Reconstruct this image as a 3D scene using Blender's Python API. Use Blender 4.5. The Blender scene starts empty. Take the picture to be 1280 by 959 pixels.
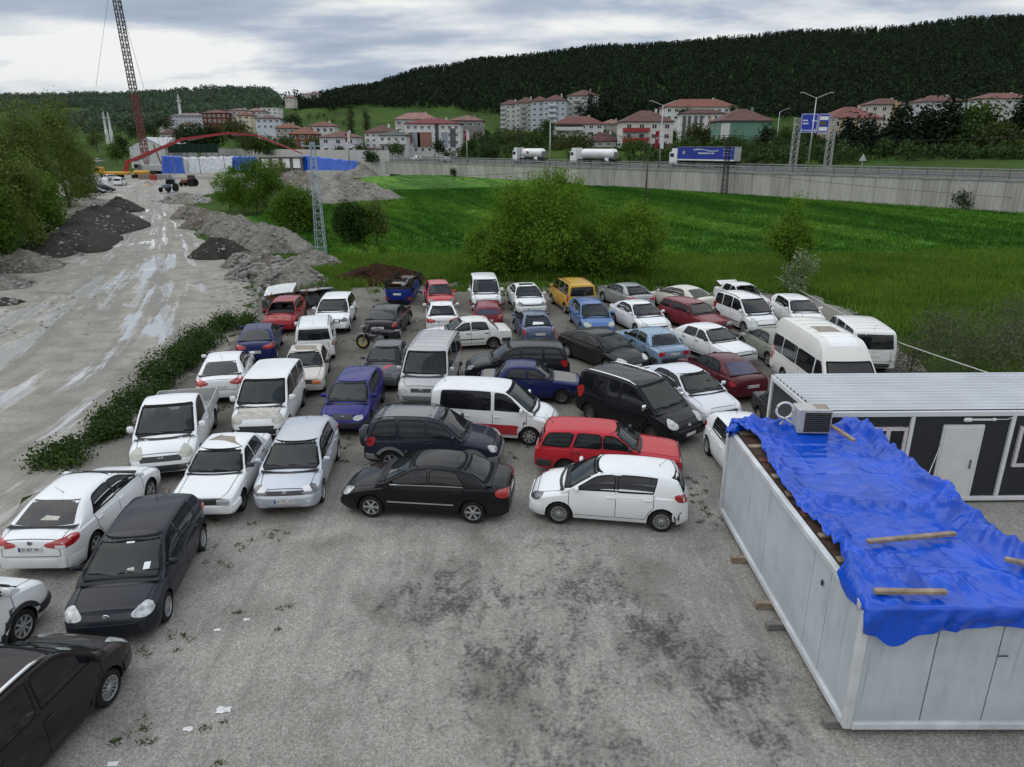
import bpy, math, random, bisect
import numpy as np
from mathutils import Vector, Matrix
from mathutils.bvhtree import BVHTree
SC = bpy.context.scene
COL = SC.collection
PI = math.pi
R = math.radians
rnd = random.Random(7)
# ------------------------------------------------------------------ camera, sky, sun, exposure
CAM_H, CAM_PITCH, CAM_F = 9.3, R(18.6), 888.0          # metres, radians, focal length in photo pixels (1280 wide)
cam_d = bpy.data.cameras.new('camera')
cam = bpy.data.objects.new('camera', cam_d); COL.objects.link(cam)
cam.location = (0, 0, CAM_H); cam.rotation_euler = (PI / 2 - CAM_PITCH, 0, 0)
cam_d.sensor_width = 36.0; cam_d.lens = CAM_F / 1280 * 36.0
cam_d.clip_start = 0.1; cam_d.clip_end = 20000
SC.camera = cam
SUN_EL, SUN_AZ = 56.0, -72.0                             # azimuth from +Y towards +X
world = bpy.data.worlds.new('World'); SC.world = world; world.use_nodes = True
SC.view_settings.view_transform = 'Standard'; SC.view_settings.look = 'None'
SC.view_settings.gamma = 1.0; SC.view_settings.exposure = -0.32
SC.view_settings.use_curve_mapping = False
def build_world():
    nt = world.node_tree; N = nt.nodes; L = nt.links; N.clear()
    out = N.new('ShaderNodeOutputWorld'); bg = N.new('ShaderNodeBackground')
    bg.inputs['Strength'].default_value = 0.1
    sky = N.new('ShaderNodeTexSky'); sky.sky_type = 'NISHITA'; sky.sun_disc = False
    sky.sun_elevation = R(SUN_EL); sky.sun_rotation = R(SUN_AZ); sky.air_density = 1.2; sky.dust_density = 2.0
    tc = N.new('ShaderNodeTexCoord'); sep = N.new('ShaderNodeSeparateXYZ')
    L.new(tc.outputs['Generated'], sep.inputs[0])
    zz = N.new('ShaderNodeMath'); zz.operation = 'MAXIMUM'; zz.inputs[1].default_value = 0.0
    L.new(sep.outputs['Z'], zz.inputs[0])
    za = N.new('ShaderNodeMath'); za.operation = 'ADD'; za.inputs[1].default_value = 0.16
    L.new(zz.outputs[0], za.inputs[0])
    dx = N.new('ShaderNodeMath'); dx.operation = 'DIVIDE'; L.new(sep.outputs['X'], dx.inputs[0]); L.new(za.outputs[0], dx.inputs[1])
    dy = N.new('ShaderNodeMath'); dy.operation = 'DIVIDE'; L.new(sep.outputs['Y'], dy.inputs[0]); L.new(za.outputs[0], dy.inputs[1])
    cmb = N.new('ShaderNodeCombineXYZ'); L.new(dx.outputs[0], cmb.inputs[0]); L.new(dy.outputs[0], cmb.inputs[1])
    mp = N.new('ShaderNodeMapping'); mp.inputs['Scale'].default_value = (0.55, 1.0, 1.0); mp.inputs['Location'].default_value = (3.2, 1.4, 0.0)
    L.new(cmb.outputs[0], mp.inputs[0])
    n1 = N.new('ShaderNodeTexNoise'); n1.inputs['Scale'].default_value = 0.95; n1.inputs['Detail'].default_value = 9
    n1.inputs['Roughness'].default_value = 0.55; n1.inputs['Distortion'].default_value = 0.35
    L.new(mp.outputs[0], n1.inputs['Vector'])
    r1 = N.new('ShaderNodeValToRGB')                     # cloud cover (white) over blue gaps
    r1.color_ramp.elements[0].position = 0.36; r1.color_ramp.elements[0].color = (0, 0, 0, 1)
    r1.color_ramp.elements[1].position = 0.47; r1.color_ramp.elements[1].color = (1, 1, 1, 1)
    L.new(n1.outputs['Fac'], r1.inputs[0])
    n2 = N.new('ShaderNodeTexNoise'); n2.inputs['Scale'].default_value = 1.05; n2.inputs['Detail'].default_value = 10
    n2.inputs['Roughness'].default_value = 0.53; n2.inputs['Distortion'].default_value = 0.12
    mp2 = N.new('ShaderNodeMapping'); mp2.inputs['Scale'].default_value = (0.6, 1.0, 1.0); mp2.inputs['Location'].default_value = (11.3, 5.35, 2.0)
    L.new(cmb.outputs[0], mp2.inputs[0]); L.new(mp2.outputs[0], n2.inputs['Vector'])
    r2 = N.new('ShaderNodeValToRGB')                     # grey bellies against bright cloud
    e = r2.color_ramp.elements
    e[0].position = 0.34; e[0].color = (3.8, 4.6, 5.9, 1)
    e[1].position = 0.53; e[1].color = (11.0, 11.1, 11.1, 1)
    m_ = e.new(0.43); m_.color = (5.4, 6.3, 7.6, 1)
    L.new(n2.outputs['Fac'], r2.inputs[0])
    skm = N.new('ShaderNodeMix'); skm.data_type = 'RGBA'; skm.inputs[0].default_value = 0.55
    L.new(sky.outputs[0], skm.inputs[6]); skm.inputs[7].default_value = (5.6, 7.0, 8.4, 1)
    mix = N.new('ShaderNodeMix'); mix.data_type = 'RGBA'
    L.new(r1.outputs[0], mix.inputs[0]); L.new(skm.outputs[2], mix.inputs[6]); L.new(r2.outputs[0], mix.inputs[7])
    # a pale band of thin cloud all round the horizon
    hz = N.new('ShaderNodeMapRange'); hz.inputs[1].default_value = 0.0; hz.inputs[2].default_value = 0.085
    hz.inputs[3].default_value = 0.85; hz.inputs[4].default_value = 0.0
    L.new(sep.outputs['Z'], hz.inputs[0])
    mx2 = N.new('ShaderNodeMix'); mx2.data_type = 'RGBA'
    L.new(hz.outputs[0], mx2.inputs[0]); L.new(mix.outputs[2], mx2.inputs[6]); mx2.inputs[7].default_value = (8.6, 9.1, 9.2, 1)
    # an overcast sky is brighter overhead than at the horizon
    zn = N.new('ShaderNodeMapRange'); zn.interpolation_type = 'SMOOTHSTEP'; zn.inputs[1].default_value = 0.15; zn.inputs[2].default_value = 0.9
    zn.inputs[3].default_value = 1.0; zn.inputs[4].default_value = 1.75; L.new(sep.outputs['Z'], zn.inputs[0])
    vm = N.new('ShaderNodeVectorMath'); vm.operation = 'SCALE'; L.new(mx2.outputs[2], vm.inputs[0]); L.new(zn.outputs[0], vm.inputs['Scale'])
    L.new(vm.outputs[0], bg.inputs['Color']); L.new(bg.outputs[0], out.inputs['Surface'])
build_world()
sun_d = bpy.data.lights.new('sun', 'SUN'); sun_d.energy = 0.9; sun_d.angle = R(60); sun_d.color = (1.0, 0.96, 0.9)
sun = bpy.data.objects.new('sun', sun_d); COL.objects.link(sun)
_sd = Vector((math.sin(R(SUN_AZ)) * math.cos(R(SUN_EL)), math.cos(R(SUN_AZ)) * math.cos(R(SUN_EL)), math.sin(R(SUN_EL))))
sun.rotation_euler = _sd.to_track_quat('Z', 'Y').to_euler()
# ------------------------------------------------------------------ photo pixel -> place on the ground
_c, _s = math.cos(CAM_PITCH), math.sin(CAM_PITCH)
def ray(px, py):
    x = (px - 640) / CAM_F; y = -(py - 479.5) / CAM_F
    return Vector((x, _c + y * _s, -_s + y * _c))
def G(px, py, h=0.0):
    d = ray(px, py); t = (h - CAM_H) / d.z
    return Vector((d.x * t, d.y * t, h))
def AT(px, py, dist):
    """the point at horizontal distance dist (along +Y) on the line of sight"""
    d = ray(px, py); t = dist / d.y
    return Vector((d.x * t, dist, CAM_H + d.z * t))
def PROJ(p):
    x, y, z = p[0], p[1], p[2] - CAM_H
    zc = y * _c - z * _s; yc = y * _s + z * _c
    return 640 + CAM_F * x / zc, 479.5 - CAM_F * yc / zc
# ------------------------------------------------------------------ object helpers
def prop(o, label=None, cat=None, group=None, kind=None):
    if label: o['label'] = label
    if cat: o['category'] = cat
    if group: o['group'] = group
    if kind: o['kind'] = kind
    return o
def mesh_of(name, verts, faces, mats, fmat=None, smooth=None, angle=None):
    me = bpy.data.meshes.new(name)
    me.from_pydata([tuple(v) for v in verts], [], faces)
    for m in (mats if isinstance(mats, (list, tuple)) else [mats]):
        me.materials.append(m)
    if fmat is not None and len(fmat) == len(me.polygons):
        me.polygons.foreach_set('material_index', fmat)
    if smooth or angle is not None:
        me.polygons.foreach_set('use_smooth', [True] * len(me.polygons))
        if angle is not None:
            me.set_sharp_from_angle(angle=R(angle))
    me.update()
    return me
def np_mesh(name, V, Q, mat, smooth=False, fmat=None):
    """fast mesh from arrays: V (n,3), Q (m,k) faces of one size"""
    V = np.asarray(V, np.float32); Q = np.asarray(Q, np.int32); k = Q.shape[1]; m = len(Q)
    me = bpy.data.meshes.new(name)
    me.vertices.add(len(V)); me.vertices.foreach_set('co', V.ravel())
    me.loops.add(m * k); me.loops.foreach_set('vertex_index', Q.ravel())
    me.polygons.add(m); me.polygons.foreach_set('loop_start', np.arange(m, dtype=np.int32) * k)
    for mm in (mat if isinstance(mat, (list, tuple)) else [mat]): me.materials.append(mm)
    if fmat is not None: me.polygons.foreach_set('material_index', np.asarray(fmat, np.int32))
    me.polygons.foreach_set('use_smooth', np.full(m, bool(smooth)))
    me.update(calc_edges=True)
    return me
def link(name, me, parent=None, loc=None, rot=None):
    o = bpy.data.objects.new(name, me); COL.objects.link(o)
    if parent is not None: o.parent = parent
    if loc is not None: o.location = loc
    if rot is not None: o.rotation_euler = rot
    return o
def empty(name, loc=(0, 0, 0), rz=0.0, parent=None):
    o = bpy.data.objects.new(name, None); COL.objects.link(o)
    o.location = loc; o.rotation_euler = (0, 0, rz); o.empty_display_size = 0.3
    if parent is not None: o.parent = parent
    return o
def copy_tree(o, parent=None):
    c = o.copy(); COL.objects.link(c)
    if parent is not None: c.parent = parent
    for ch in list(o.children): copy_tree(ch, c)
    return c
class MB:
    """collects shapes into one mesh"""
    def __init__(s): s.v = []; s.f = []; s.m = []; s.cur = 0
    def add(s, V, F, mi=None):
        b = len(s.v); s.v.extend([tuple(p) for p in V]); s.f.extend([tuple(i + b for i in f) for f in F])
        s.m.extend([s.cur if mi is None else mi] * len(F)); return s
    def box(s, cx, cy, cz, lx, ly, lz, rz=0.0, bev=0.0, tilt=None):
        """box centred at cx, cy, cz"""
        P = []
        hx, hy, hz = lx / 2, ly / 2, lz / 2
        if bev > 0:
            b = min(bev, hx * .9, hy * .9, hz * .9)
            ring = [(-hx + b, -hy), (hx - b, -hy), (hx, -hy + b), (hx, hy - b), (hx - b, hy), (-hx + b, hy), (-hx, hy - b), (-hx, -hy + b)]
            lv = [(-hz, b), (-hz + b, 0), (hz - b, 0), (hz, b)]
            for z, i in lv:
                for (x, y) in ring:
                    P.append((x * (hx - i) / hx, y * (hy - i) / hy, z))
            F = []
            for k in range(3):
                for j in range(8):
                    F.append((k * 8 + j, k * 8 + (j + 1) % 8, k * 8 + 8 + (j + 1) % 8, k * 8 + 8 + j))
            F.append(tuple(range(7, -1, -1))); F.append(tuple(range(24, 32)))
        else:
            P = [(x, y, z) for z in (-hz, hz) for (x, y) in ((-hx, -hy), (hx, -hy), (hx, hy), (-hx, hy))]
            F = [(3, 2, 1, 0), (4, 5, 6, 7), (0, 1, 5, 4), (1, 2, 6, 5), (2, 3, 7, 6), (3, 0, 4, 7)]
        if tilt is not None:
            P = [tuple(tilt @ Vector(p)) for p in P]
        c, n = math.cos(rz), math.sin(rz)
        return s.add([(cx + x * c - y * n, cy + x * n + y * c, cz + z) for x, y, z in P], F)
    def bar(s, a, b, w, h=None, sides=4):
        """square or round bar from a to b"""
        a = Vector(a); b = Vector(b); d = b - a
        if d.length < 1e-6: return s
        d.normalize(); up = Vector((0, 0, 1)) if abs(d.z) < .95 else Vector((1, 0, 0))
        x = d.cross(up).normalized(); y = x.cross(d).normalized(); h = w if h is None else h
        V = []
        for p in (a, b):
            for k in range(sides):
                t = 2 * PI * (k + .5) / sides
                q = 1.414 if sides == 4 else 1.0
                V.append(p + x * (math.cos(t) * w / 2 * q) + y * (math.sin(t) * h / 2 * q))
        F = [(k, (k + 1) % sides, sides + (k + 1) % sides, sides + k) for k in range(sides)]
        F += [tuple(range(sides - 1, -1, -1)), tuple(range(sides, 2 * sides))]
        return s.add(V, F)
    def tube(s, pts, r, sides=6, r2=None):
        pts = [Vector(p) for p in pts]; n = len(pts); V = []
        ref = Vector((0, 0, 1))
        for i, p in enumerate(pts):
            d = (pts[min(i + 1, n - 1)] - pts[max(i - 1, 0)])
            d = d.normalized() if d.length > 1e-9 else Vector((0, 0, 1))
            up = ref if abs(d.z) < .95 else Vector((1, 0, 0))
            x = d.cross(up).normalized(); y = x.cross(d)
            rr = r if r2 is None else r + (r2 - r) * i / max(1, n - 1)
            for k in range(sides):
                t = 2 * PI * k / sides
                V.append(p + x * math.cos(t) * rr + y * math.sin(t) * rr)
        F = []
        for i in range(n - 1):
            for k in range(sides):
                F.append((i * sides + k, i * sides + (k + 1) % sides, (i + 1) * sides + (k + 1) % sides, (i + 1) * sides + k))
        F.append(tuple(range(sides - 1, -1, -1))); F.append(tuple((n - 1) * sides + k for k in range(sides)))
        return s.add(V, F)
    def lathe(s, prof, segs=20, axis='z', c=(0, 0, 0), caps=True):
        """prof: (radius, height) pairs"""
        V = []; n = len(prof)
        for (r, h) in prof:
            for k in range(segs):
                t = 2 * PI * k / segs; a, b = r * math.cos(t), r * math.sin(t)
                p = (a, b, h) if axis == 'z' else ((a, h, -b) if axis == 'y' else (h, a, b))
                V.append((p[0] + c[0], p[1] + c[1], p[2] + c[2]))
        F = [(i * segs + k, i * segs + (k + 1) % segs, (i + 1) * segs + (k + 1) % segs, (i + 1) * segs + k) for i in range(n - 1) for k in range(segs)]
        if caps and prof[0][0] > 1e-4: F.append(tuple(range(segs - 1, -1, -1)))
        if caps and prof[-1][0] > 1e-4: F.append(tuple((n - 1) * segs + k for k in range(segs)))
        return s.add(V, F)
    def prism(s, poly, z0, z1):
        n = len(poly)
        V = [(x, y, z0) for x, y in poly] + [(x, y, z1) for x, y in poly]
        F = [(k, (k + 1) % n, n + (k + 1) % n, n + k) for k in range(n)] + [tuple(range(n - 1, -1, -1)), tuple(range(n, 2 * n))]
        return s.add(V, F)
    def grid(s, rows):
        n = len(rows[0]); V = [p for r in rows for p in r]
        F = [(i * n + j, i * n + j + 1, (i + 1) * n + j + 1, (i + 1) * n + j) for i in range(len(rows) - 1) for j in range(n - 1)]
        return s.add(V, F)
    def mesh(s, name, mats, smooth=False, angle=None):
        return mesh_of(name, s.v, s.f, mats, s.m, smooth, angle)
    def obj(s, name, mats, parent=None, smooth=False, angle=None, loc=None):
        return link(name, s.mesh(name, mats, smooth, angle), parent, loc)
# ------------------------------------------------------------------ materials
_mats = {}
def _pb(name):
    m = bpy.data.materials.new(name); m.use_nodes = True
    nt = m.node_tree; b = nt.nodes['Principled BSDF']
    return m, nt, b
def noise_node(nt, scale, detail=4, rough=.55, coord='Object', dist=0.0, stretch=None):
    N, L = nt.nodes, nt.links
    tc = N.new('ShaderNodeTexCoord'); n = N.new('ShaderNodeTexNoise')
    n.inputs['Scale'].default_value = scale; n.inputs['Detail'].default_value = detail
    n.inputs['Roughness'].default_value = rough; n.inputs['Distortion'].default_value = dist
    src = tc.outputs[coord]
    if stretch:
        mp = N.new('ShaderNodeMapping'); mp.inputs['Scale'].default_value = stretch
        L.new(src, mp.inputs[0]); src = mp.outputs[0]
    L.new(src, n.inputs['Vector'])
    return n.outputs['Fac']
def ramp_node(nt, fac, stops):
    r = nt.nodes.new('ShaderNodeValToRGB'); e = r.color_ramp.elements
    e[0].position, e[0].color = stops[0][0], (*stops[0][1], 1)
    e[1].position, e[1].color = stops[-1][0], (*stops[-1][1], 1)
    for p, c in stops[1:-1]:
        x = e.new(p); x.color = (*c, 1)
    nt.links.new(fac, r.inputs[0]); return r.outputs[0]
def mix_node(nt, fac, a, b):
    m = nt.nodes.new('ShaderNodeMix'); m.data_type = 'RGBA'
    for i, x in ((0, fac), (6, a), (7, b)):
        if hasattr(x, 'links') or hasattr(x, 'is_linked'): nt.links.new(x, m.inputs[i])
        elif i == 0: m.inputs[0].default_value = x
        else: m.inputs[i].default_value = (*x, 1)
    return m.outputs[2]
def math_node(nt, op, a, b=None, clamp=False):
    m = nt.nodes.new('ShaderNodeMath'); m.operation = op; m.use_clamp = clamp
    for i, x in ((0, a), (1, b)):
        if x is None: continue
        if hasattr(x, 'is_linked'): nt.links.new(x, m.inputs[i])
        else: m.inputs[i].default_value = x
    return m.outputs[0]
def bump_node(nt, b, h, strength=.3, dist=.05):
    n = nt.nodes.new('ShaderNodeBump'); n.inputs['Strength'].default_value = strength; n.inputs['Distance'].default_value = dist
    nt.links.new(h, n.inputs['Height']); nt.links.new(n.outputs[0], b.inputs['Normal'])
def plain(name, col, rough=.6, metal=0.0, spec=.5, var=.12, scale=3.0, coat=0.0):
    """a material with a faint mottled variation"""
    if name in _mats: return _mats[name]
    m, nt, b = _pb(name)
    f = noise_node(nt, scale, 5)
    lo = tuple(c * (1 - var) for c in col); hi = tuple(min(1, c * (1 + var)) for c in col)
    nt.links.new(ramp_node(nt, f, [(.3, lo), (.7, hi)]), b.inputs['Base Color'])
    b.inputs['Roughness'].default_value = rough; b.inputs['Metallic'].default_value = metal
    b.inputs['Specular IOR Level'].default_value = spec if rough < .75 else .12; b.inputs['Coat Weight'].default_value = coat
    b.inputs['Coat Roughness'].default_value = .06
    _mats[name] = m; return m
def paint(name, col, dirt=.25, metal=0.0, rough=.35, coat=.8, dust=(.30, .28, .25)):
    """car paint under a film of dust"""
    key = 'paint_' + name
    if sum(col) < .35: dust = (.06, .058, .056); dirt *= .35
    elif sum(col) < 1.0: dirt *= .55
    if key in _mats: return _mats[key]
    m, nt, b = _pb(key)
    f = noise_node(nt, 1.6, 8, .62); g = noise_node(nt, 14, 6, .7)
    mx = math_node(nt, 'ADD', math_node(nt, 'MULTIPLY', f, .65), math_node(nt, 'MULTIPLY', g, .35))
    d = nt.nodes.new('ShaderNodeMapRange'); d.inputs[1].default_value = .42; d.inputs[2].default_value = .70
    d.inputs[3].default_value = dirt * .25; d.inputs[4].default_value = dirt
    nt.links.new(mx, d.inputs[0])
    # splash dirt low on the body
    tc = nt.nodes.new('ShaderNodeTexCoord'); sp = nt.nodes.new('ShaderNodeSeparateXYZ'); nt.links.new(tc.outputs['Object'], sp.inputs[0])
    lo = nt.nodes.new('ShaderNodeMapRange'); lo.inputs[1].default_value = .22; lo.inputs[2].default_value = .62
    lo.inputs[3].default_value = .42 * min(1, .4 + dirt); lo.inputs[4].default_value = 0.0
    nt.links.new(sp.outputs['Z'], lo.inputs[0])
    lo2 = math_node(nt, 'MULTIPLY', lo.outputs[0], math_node(nt, 'ADD', g, .25))
    tot = math_node(nt, 'ADD', d.outputs[0], lo2, True)
    nt.links.new(mix_node(nt, tot, col, dust), b.inputs['Base Color'])
    b.inputs['Metallic'].default_value = metal; b.inputs['Roughness'].default_value = rough
    b.inputs['Coat Weight'].default_value = coat * .75; b.inputs['Coat IOR'].default_value = 1.33; b.inputs['Specular IOR Level'].default_value = .07
    cr = math_node(nt, 'ADD', math_node(nt, 'MULTIPLY', tot, .35), .04)
    nt.links.new(cr, b.inputs['Coat Roughness'])
    _mats[key] = m; return m
def glass_mat(name, col, rough=.04):
    if name in _mats: return _mats[name]
    m, nt, b = _pb(name)
    f = noise_node(nt, 2.2, 6, .6); g = noise_node(nt, .9, 3)
    nt.links.new(mix_node(nt, math_node(nt, 'MULTIPLY', math_node(nt, 'SUBTRACT', f, .45, True), .22), col, (.22, .22, .21)), b.inputs['Base Color'])
    nt.links.new(math_node(nt, 'ADD', math_node(nt, 'MULTIPLY', g, .05), rough * .5), b.inputs['Roughness'])
    b.inputs['Specular IOR Level'].default_value = .42
    _mats[name] = m; return m
def clear_glass(name, tint, dusty=.025):
    if name in _mats: return _mats[name]
    m, nt, b = _pb(name); N, L = nt.nodes, nt.links
    out = [x for x in N if x.type == 'OUTPUT_MATERIAL'][0]; N.remove(b)
    tr = N.new('ShaderNodeBsdfTransparent'); tr.inputs[0].default_value = (*tint, 1)
    gl = N.new('ShaderNodeBsdfGlossy'); gl.inputs['Roughness'].default_value = .03; gl.inputs['Color'].default_value = (.85, .9, .9, 1)
    fr = N.new('ShaderNodeFresnel'); fr.inputs['IOR'].default_value = 1.42
    df = N.new('ShaderNodeBsdfDiffuse'); df.inputs['Color'].default_value = (.22, .24, .235, 1)
    f = noise_node(nt, 2.2, 6, .62); mr = N.new('ShaderNodeMapRange'); mr.inputs[1].default_value = .4; mr.inputs[2].default_value = .7; mr.inputs[3].default_value = dusty; mr.inputs[4].default_value = dusty * 3.2
    L.new(f, mr.inputs[0])
    m1 = N.new('ShaderNodeMixShader'); L.new(mr.outputs[0], m1.inputs[0]); L.new(tr.outputs[0], m1.inputs[1]); L.new(df.outputs[0], m1.inputs[2])
    m2 = N.new('ShaderNodeMixShader'); L.new(fr.outputs[0], m2.inputs[0]); L.new(m1.outputs[0], m2.inputs[1]); L.new(gl.outputs[0], m2.inputs[2])
    L.new(m2.outputs[0], out.inputs['Surface']); _mats[name] = m; return m
def std_mats():
    global MT
    MT = dict(
        glass=clear_glass('car_glass', (.40, .50, .49)), dark_glass=glass_mat('tinted_glass', (.008, .009, .011)),
        blue_glass=glass_mat('blue_tinted_glass', (.02, .022, .07)),
        rubber=plain('rubber', (.018, .018, .018), .85, var=.5, scale=9), under=plain('underbody', (.012, .012, .012), .9),
        seam=plain('panel_gap', (.012, .012, .013), .9), trim=plain('black_plastic', (.025, .025, .027), .6, var=.25),
        grey_trim=plain('grey_plastic', (.14, .145, .15), .6), alloy=plain('alloy', (.46, .47, .48), .35, .7, var=.2, scale=8),
        steel=plain('steel_wheel', (.09, .09, .092), .5, .5, var=.4, scale=8), chrome=plain('chrome', (.72, .73, .74), .18, 1.0, var=.05),
        lamp=plain('headlight_glass', (.36, .38, .38), .12, var=.55, scale=9, coat=1), lamp_old=plain('cloudy_headlight', (.36, .36, .31), .35, var=.2, scale=7, coat=.4),
        lamp_dark=plain('dark_headlight', (.06, .06, .07), .1, var=.8, scale=13, coat=1), red=plain('red_lens', (.34, .012, .014), .15, var=.3, scale=9, coat=1),
        amber=plain('amber_lens', (.55, .16, .02), .2, var=.2, coat=1), clear=plain('clear_lens', (.6, .6, .6), .15, var=.2, coat=1),
        plate=plain('plate_white', (.62, .62, .60), .4, var=.08), ink=plain('plate_ink', (.02, .02, .02), .5), eu=plain('plate_blue', (.01, .03, .25), .4),
        primer=plain('bare_primer', (.27, .24, .20), .9, var=.25, scale=5), rust=plain('rust', (.16, .07, .03), .9, var=.4, scale=6),
        scribble=plain('red_spray', (.55, .05, .07), .6), paper=plain('paper', (.7, .72, .74), .8), seat=plain('seat_cloth', (.07, .07, .075), .9, var=.3), dash=plain('dashboard', (.035, .036, .038), .8),
        white=plain('white_paint', (.74, .75, .75), .5, var=.06))
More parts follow.
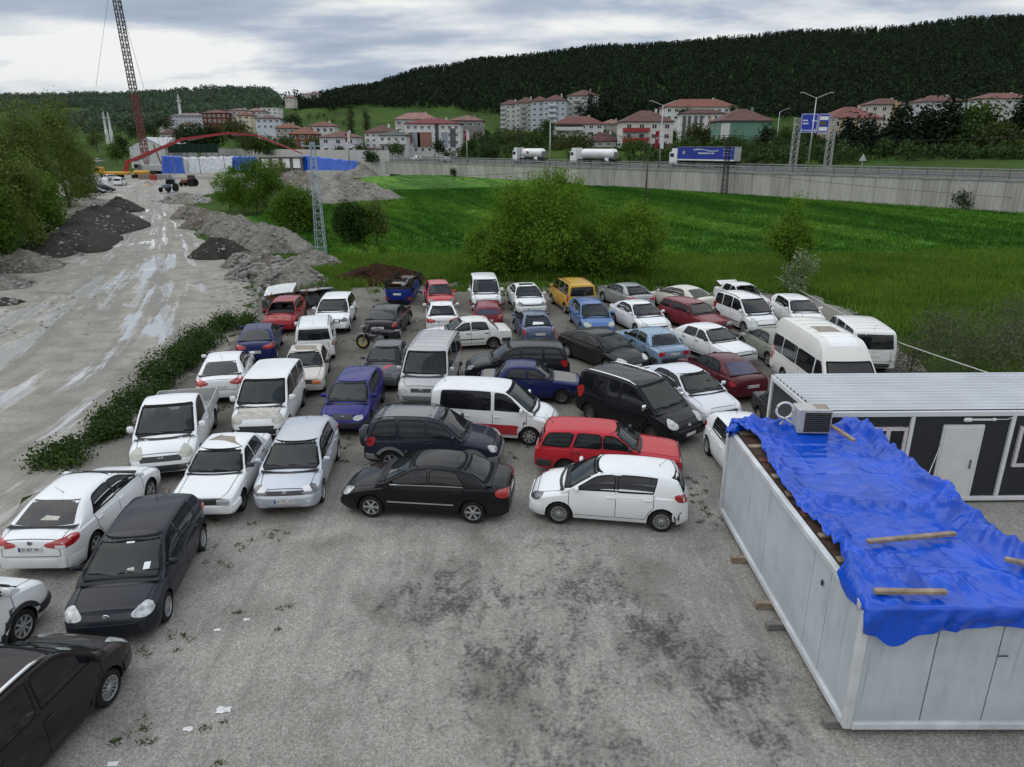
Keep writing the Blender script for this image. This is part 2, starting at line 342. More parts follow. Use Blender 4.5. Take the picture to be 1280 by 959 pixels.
# ------------------------------------------------------------------ vehicles
# car space: x forwards, y to the car's left, z up; the root stands on the ground under the middle of the car
def chaikin(p, n=2):
    for _ in range(n):
        q = [p[0]]
        for a, b in zip(p, p[1:]):
            q.append((a[0] * .75 + b[0] * .25, a[1] * .75 + b[1] * .25)); q.append((a[0] * .25 + b[0] * .75, a[1] * .25 + b[1] * .75))
        q.append(p[-1]); p = q
    return p
def lin(p, x):
    if x <= p[0][0]: return p[0][1]
    for a, b in zip(p, p[1:]):
        if x <= b[0]:
            return b[1] if b[0] - a[0] < 1e-9 else a[1] + (b[1] - a[1]) * (x - a[0]) / (b[0] - a[0])
    return p[-1][1]
PRE = dict(
    hatch=dict(L=4.03, W=1.71, H=1.49, xf=1.22, xr=-1.36, wr=.31, zb=.21, cz=.95, bw=.94, rw=.70, ef=.74, er=.80,
               top=[(-2.015, .55), (-2.0, .84), (-1.93, .99), (-1.2, 1.02), (.85, .97), (1.12, .94), (1.6, .84), (1.85, .75), (1.97, .62), (2.015, .5)],
               cab=[(-1.98, .94), (-1.82, 1.28), (-1.70, 1.40), (-1.2, 1.47), (-.4, 1.49), (.15, 1.46), (.42, 1.38), (1.26, .90)],
               win=[('front', -.16, .86, -.18, .34), ('rear', -1.12, -.24, -1.22, -.26)], ws=(1.0, 1.395), rwz=(1.06, 1.36), rws=(.80, .84),
               doors=[(-.20, .98), (-1.14, -.20)], head=(40, -.22, .20, .60, .64, .73, .80), tail=(35, -.12, .22, .84, .84, 1.06, 1.04), deck=None),
    sedan=dict(L=4.5, W=1.78, H=1.46, xf=1.36, xr=-1.33, wr=.32, zb=.20, cz=.95, bw=.94, rw=.68, ef=.74, er=.80,
               top=[(-2.25, .55), (-2.24, .86), (-2.17, 1.01), (-1.75, 1.05), (-1.2, 1.02), (.9, .97), (1.2, .93), (1.75, .83), (2.05, .73), (2.2, .6), (2.25, .48)],
               cab=[(-1.86, .98), (-1.22, 1.33), (-.88, 1.42), (-.3, 1.46), (.15, 1.43), (.42, 1.36), (1.32, .9)],
               win=[('front', -.12, .93, -.14, .32), ('rear', -1.12, -.18, -.86, -.20)], ws=(1.0, 1.365), rwz=(1.06, 1.36), rws=(.80, .80),
               doors=[(-.15, 1.02), (-1.12, -.15)], head=(40, -.22, .22, .58, .62, .71, .78), tail=(32, -.34, .22, .76, .74, .95, .96), deck=(-2.15, -1.78)),
    boxy=dict(L=4.22, W=1.64, H=1.42, xf=1.28, xr=-1.2, wr=.295, zb=.24, cz=.90, bw=.95, rw=.74, ef=.90, er=.92,
              top=[(-2.11, .55), (-2.10, .86), (-2.04, .935), (-1.4, .965), (.75, .93), (1.0, .915), (1.9, .81), (2.04, .77), (2.10, .68), (2.11, .45)],
              cab=[(-1.54, .90), (-1.10, 1.33), (-.95, 1.39), (-.4, 1.42), (.1, 1.40), (.29, 1.35), (.98, .88)],
              win=[('front', -.12, .70, -.12, .22), ('rear', -1.0, -.19, -.88, -.19)], ws=(.96, 1.34), rwz=(.98, 1.34), rws=(.84, .82),
              doors=[(-.155, .86), (-1.02, -.155)], head=(0, .40, .72, .57, .57, .72, .72), tail=(0, .42, .74, .66, .66, .84, .84), deck=(-2.0, -1.52), box=True),
    boxwagon=dict(base='boxy', rw=.78,
                  cab=[(-2.07, .90), (-1.90, 1.31), (-1.80, 1.39), (-.9, 1.43), (.1, 1.40), (.29, 1.35), (.98, .88)],
                  win=[('front', -.12, .70, -.12, .22), ('rear', -.98, -.19, -.86, -.19), ('quarter', -1.88, -1.12, -1.72, -.98)], rwz=(1.0, 1.30), rws=(.84, .84), deck=None),
    mpv=dict(L=4.39, W=1.80, H=1.83, xf=1.30, xr=-1.46, wr=.32, zb=.22, cz=1.05, bw=.965, rw=.84, ef=.76, er=.93,
             top=[(-2.195, .6), (-2.19, 1.0), (-2.15, 1.10), (.9, 1.10), (1.25, 1.07), (1.75, .96), (2.0, .85), (2.15, .68), (2.195, .5)],
             cab=[(-2.185, 1.0), (-2.12, 1.62), (-2.05, 1.74), (-1.75, 1.80), (-.5, 1.83), (.3, 1.80), (.62, 1.71), (1.52, 1.02)],
             win=[('front', -.08, 1.12, -.08, .58), ('rear', -1.08, -.17, -1.08, -.17), ('quarter', -1.92, -1.18, -1.86, -1.18)], ws=(1.13, 1.70), rwz=(1.12, 1.62), rws=(.84, .84),
             doors=[(-.125, 1.2), (-1.13, -.125)], head=(38, -.20, .18, .66, .72, .84, .95), tail=(28, .10, .26, .78, .78, 1.22, 1.22), deck=None),
    van=dict(L=4.79, W=1.84, H=1.94, xf=1.50, xr=-1.42, wr=.33, zb=.24, cz=1.05, bw=.97, rw=.86, ef=.86, er=.94,
             top=[(-2.395, .6), (-2.39, 1.0), (-2.36, 1.12), (1.2, 1.12), (1.55, 1.06), (2.12, .93), (2.3, .80), (2.395, .5)],
             cab=[(-2.385, 1.05), (-2.31, 1.75), (-2.22, 1.87), (-1.9, 1.92), (0, 1.94), (.72, 1.89), (.95, 1.80), (1.72, 1.02)],
             win=[('front', .25, 1.32, .25, .88), ('rear', -.92, .12, -.92, .12), ('quarter', -2.12, -1.04, -2.05, -1.04)], ws=(1.14, 1.79), rwz=(1.14, 1.74), rws=(.84, .84),
             doors=[(.19, 1.38), (-.98, .19)], head=(0, .46, .82, .66, .66, .80, .80), tail=(20, .14, .26, .74, .74, 1.20, 1.20), deck=None),
    bus=dict(L=6.4, W=2.02, H=2.70, xf=2.15, xr=-1.6, wr=.36, zb=.30, cz=1.2, bw=.985, rw=.80, ef=.84, er=.96,
             top=[(-3.2, .6), (-3.195, 1.1), (-3.16, 1.22), (1.9, 1.22), (2.3, 1.17), (2.85, 1.02), (3.08, .82), (3.2, .5)],
             cab=[(-3.18, 1.1), (-3.12, 2.45), (-3.02, 2.62), (-2.6, 2.70), (.7, 2.68), (1.15, 2.52), (1.62, 2.02), (2.5, 1.1)],
             win=[('front', 1.08, 2.0, 1.08, 1.46), ('rear', -.55, .95, -.55, .95), ('quarter', -1.95, -.63, -1.95, -.63), ('quarter', -3.0, -2.05, -3.0, -2.05)],
             ws=(1.24, 1.96), rwz=(1.3, 2.0), rws=(.84, .84), wtop=1.92, doors=[(1.02, 2.1), (-.2, 1.02)], head=(30, -.2, .16, .78, .74, .96, 1.0), tail=(20, .1, .24, .8, .8, 1.4, 1.4), deck=None),
    suv=dict(L=4.2, W=1.76, H=1.68, xf=1.26, xr=-1.23, wr=.35, zb=.29, cz=1.02, bw=.95, rw=.74, ef=.78, er=.86,
             top=[(-2.1, .65), (-2.09, 1.0), (-2.05, 1.08), (.7, 1.08), (1.0, 1.06), (1.6, .98), (1.9, .88), (2.05, .72), (2.1, .55)],
             cab=[(-2.07, 1.0), (-1.92, 1.48), (-1.80, 1.60), (-1.3, 1.66), (-.4, 1.68), (.15, 1.65), (.38, 1.57), (1.14, 1.02)],
             win=[('front', -.08, .80, -.10, .28), ('rear', -.98, -.14, -.98, -.16), ('quarter', -1.82, -1.05, -1.66, -1.05)], ws=(1.11, 1.57), rwz=(1.12, 1.54), rws=(.82, .82),
             doors=[(-.11, .92), (-1.06, -.11)], head=(38, -.20, .18, .70, .74, .84, .90), tail=(32, .06, .24, .82, .82, 1.10, 1.10), deck=None),
)
PRE['mpv']['zb'] = .22
def spec_of(kind, **kw):
    p = dict(PRE[kind])
    if 'base' in p:
        q = dict(PRE[p.pop('base')]); q.update(p); p = q
    L0, W0, H0 = p['L'], p['W'], p['H']
    L, W, H = kw.get('L', L0), kw.get('W', W0), kw.get('H', H0)
    kx, kz = L / L0, H / H0
    for k in ('top', 'cab'):
        p[k] = [(x * kx, z * kz) for x, z in (kw.get(k) or p[k])]
    p['win'] = [(n, a * kx, b * kx, c * kx, d * kx) for n, a, b, c, d in (kw.get('win') or p['win'])]
    p['doors'] = [(a * kx, b * kx) for a, b in (kw.get('doors') or p['doors'])]
    for k in ('ws', 'rwz'): p[k] = tuple(z * kz for z in (kw.get(k) or p[k]))
    for k in ('head', 'tail'):
        h = kw.get({'head': 'headlamp', 'tail': 'taillamp'}[k]) or p[k]; p[k] = (h[0], h[1], h[2]) + tuple(z * kz for z in h[3:7])
    p['xf'] *= kx; p['xr'] *= kx; p['cz'] *= kz
    if 'wtop' in p: p['wtop'] *= kz
    dk = kw.get('deck', p['deck']); p['deck'] = None if dk is None else (dk[0] * kx, dk[1] * kx)
    for k, v in kw.items():
        if k not in ('top', 'cab', 'win', 'doors', 'ws', 'rwz', 'headlamp', 'taillamp', 'deck'): p[k] = v
    p['L'], p['W'], p['H'] = L, W, H
    return p
def tub_shell(p):
    L, hw = p['L'], p['W'] / 2
    top = chaikin(p['top'], 2); zb = p['zb']; Ra = p['wr'] + .055
    arch = [p['xf'], p['xr']]
    xs = set()
    for u in (0, .025, .06, .12, .2, .3, .42, .6): xs.add(L / 2 - u); xs.add(-L / 2 + u)
    n = int(L / .2)
    for i in range(1, n): xs.add(-L / 2 + L * i / n)
    xs = [x for x in xs if all(abs(x - a) > Ra + .03 for a in arch)]
    st = [(x, None) for x in xs]
    for a in arch:
        st += [(a - Ra - .004, None), (a + Ra + .004, None)]
        for k in range(9):
            st.append((a - Ra * math.cos(PI * k / 8), a))
    st.sort(key=lambda t: t[0])
    rows = []
    for x, a in st:
        uf, ur = L / 2 - x, x + L / 2
        tf, tr = min(1, max(0, uf / .55)), min(1, max(0, ur / .55))
        w = hw * (1 - (1 - p['ef']) * (1 - tf) ** 2.3) * (1 - (1 - p['er']) * (1 - tr) ** 2.3)
        zt = lin(top, x)
        lift = .10 * (1 - min(1, uf / .35)) ** 2 + .12 * (1 - min(1, ur / .35)) ** 2
        zl = zb + lift
        if a is not None:
            zl = max(zl, p['wr'] + math.sqrt(max(0, Ra * Ra - (x - a) ** 2)))
        c = .045 if not p.get('box') else .025
        zs = zt - (.10 if not p.get('box') else .07)
        zs = max(zs, zl + .02)
        def yw(z):
            r = (z - zb) / max(.1, zt - zb)
            y = 1 - .05 * (max(0, r - .55) / .45) ** 2 - .07 * (max(0, .35 - r) / .35) ** 1.5
            return w * y
        half = [(0, zt), (.4 * w, zt - c * .16), (.7 * w, zt - c * .5), (.85 * w, zt - c * .8), (.925 * w, zt - c - .012), (yw(zt - .05) * .985, zt - c * .9 - .04)]
        half += [(yw(zs + (zl - zs) * f), zs + (zl - zs) * f) for f in (0, .2, .42, .65, .85, 1)]
        half += [(.84 * yw(zl), zl - .0 if a is not None else zl - .015), (0, zl if a is not None else zl - .015)]
        rows.append([(x, y, z) for y, z in half])
    return rows
def loft_full(rows, under_from=None):
    """rows of half sections (centre top ... centre bottom) -> closed mesh; returns V, F, under flags"""
    n = len(rows[0]); V = []; F = []; U = []
    for r in rows:
        V += [(x, y, z) for x, y, z in r]; V += [(x, -y, z) for x, y, z in r[1:-1]]
    m = 2 * n - 2
    def L_(i, k): return i * m + k
    def R_(i, k): return i * m + (k if k in (0, n - 1) else n + k - 1)
    for i in range(len(rows) - 1):
        for k in range(n - 1):
            F.append((L_(i, k), L_(i + 1, k), L_(i + 1, k + 1), L_(i, k + 1)))
            F.append((R_(i, k + 1), R_(i + 1, k + 1), R_(i + 1, k), R_(i, k)))
            u = 1 if under_from is not None and k >= under_from else 0
            U += [u, u]
    for i, fl in ((0, 1), (len(rows) - 1, 0)):
        for k in range(n - 1):
            q = [L_(i, k), L_(i, k + 1), R_(i, k + 1), R_(i, k)]
            q = [v for j, v in enumerate(q) if v not in q[:j]]
            F.append(tuple(q[::-1] if fl else q)); U.append(0)
    return V, F, U
def cabin_shell(p):
    hw = p['W'] / 2; H = p['H']; cz = p['cz']
    prof = chaikin(p['cab'], 2); rows = []
    bw, rw = p['bw'] * hw, p['rw'] * hw
    x0, x1 = prof[0][0], prof[-1][0]; xm = (x0 + x1) / 2
    fb = p.get('bulge', .10)
    def yat(z):
        h = min(1, max(0, (z - cz) / (H - cz)))
        return bw + (rw - bw) * h ** 1.25
    last = None
    for x, z in prof:
        if last is not None and x <= last: x = last + .004
        last = x
        yt = yat(z); c = .035 if z > cz + .1 else .01
        half = [(0, z), (.45 * yt, z - .2 * c), (.75 * yt, z - .55 * c), (.91 * yt, z - .85 * c), (yt - .02, z - c - .012), (yat(z - .05), z - c - .05 * min(1, max(.1, (z - cz) * 3)))]
        ze = half[-1][1]; zl = min(ze - .02, cz - .06)
        for f in (.33, .66, 1):
            zz = ze + (zl - ze) * f; half.append((yat(zz), zz))
        half.append((0, zl))
        k = (x - xm) / (x1 - xm) if x > xm else (x - xm) / (xm - x0)
        rows.append([(x - fb * (y / hw) ** 2 * k * abs(k), y, zz) for y, zz in half])
    return rows
def resample(pl, n):
    d = [0]
    for a, b in zip(pl, pl[1:]): d.append(d[-1] + math.hypot(b[0] - a[0], b[1] - a[1]))
    out = []
    for i in range(n + 1):
        t = d[-1] * i / n; k = min(len(pl) - 2, max(0, bisect.bisect_right(d, t) - 1))
        s = 0 if d[k + 1] - d[k] < 1e-9 else (t - d[k]) / (d[k + 1] - d[k])
        out.append((pl[k][0] + (pl[k + 1][0] - pl[k][0]) * s, pl[k][1] + (pl[k + 1][1] - pl[k][1]) * s))
    return out
class Shell:
    def __init__(s, p):
        s.p = p
        s.V, s.F, s.U = loft_full(tub_shell(p), 11)
        cr = cabin_shell(p); v, f, u = loft_full(cr)
        if p.get('tub_only'): v, f, u = [], [], []
        b = len(s.V); s.nt = b
        s.V = s.V + v; s.F = s.F + [tuple(i + b for i in q) for q in f]; s.U = s.U + u
        s.bvh = BVHTree.FromPolygons([Vector(q) for q in s.V], s.F)
        s.cab = chaikin(p['cab'], 2)
    def hit(s, d, a, b):
        p = s.p
        if d == 'left': o, r = Vector((a, 5, b)), Vector((0, -1, 0))
        elif d == 'right': o, r = Vector((a, -5, b)), Vector((0, 1, 0))
        elif d == 'front': o, r = Vector((8, a, b)), Vector((-1, 0, 0))
        elif d == 'rear': o, r = Vector((-8, a, b)), Vector((1, 0, 0))
        elif d == 'top': o, r = Vector((a, b, 8)), Vector((0, 0, -1))
        else:                                              # ('lamp', +1 front / -1 rear, yaw): corner light seen from yaw
            _, sg, yaw = d; y = R(yaw)
            ref = Vector((sg * (p['L'] / 2 - .15), p['W'] / 2 - .18 if yaw > 1 else 0, 0))
            perp = Vector((-sg * math.sin(y), math.cos(y), 0)); out = Vector((sg * math.cos(y), math.sin(y), 0))
            o = ref + perp * a + out * 6; o.z = b; r = -out
        loc, nrm, idx, dist = s.bvh.ray_cast(o, r)
        if loc is None:
            loc, nrm, idx, dist = s.bvh.find_nearest(o + r * 6)
        if nrm.dot(r) > 0: nrm = -nrm
        return loc, nrm
    def patch(s, d, low, up, n=10, m=4, off=.006, skirt=.02, mir=False):
        lo, hi = resample(low, n), resample(up, n)
        V = []; W = []
        for j in range(m + 1):
            for i in range(n + 1):
                a = lo[i][0] + (hi[i][0] - lo[i][0]) * j / m; b = lo[i][1] + (hi[i][1] - lo[i][1]) * j / m
                l, nn = s.hit(d, a, b); V.append(l + nn * off); W.append(l + nn * (off - skirt))
        F = [(j * (n + 1) + i, j * (n + 1) + i + 1, (j + 1) * (n + 1) + i + 1, (j + 1) * (n + 1) + i) for j in range(m) for i in range(n)]
        edge = [i for i in range(n + 1)] + [(j + 1) * (n + 1) + n for j in range(m)] + [m * (n + 1) + i for i in range(n - 1, -1, -1)] + [j * (n + 1) for j in range(m - 1, 0, -1)]
        b = len(V); V += [W[i] for i in edge]; k = len(edge)
        F += [(edge[(i + 1) % k], edge[i], b + i, b + (i + 1) % k) for i in range(k)]
        # facing: first face normal should point against the ray
        a_, b_, c_ = V[F[0][0]], V[F[0][1]], V[F[0][2]]
        nrm = (b_ - a_).cross(c_ - a_)
        l, nn = s.hit(d, *lo[0])
        if nrm.dot(nn) < 0: F = [f[::-1] for f in F]
        if mir:
            V = [Vector((v.x, -v.y, v.z)) for v in V]; F = [f[::-1] for f in F]
        return V, F
    def ribbon(s, d, pts, w=.012, off=.0045, step=.08):
        """thin strip along a polyline drawn in the projection plane"""
        n = max(2, int(sum(math.hypot(b[0] - a[0], b[1] - a[1]) for a, b in zip(pts, pts[1:])) / step)); q = resample(pts, n)
        V = []; F = []
        for i in range(n + 1):
            a, b = q[max(0, i - 1)], q[min(n, i + 1)]; dx, dy = b[0] - a[0], b[1] - a[1]; l = math.hypot(dx, dy) or 1
            nx, ny = -dy / l * w / 2, dx / l * w / 2
            for sg in (1, -1):
                loc, nn = s.hit(d, q[i][0] + sg * nx, q[i][1] + sg * ny); V.append(loc + nn * off)
        for i in range(n): F.append((2 * i, 2 * i + 1, 2 * i + 3, 2 * i + 2))
        return V, F
def win_poly(p, sh, w):
    """a side window's lower and upper edge in the side view"""
    _, a0, a1, b0, b1 = w
    kz = p['H']
    zl = p.get('wz') or (p['ws'][0] + .005)
    lo = [(a0, zl + p.get('wrise', .02)), (a1, zl)]
    hdr = p.get('hdr', .085)
    def zt(x):
        return min(lin(sh.cab, x) - hdr, p.get('wtop', 9))
    n = 6
    up = []
    for i in range(n + 1):
        x = b0 + (b1 - b0) * i / n
        up.append((x, max(zl + .05, zt(x))))
    return lo, up
_wheel_cache = {}
def wheel_meshes(r, style):
    key = (round(r, 3), style)
    if key in _wheel_cache: return _wheel_cache[key]
    w = .10
    t = MB(); ri = r * .66
    t.lathe([(ri, -w), (r * .90, -w * 1.02), (r * .975, -w * .8), (r, -w * .45), (r, w * .45), (r * .975, w * .8), (r * .90, w * 1.02), (ri, w)], 28, 'y', caps=False)
    rim = MB()
    if style == 'steel':
        rim.lathe([(ri + .004, -w * .7), (ri + .004, w * .95), (ri * .93, w * .98), (ri * .9, w * .55), (ri * .62, w * .35), (ri * .55, w * .6), (ri * .3, w * .62), (.0, w * .5)], 22, 'y')
        for k in range(8):
            a = 2 * PI * k / 8; rim.box(math.cos(a) * ri * .75, w * .47, math.sin(a) * ri * .75, .035, .02, .035, bev=.006, tilt=Matrix.Rotation(-a, 3, 'Y'))
    else:
        ns = {'alloy5': 5, 'alloy6': 6, 'multi': 14, 'cap': 8}[style]
        rim.lathe([(ri + .004, -w * .7), (ri + .004, w * .98), (ri * .93, w * 1.0), (ri * .90, w * .7), (ri * .88, 0.0), (.0, -.01)], 28, 'y')
        rim.lathe([(ri * .26, w * .3), (ri * .26, w * .86), (ri * .18, w * .95), (.0, w * .95)], 12, 'y')
        sw = {5: .060, 6: .055, 14: .020, 8: .05}[ns]
        for k in range(ns):
            a = 2 * PI * k / ns
            for i in range(2):
                pass
            V = []
            for rr, wd in ((ri * .2, sw * .8), (ri * .92, sw * 1.15)):
                for sx in (-1, 1):
                    for yy in (w * .55, w * .90):
                        V.append((math.cos(a) * rr - math.sin(a) * wd / 2 * sx, yy, math.sin(a) * rr + math.cos(a) * wd / 2 * sx))
            rim.add(V, [(0, 1, 5, 4), (2, 6, 7, 3), (1, 3, 7, 5), (0, 4, 6, 2), (4, 5, 7, 6)], 0)
    mats = {'steel': [MT['steel']], 'cap': [MT['alloy'], MT['steel']]}.get(style, [MT['alloy']])
    if style != 'steel':
        rim.m = [1 if i < 28 * 5 and 28 * 3 <= i else 0 for i in range(len(rim.m))]; mats = [MT['alloy'], MT['steel']]
    _wheel_cache[key] = (t.mesh('tyre', [MT['rubber']], angle=40), rim.mesh('rim', mats, angle=35))
    return _wheel_cache[key]
def put(name, VF, mat, parent, angle=30):
    V, F = VF
    return link(name, mesh_of(name, V, F, mat, angle=angle), parent)
def text_on(s, parent, p, u, v, h, mat, name='lettering', align='CENTER', font_scale_x=1.0, ext=.0012):
    """flat lettering: origin p, reading direction u, up v, cap height h"""
    cu = bpy.data.curves.new(name, 'FONT'); cu.body = s; cu.align_x = align; cu.align_y = 'CENTER'; cu.size = h / .69
    cu.extrude = ext; cu.resolution_u = 2; cu.materials.append(mat)
    tmp = bpy.data.objects.new('lettering_curve', cu); me = bpy.data.meshes.new_from_object(tmp)
    bpy.data.objects.remove(tmp); bpy.data.curves.remove(cu)
    me.materials.clear(); me.materials.append(mat)
    o = link(name, me, parent)
    u = Vector(u).normalized(); v = Vector(v).normalized(); w = u.cross(v)
    m = Matrix((u, v, w)).transposed().to_4x4(); m.translation = Vector(p)
    o.matrix_basis = m @ Matrix.Diagonal((font_scale_x, 1, 1, 1)); return o
def licence_plate(root, sh, front, z, text, y0=0.0, wide=.52):
    """white plate with blue band; returns nothing"""
    d = 'front' if front else 'rear'; sg = 1 if front else -1
    x = max(sg * sh.hit(d, y0 + q, z + e)[0].x for q in (-.2, 0, .2) for e in (-.04, 0, .04)) * sg + sg * .014
    b = MB(); b.box(0, 0, 0, .014, wide, .112, bev=.004)
    pl = b.obj('licence_plate', [MT['plate']], root); pl.location = (x, y0, z)
    e = MB(); e.box(sg * .0085, -sg * (wide / 2 - .03), 0, .004, .046, .104)
    e.obj('country_band', [MT['eu']], pl)
    if text:
        text_on(text, pl, (sg * .0085, -.02 if not front else .02, 0), (0, 1 if front else -1, 0), (0, 0, 1), .074, MT['ink'], font_scale_x=.82)
def open_glass(sh, p, cw, xm, front, rear, side, side_win, clear):
    """the body shell with real openings where the clear panes sit"""
    tests = []
    z0, z1 = p['ws']; za, zb = p['rwz']; ra, rb = p['rws']
    if clear:
        tests.append(lambda q: q.x > xm and z0 < q.z < z1 - .012 and abs(q.y) < cw(z0) * .91 + (cw(z1) * .875 - cw(z0) * .91) * (q.z - z0) / (z1 - z0))
    if rear:
        tests.append(lambda q: q.x < xm and za < q.z < zb - .012 and abs(q.y) < cw(za) * ra + .02 + (cw(zb) * rb - cw(za) * ra - .02) * (q.z - za) / (zb - za))
    if side:
        for w in p['win']:
            if w[0] not in side_win: continue
            lo, up = win_poly(p, sh, w); zt = max(u[1] for u in up)
            def inside(q, lo=lo, up=up, zt=zt):
                if abs(q.y) < cw(q.z) * .86: return False
                zl = lin(sorted(lo), q.x); t = min(1, max(0, (q.z - zl) / max(.05, zt - zl)))
                return zl < q.z < lin(up, q.x) and lo[0][0] + (up[0][0] - lo[0][0]) * t < q.x < lo[1][0] + (up[-1][0] - lo[1][0]) * t
            tests.append(inside)
    if not tests: return sh.V, sh.F, sh.U
    V = [Vector(v) for v in sh.V]; F = []; U = []
    for f, u in zip(sh.F, sh.U):
        if f[0] < sh.nt or len(f) != 4: F.append(f); U.append(u); continue
        P = [V[i] for i in f]
        hit = [[t(q) for q in P] for t in tests]
        if any(all(h) for h in hit): continue
        c = (P[0] + P[1] + P[2] + P[3]) / 4; L_ = max((P[0] - P[2]).length, (P[1] - P[3]).length)
        if not any(any(h) for h in hit) and not any(t(P[i].lerp(P[(i + 1) % 4], k)) for t in tests for i in range(4) for k in (.25, .5, .75)) and not any(t(c) for t in tests): F.append(f); U.append(u); continue
        n = max(2, min(10, int(L_ / .035))); b = len(V)
        for j in range(n + 1):
            for i in range(n + 1): V.append(P[0].lerp(P[1], i / n).lerp(P[3].lerp(P[2], i / n), j / n))
        for j in range(n):
            for i in range(n):
                q = (b + j * (n + 1) + i, b + j * (n + 1) + i + 1, b + (j + 1) * (n + 1) + i + 1, b + (j + 1) * (n + 1) + i)
                m = (V[q[0]] + V[q[1]] + V[q[2]] + V[q[3]]) / 4
                if any(t(m) for t in tests): continue
                F.append(q); U.append(u + 2)
    return V, F, U
def cabin_inside(root, sh, p, cw):
    """dashboard, steering wheel, seats and shelf seen through the panes"""
    top = chaikin(p['top'], 2); x0, x1 = p['cab'][0][0] + .06, p['cab'][-1][0] - .05; w = cw(p['cz']) * .93; k = p['H'] / 1.46 if p['H'] < 1.6 else p['H'] / 1.62
    rows = []
    for i in range(13):
        x = x0 + (x1 - x0) * i / 12; z = lin(top, x) + .012; rows.append([(x, y * w, z) for y in (-1, -.5, 0, .5, 1)])
    b = MB(); b.grid(rows); zf = lin(top, 0)
    b.box(x1 - .30, 0, lin(top, x1 - .3) + .03, .42, w * 1.86, .08, bev=.03)
    b.obj('interior', [MT['dash']], root)
    xf = p['win'][0][1] + .12; xs = [xf] + ([p['win'][1][1] + .30] if len(p['win']) > 1 else [])
    for n, x in enumerate(xs):
        for y in (-.36, .36):
            s = MB(); s.box(x - .06, y, zf + .10 * k, .13, .46, .30 * k, bev=.05, tilt=None); zh = min(zf + .33 * k, lin(sh.cab, x - .18) - .20); s.box(x - .12, y, zh, .09, .26, .15, bev=.04)
            s.obj('seat', [MT['seat']], root, angle=50)
    st = MB(); c = Vector((x1 - .62, .36, zf + .06)); st.tube([c + Vector((math.sin(a) * .07, math.cos(a) * .18, math.sin(a) * .16)) for a in [2 * PI * i / 14 for i in range(15)]], .016, 5); st.obj('steering_wheel', [MT['trim']], root)
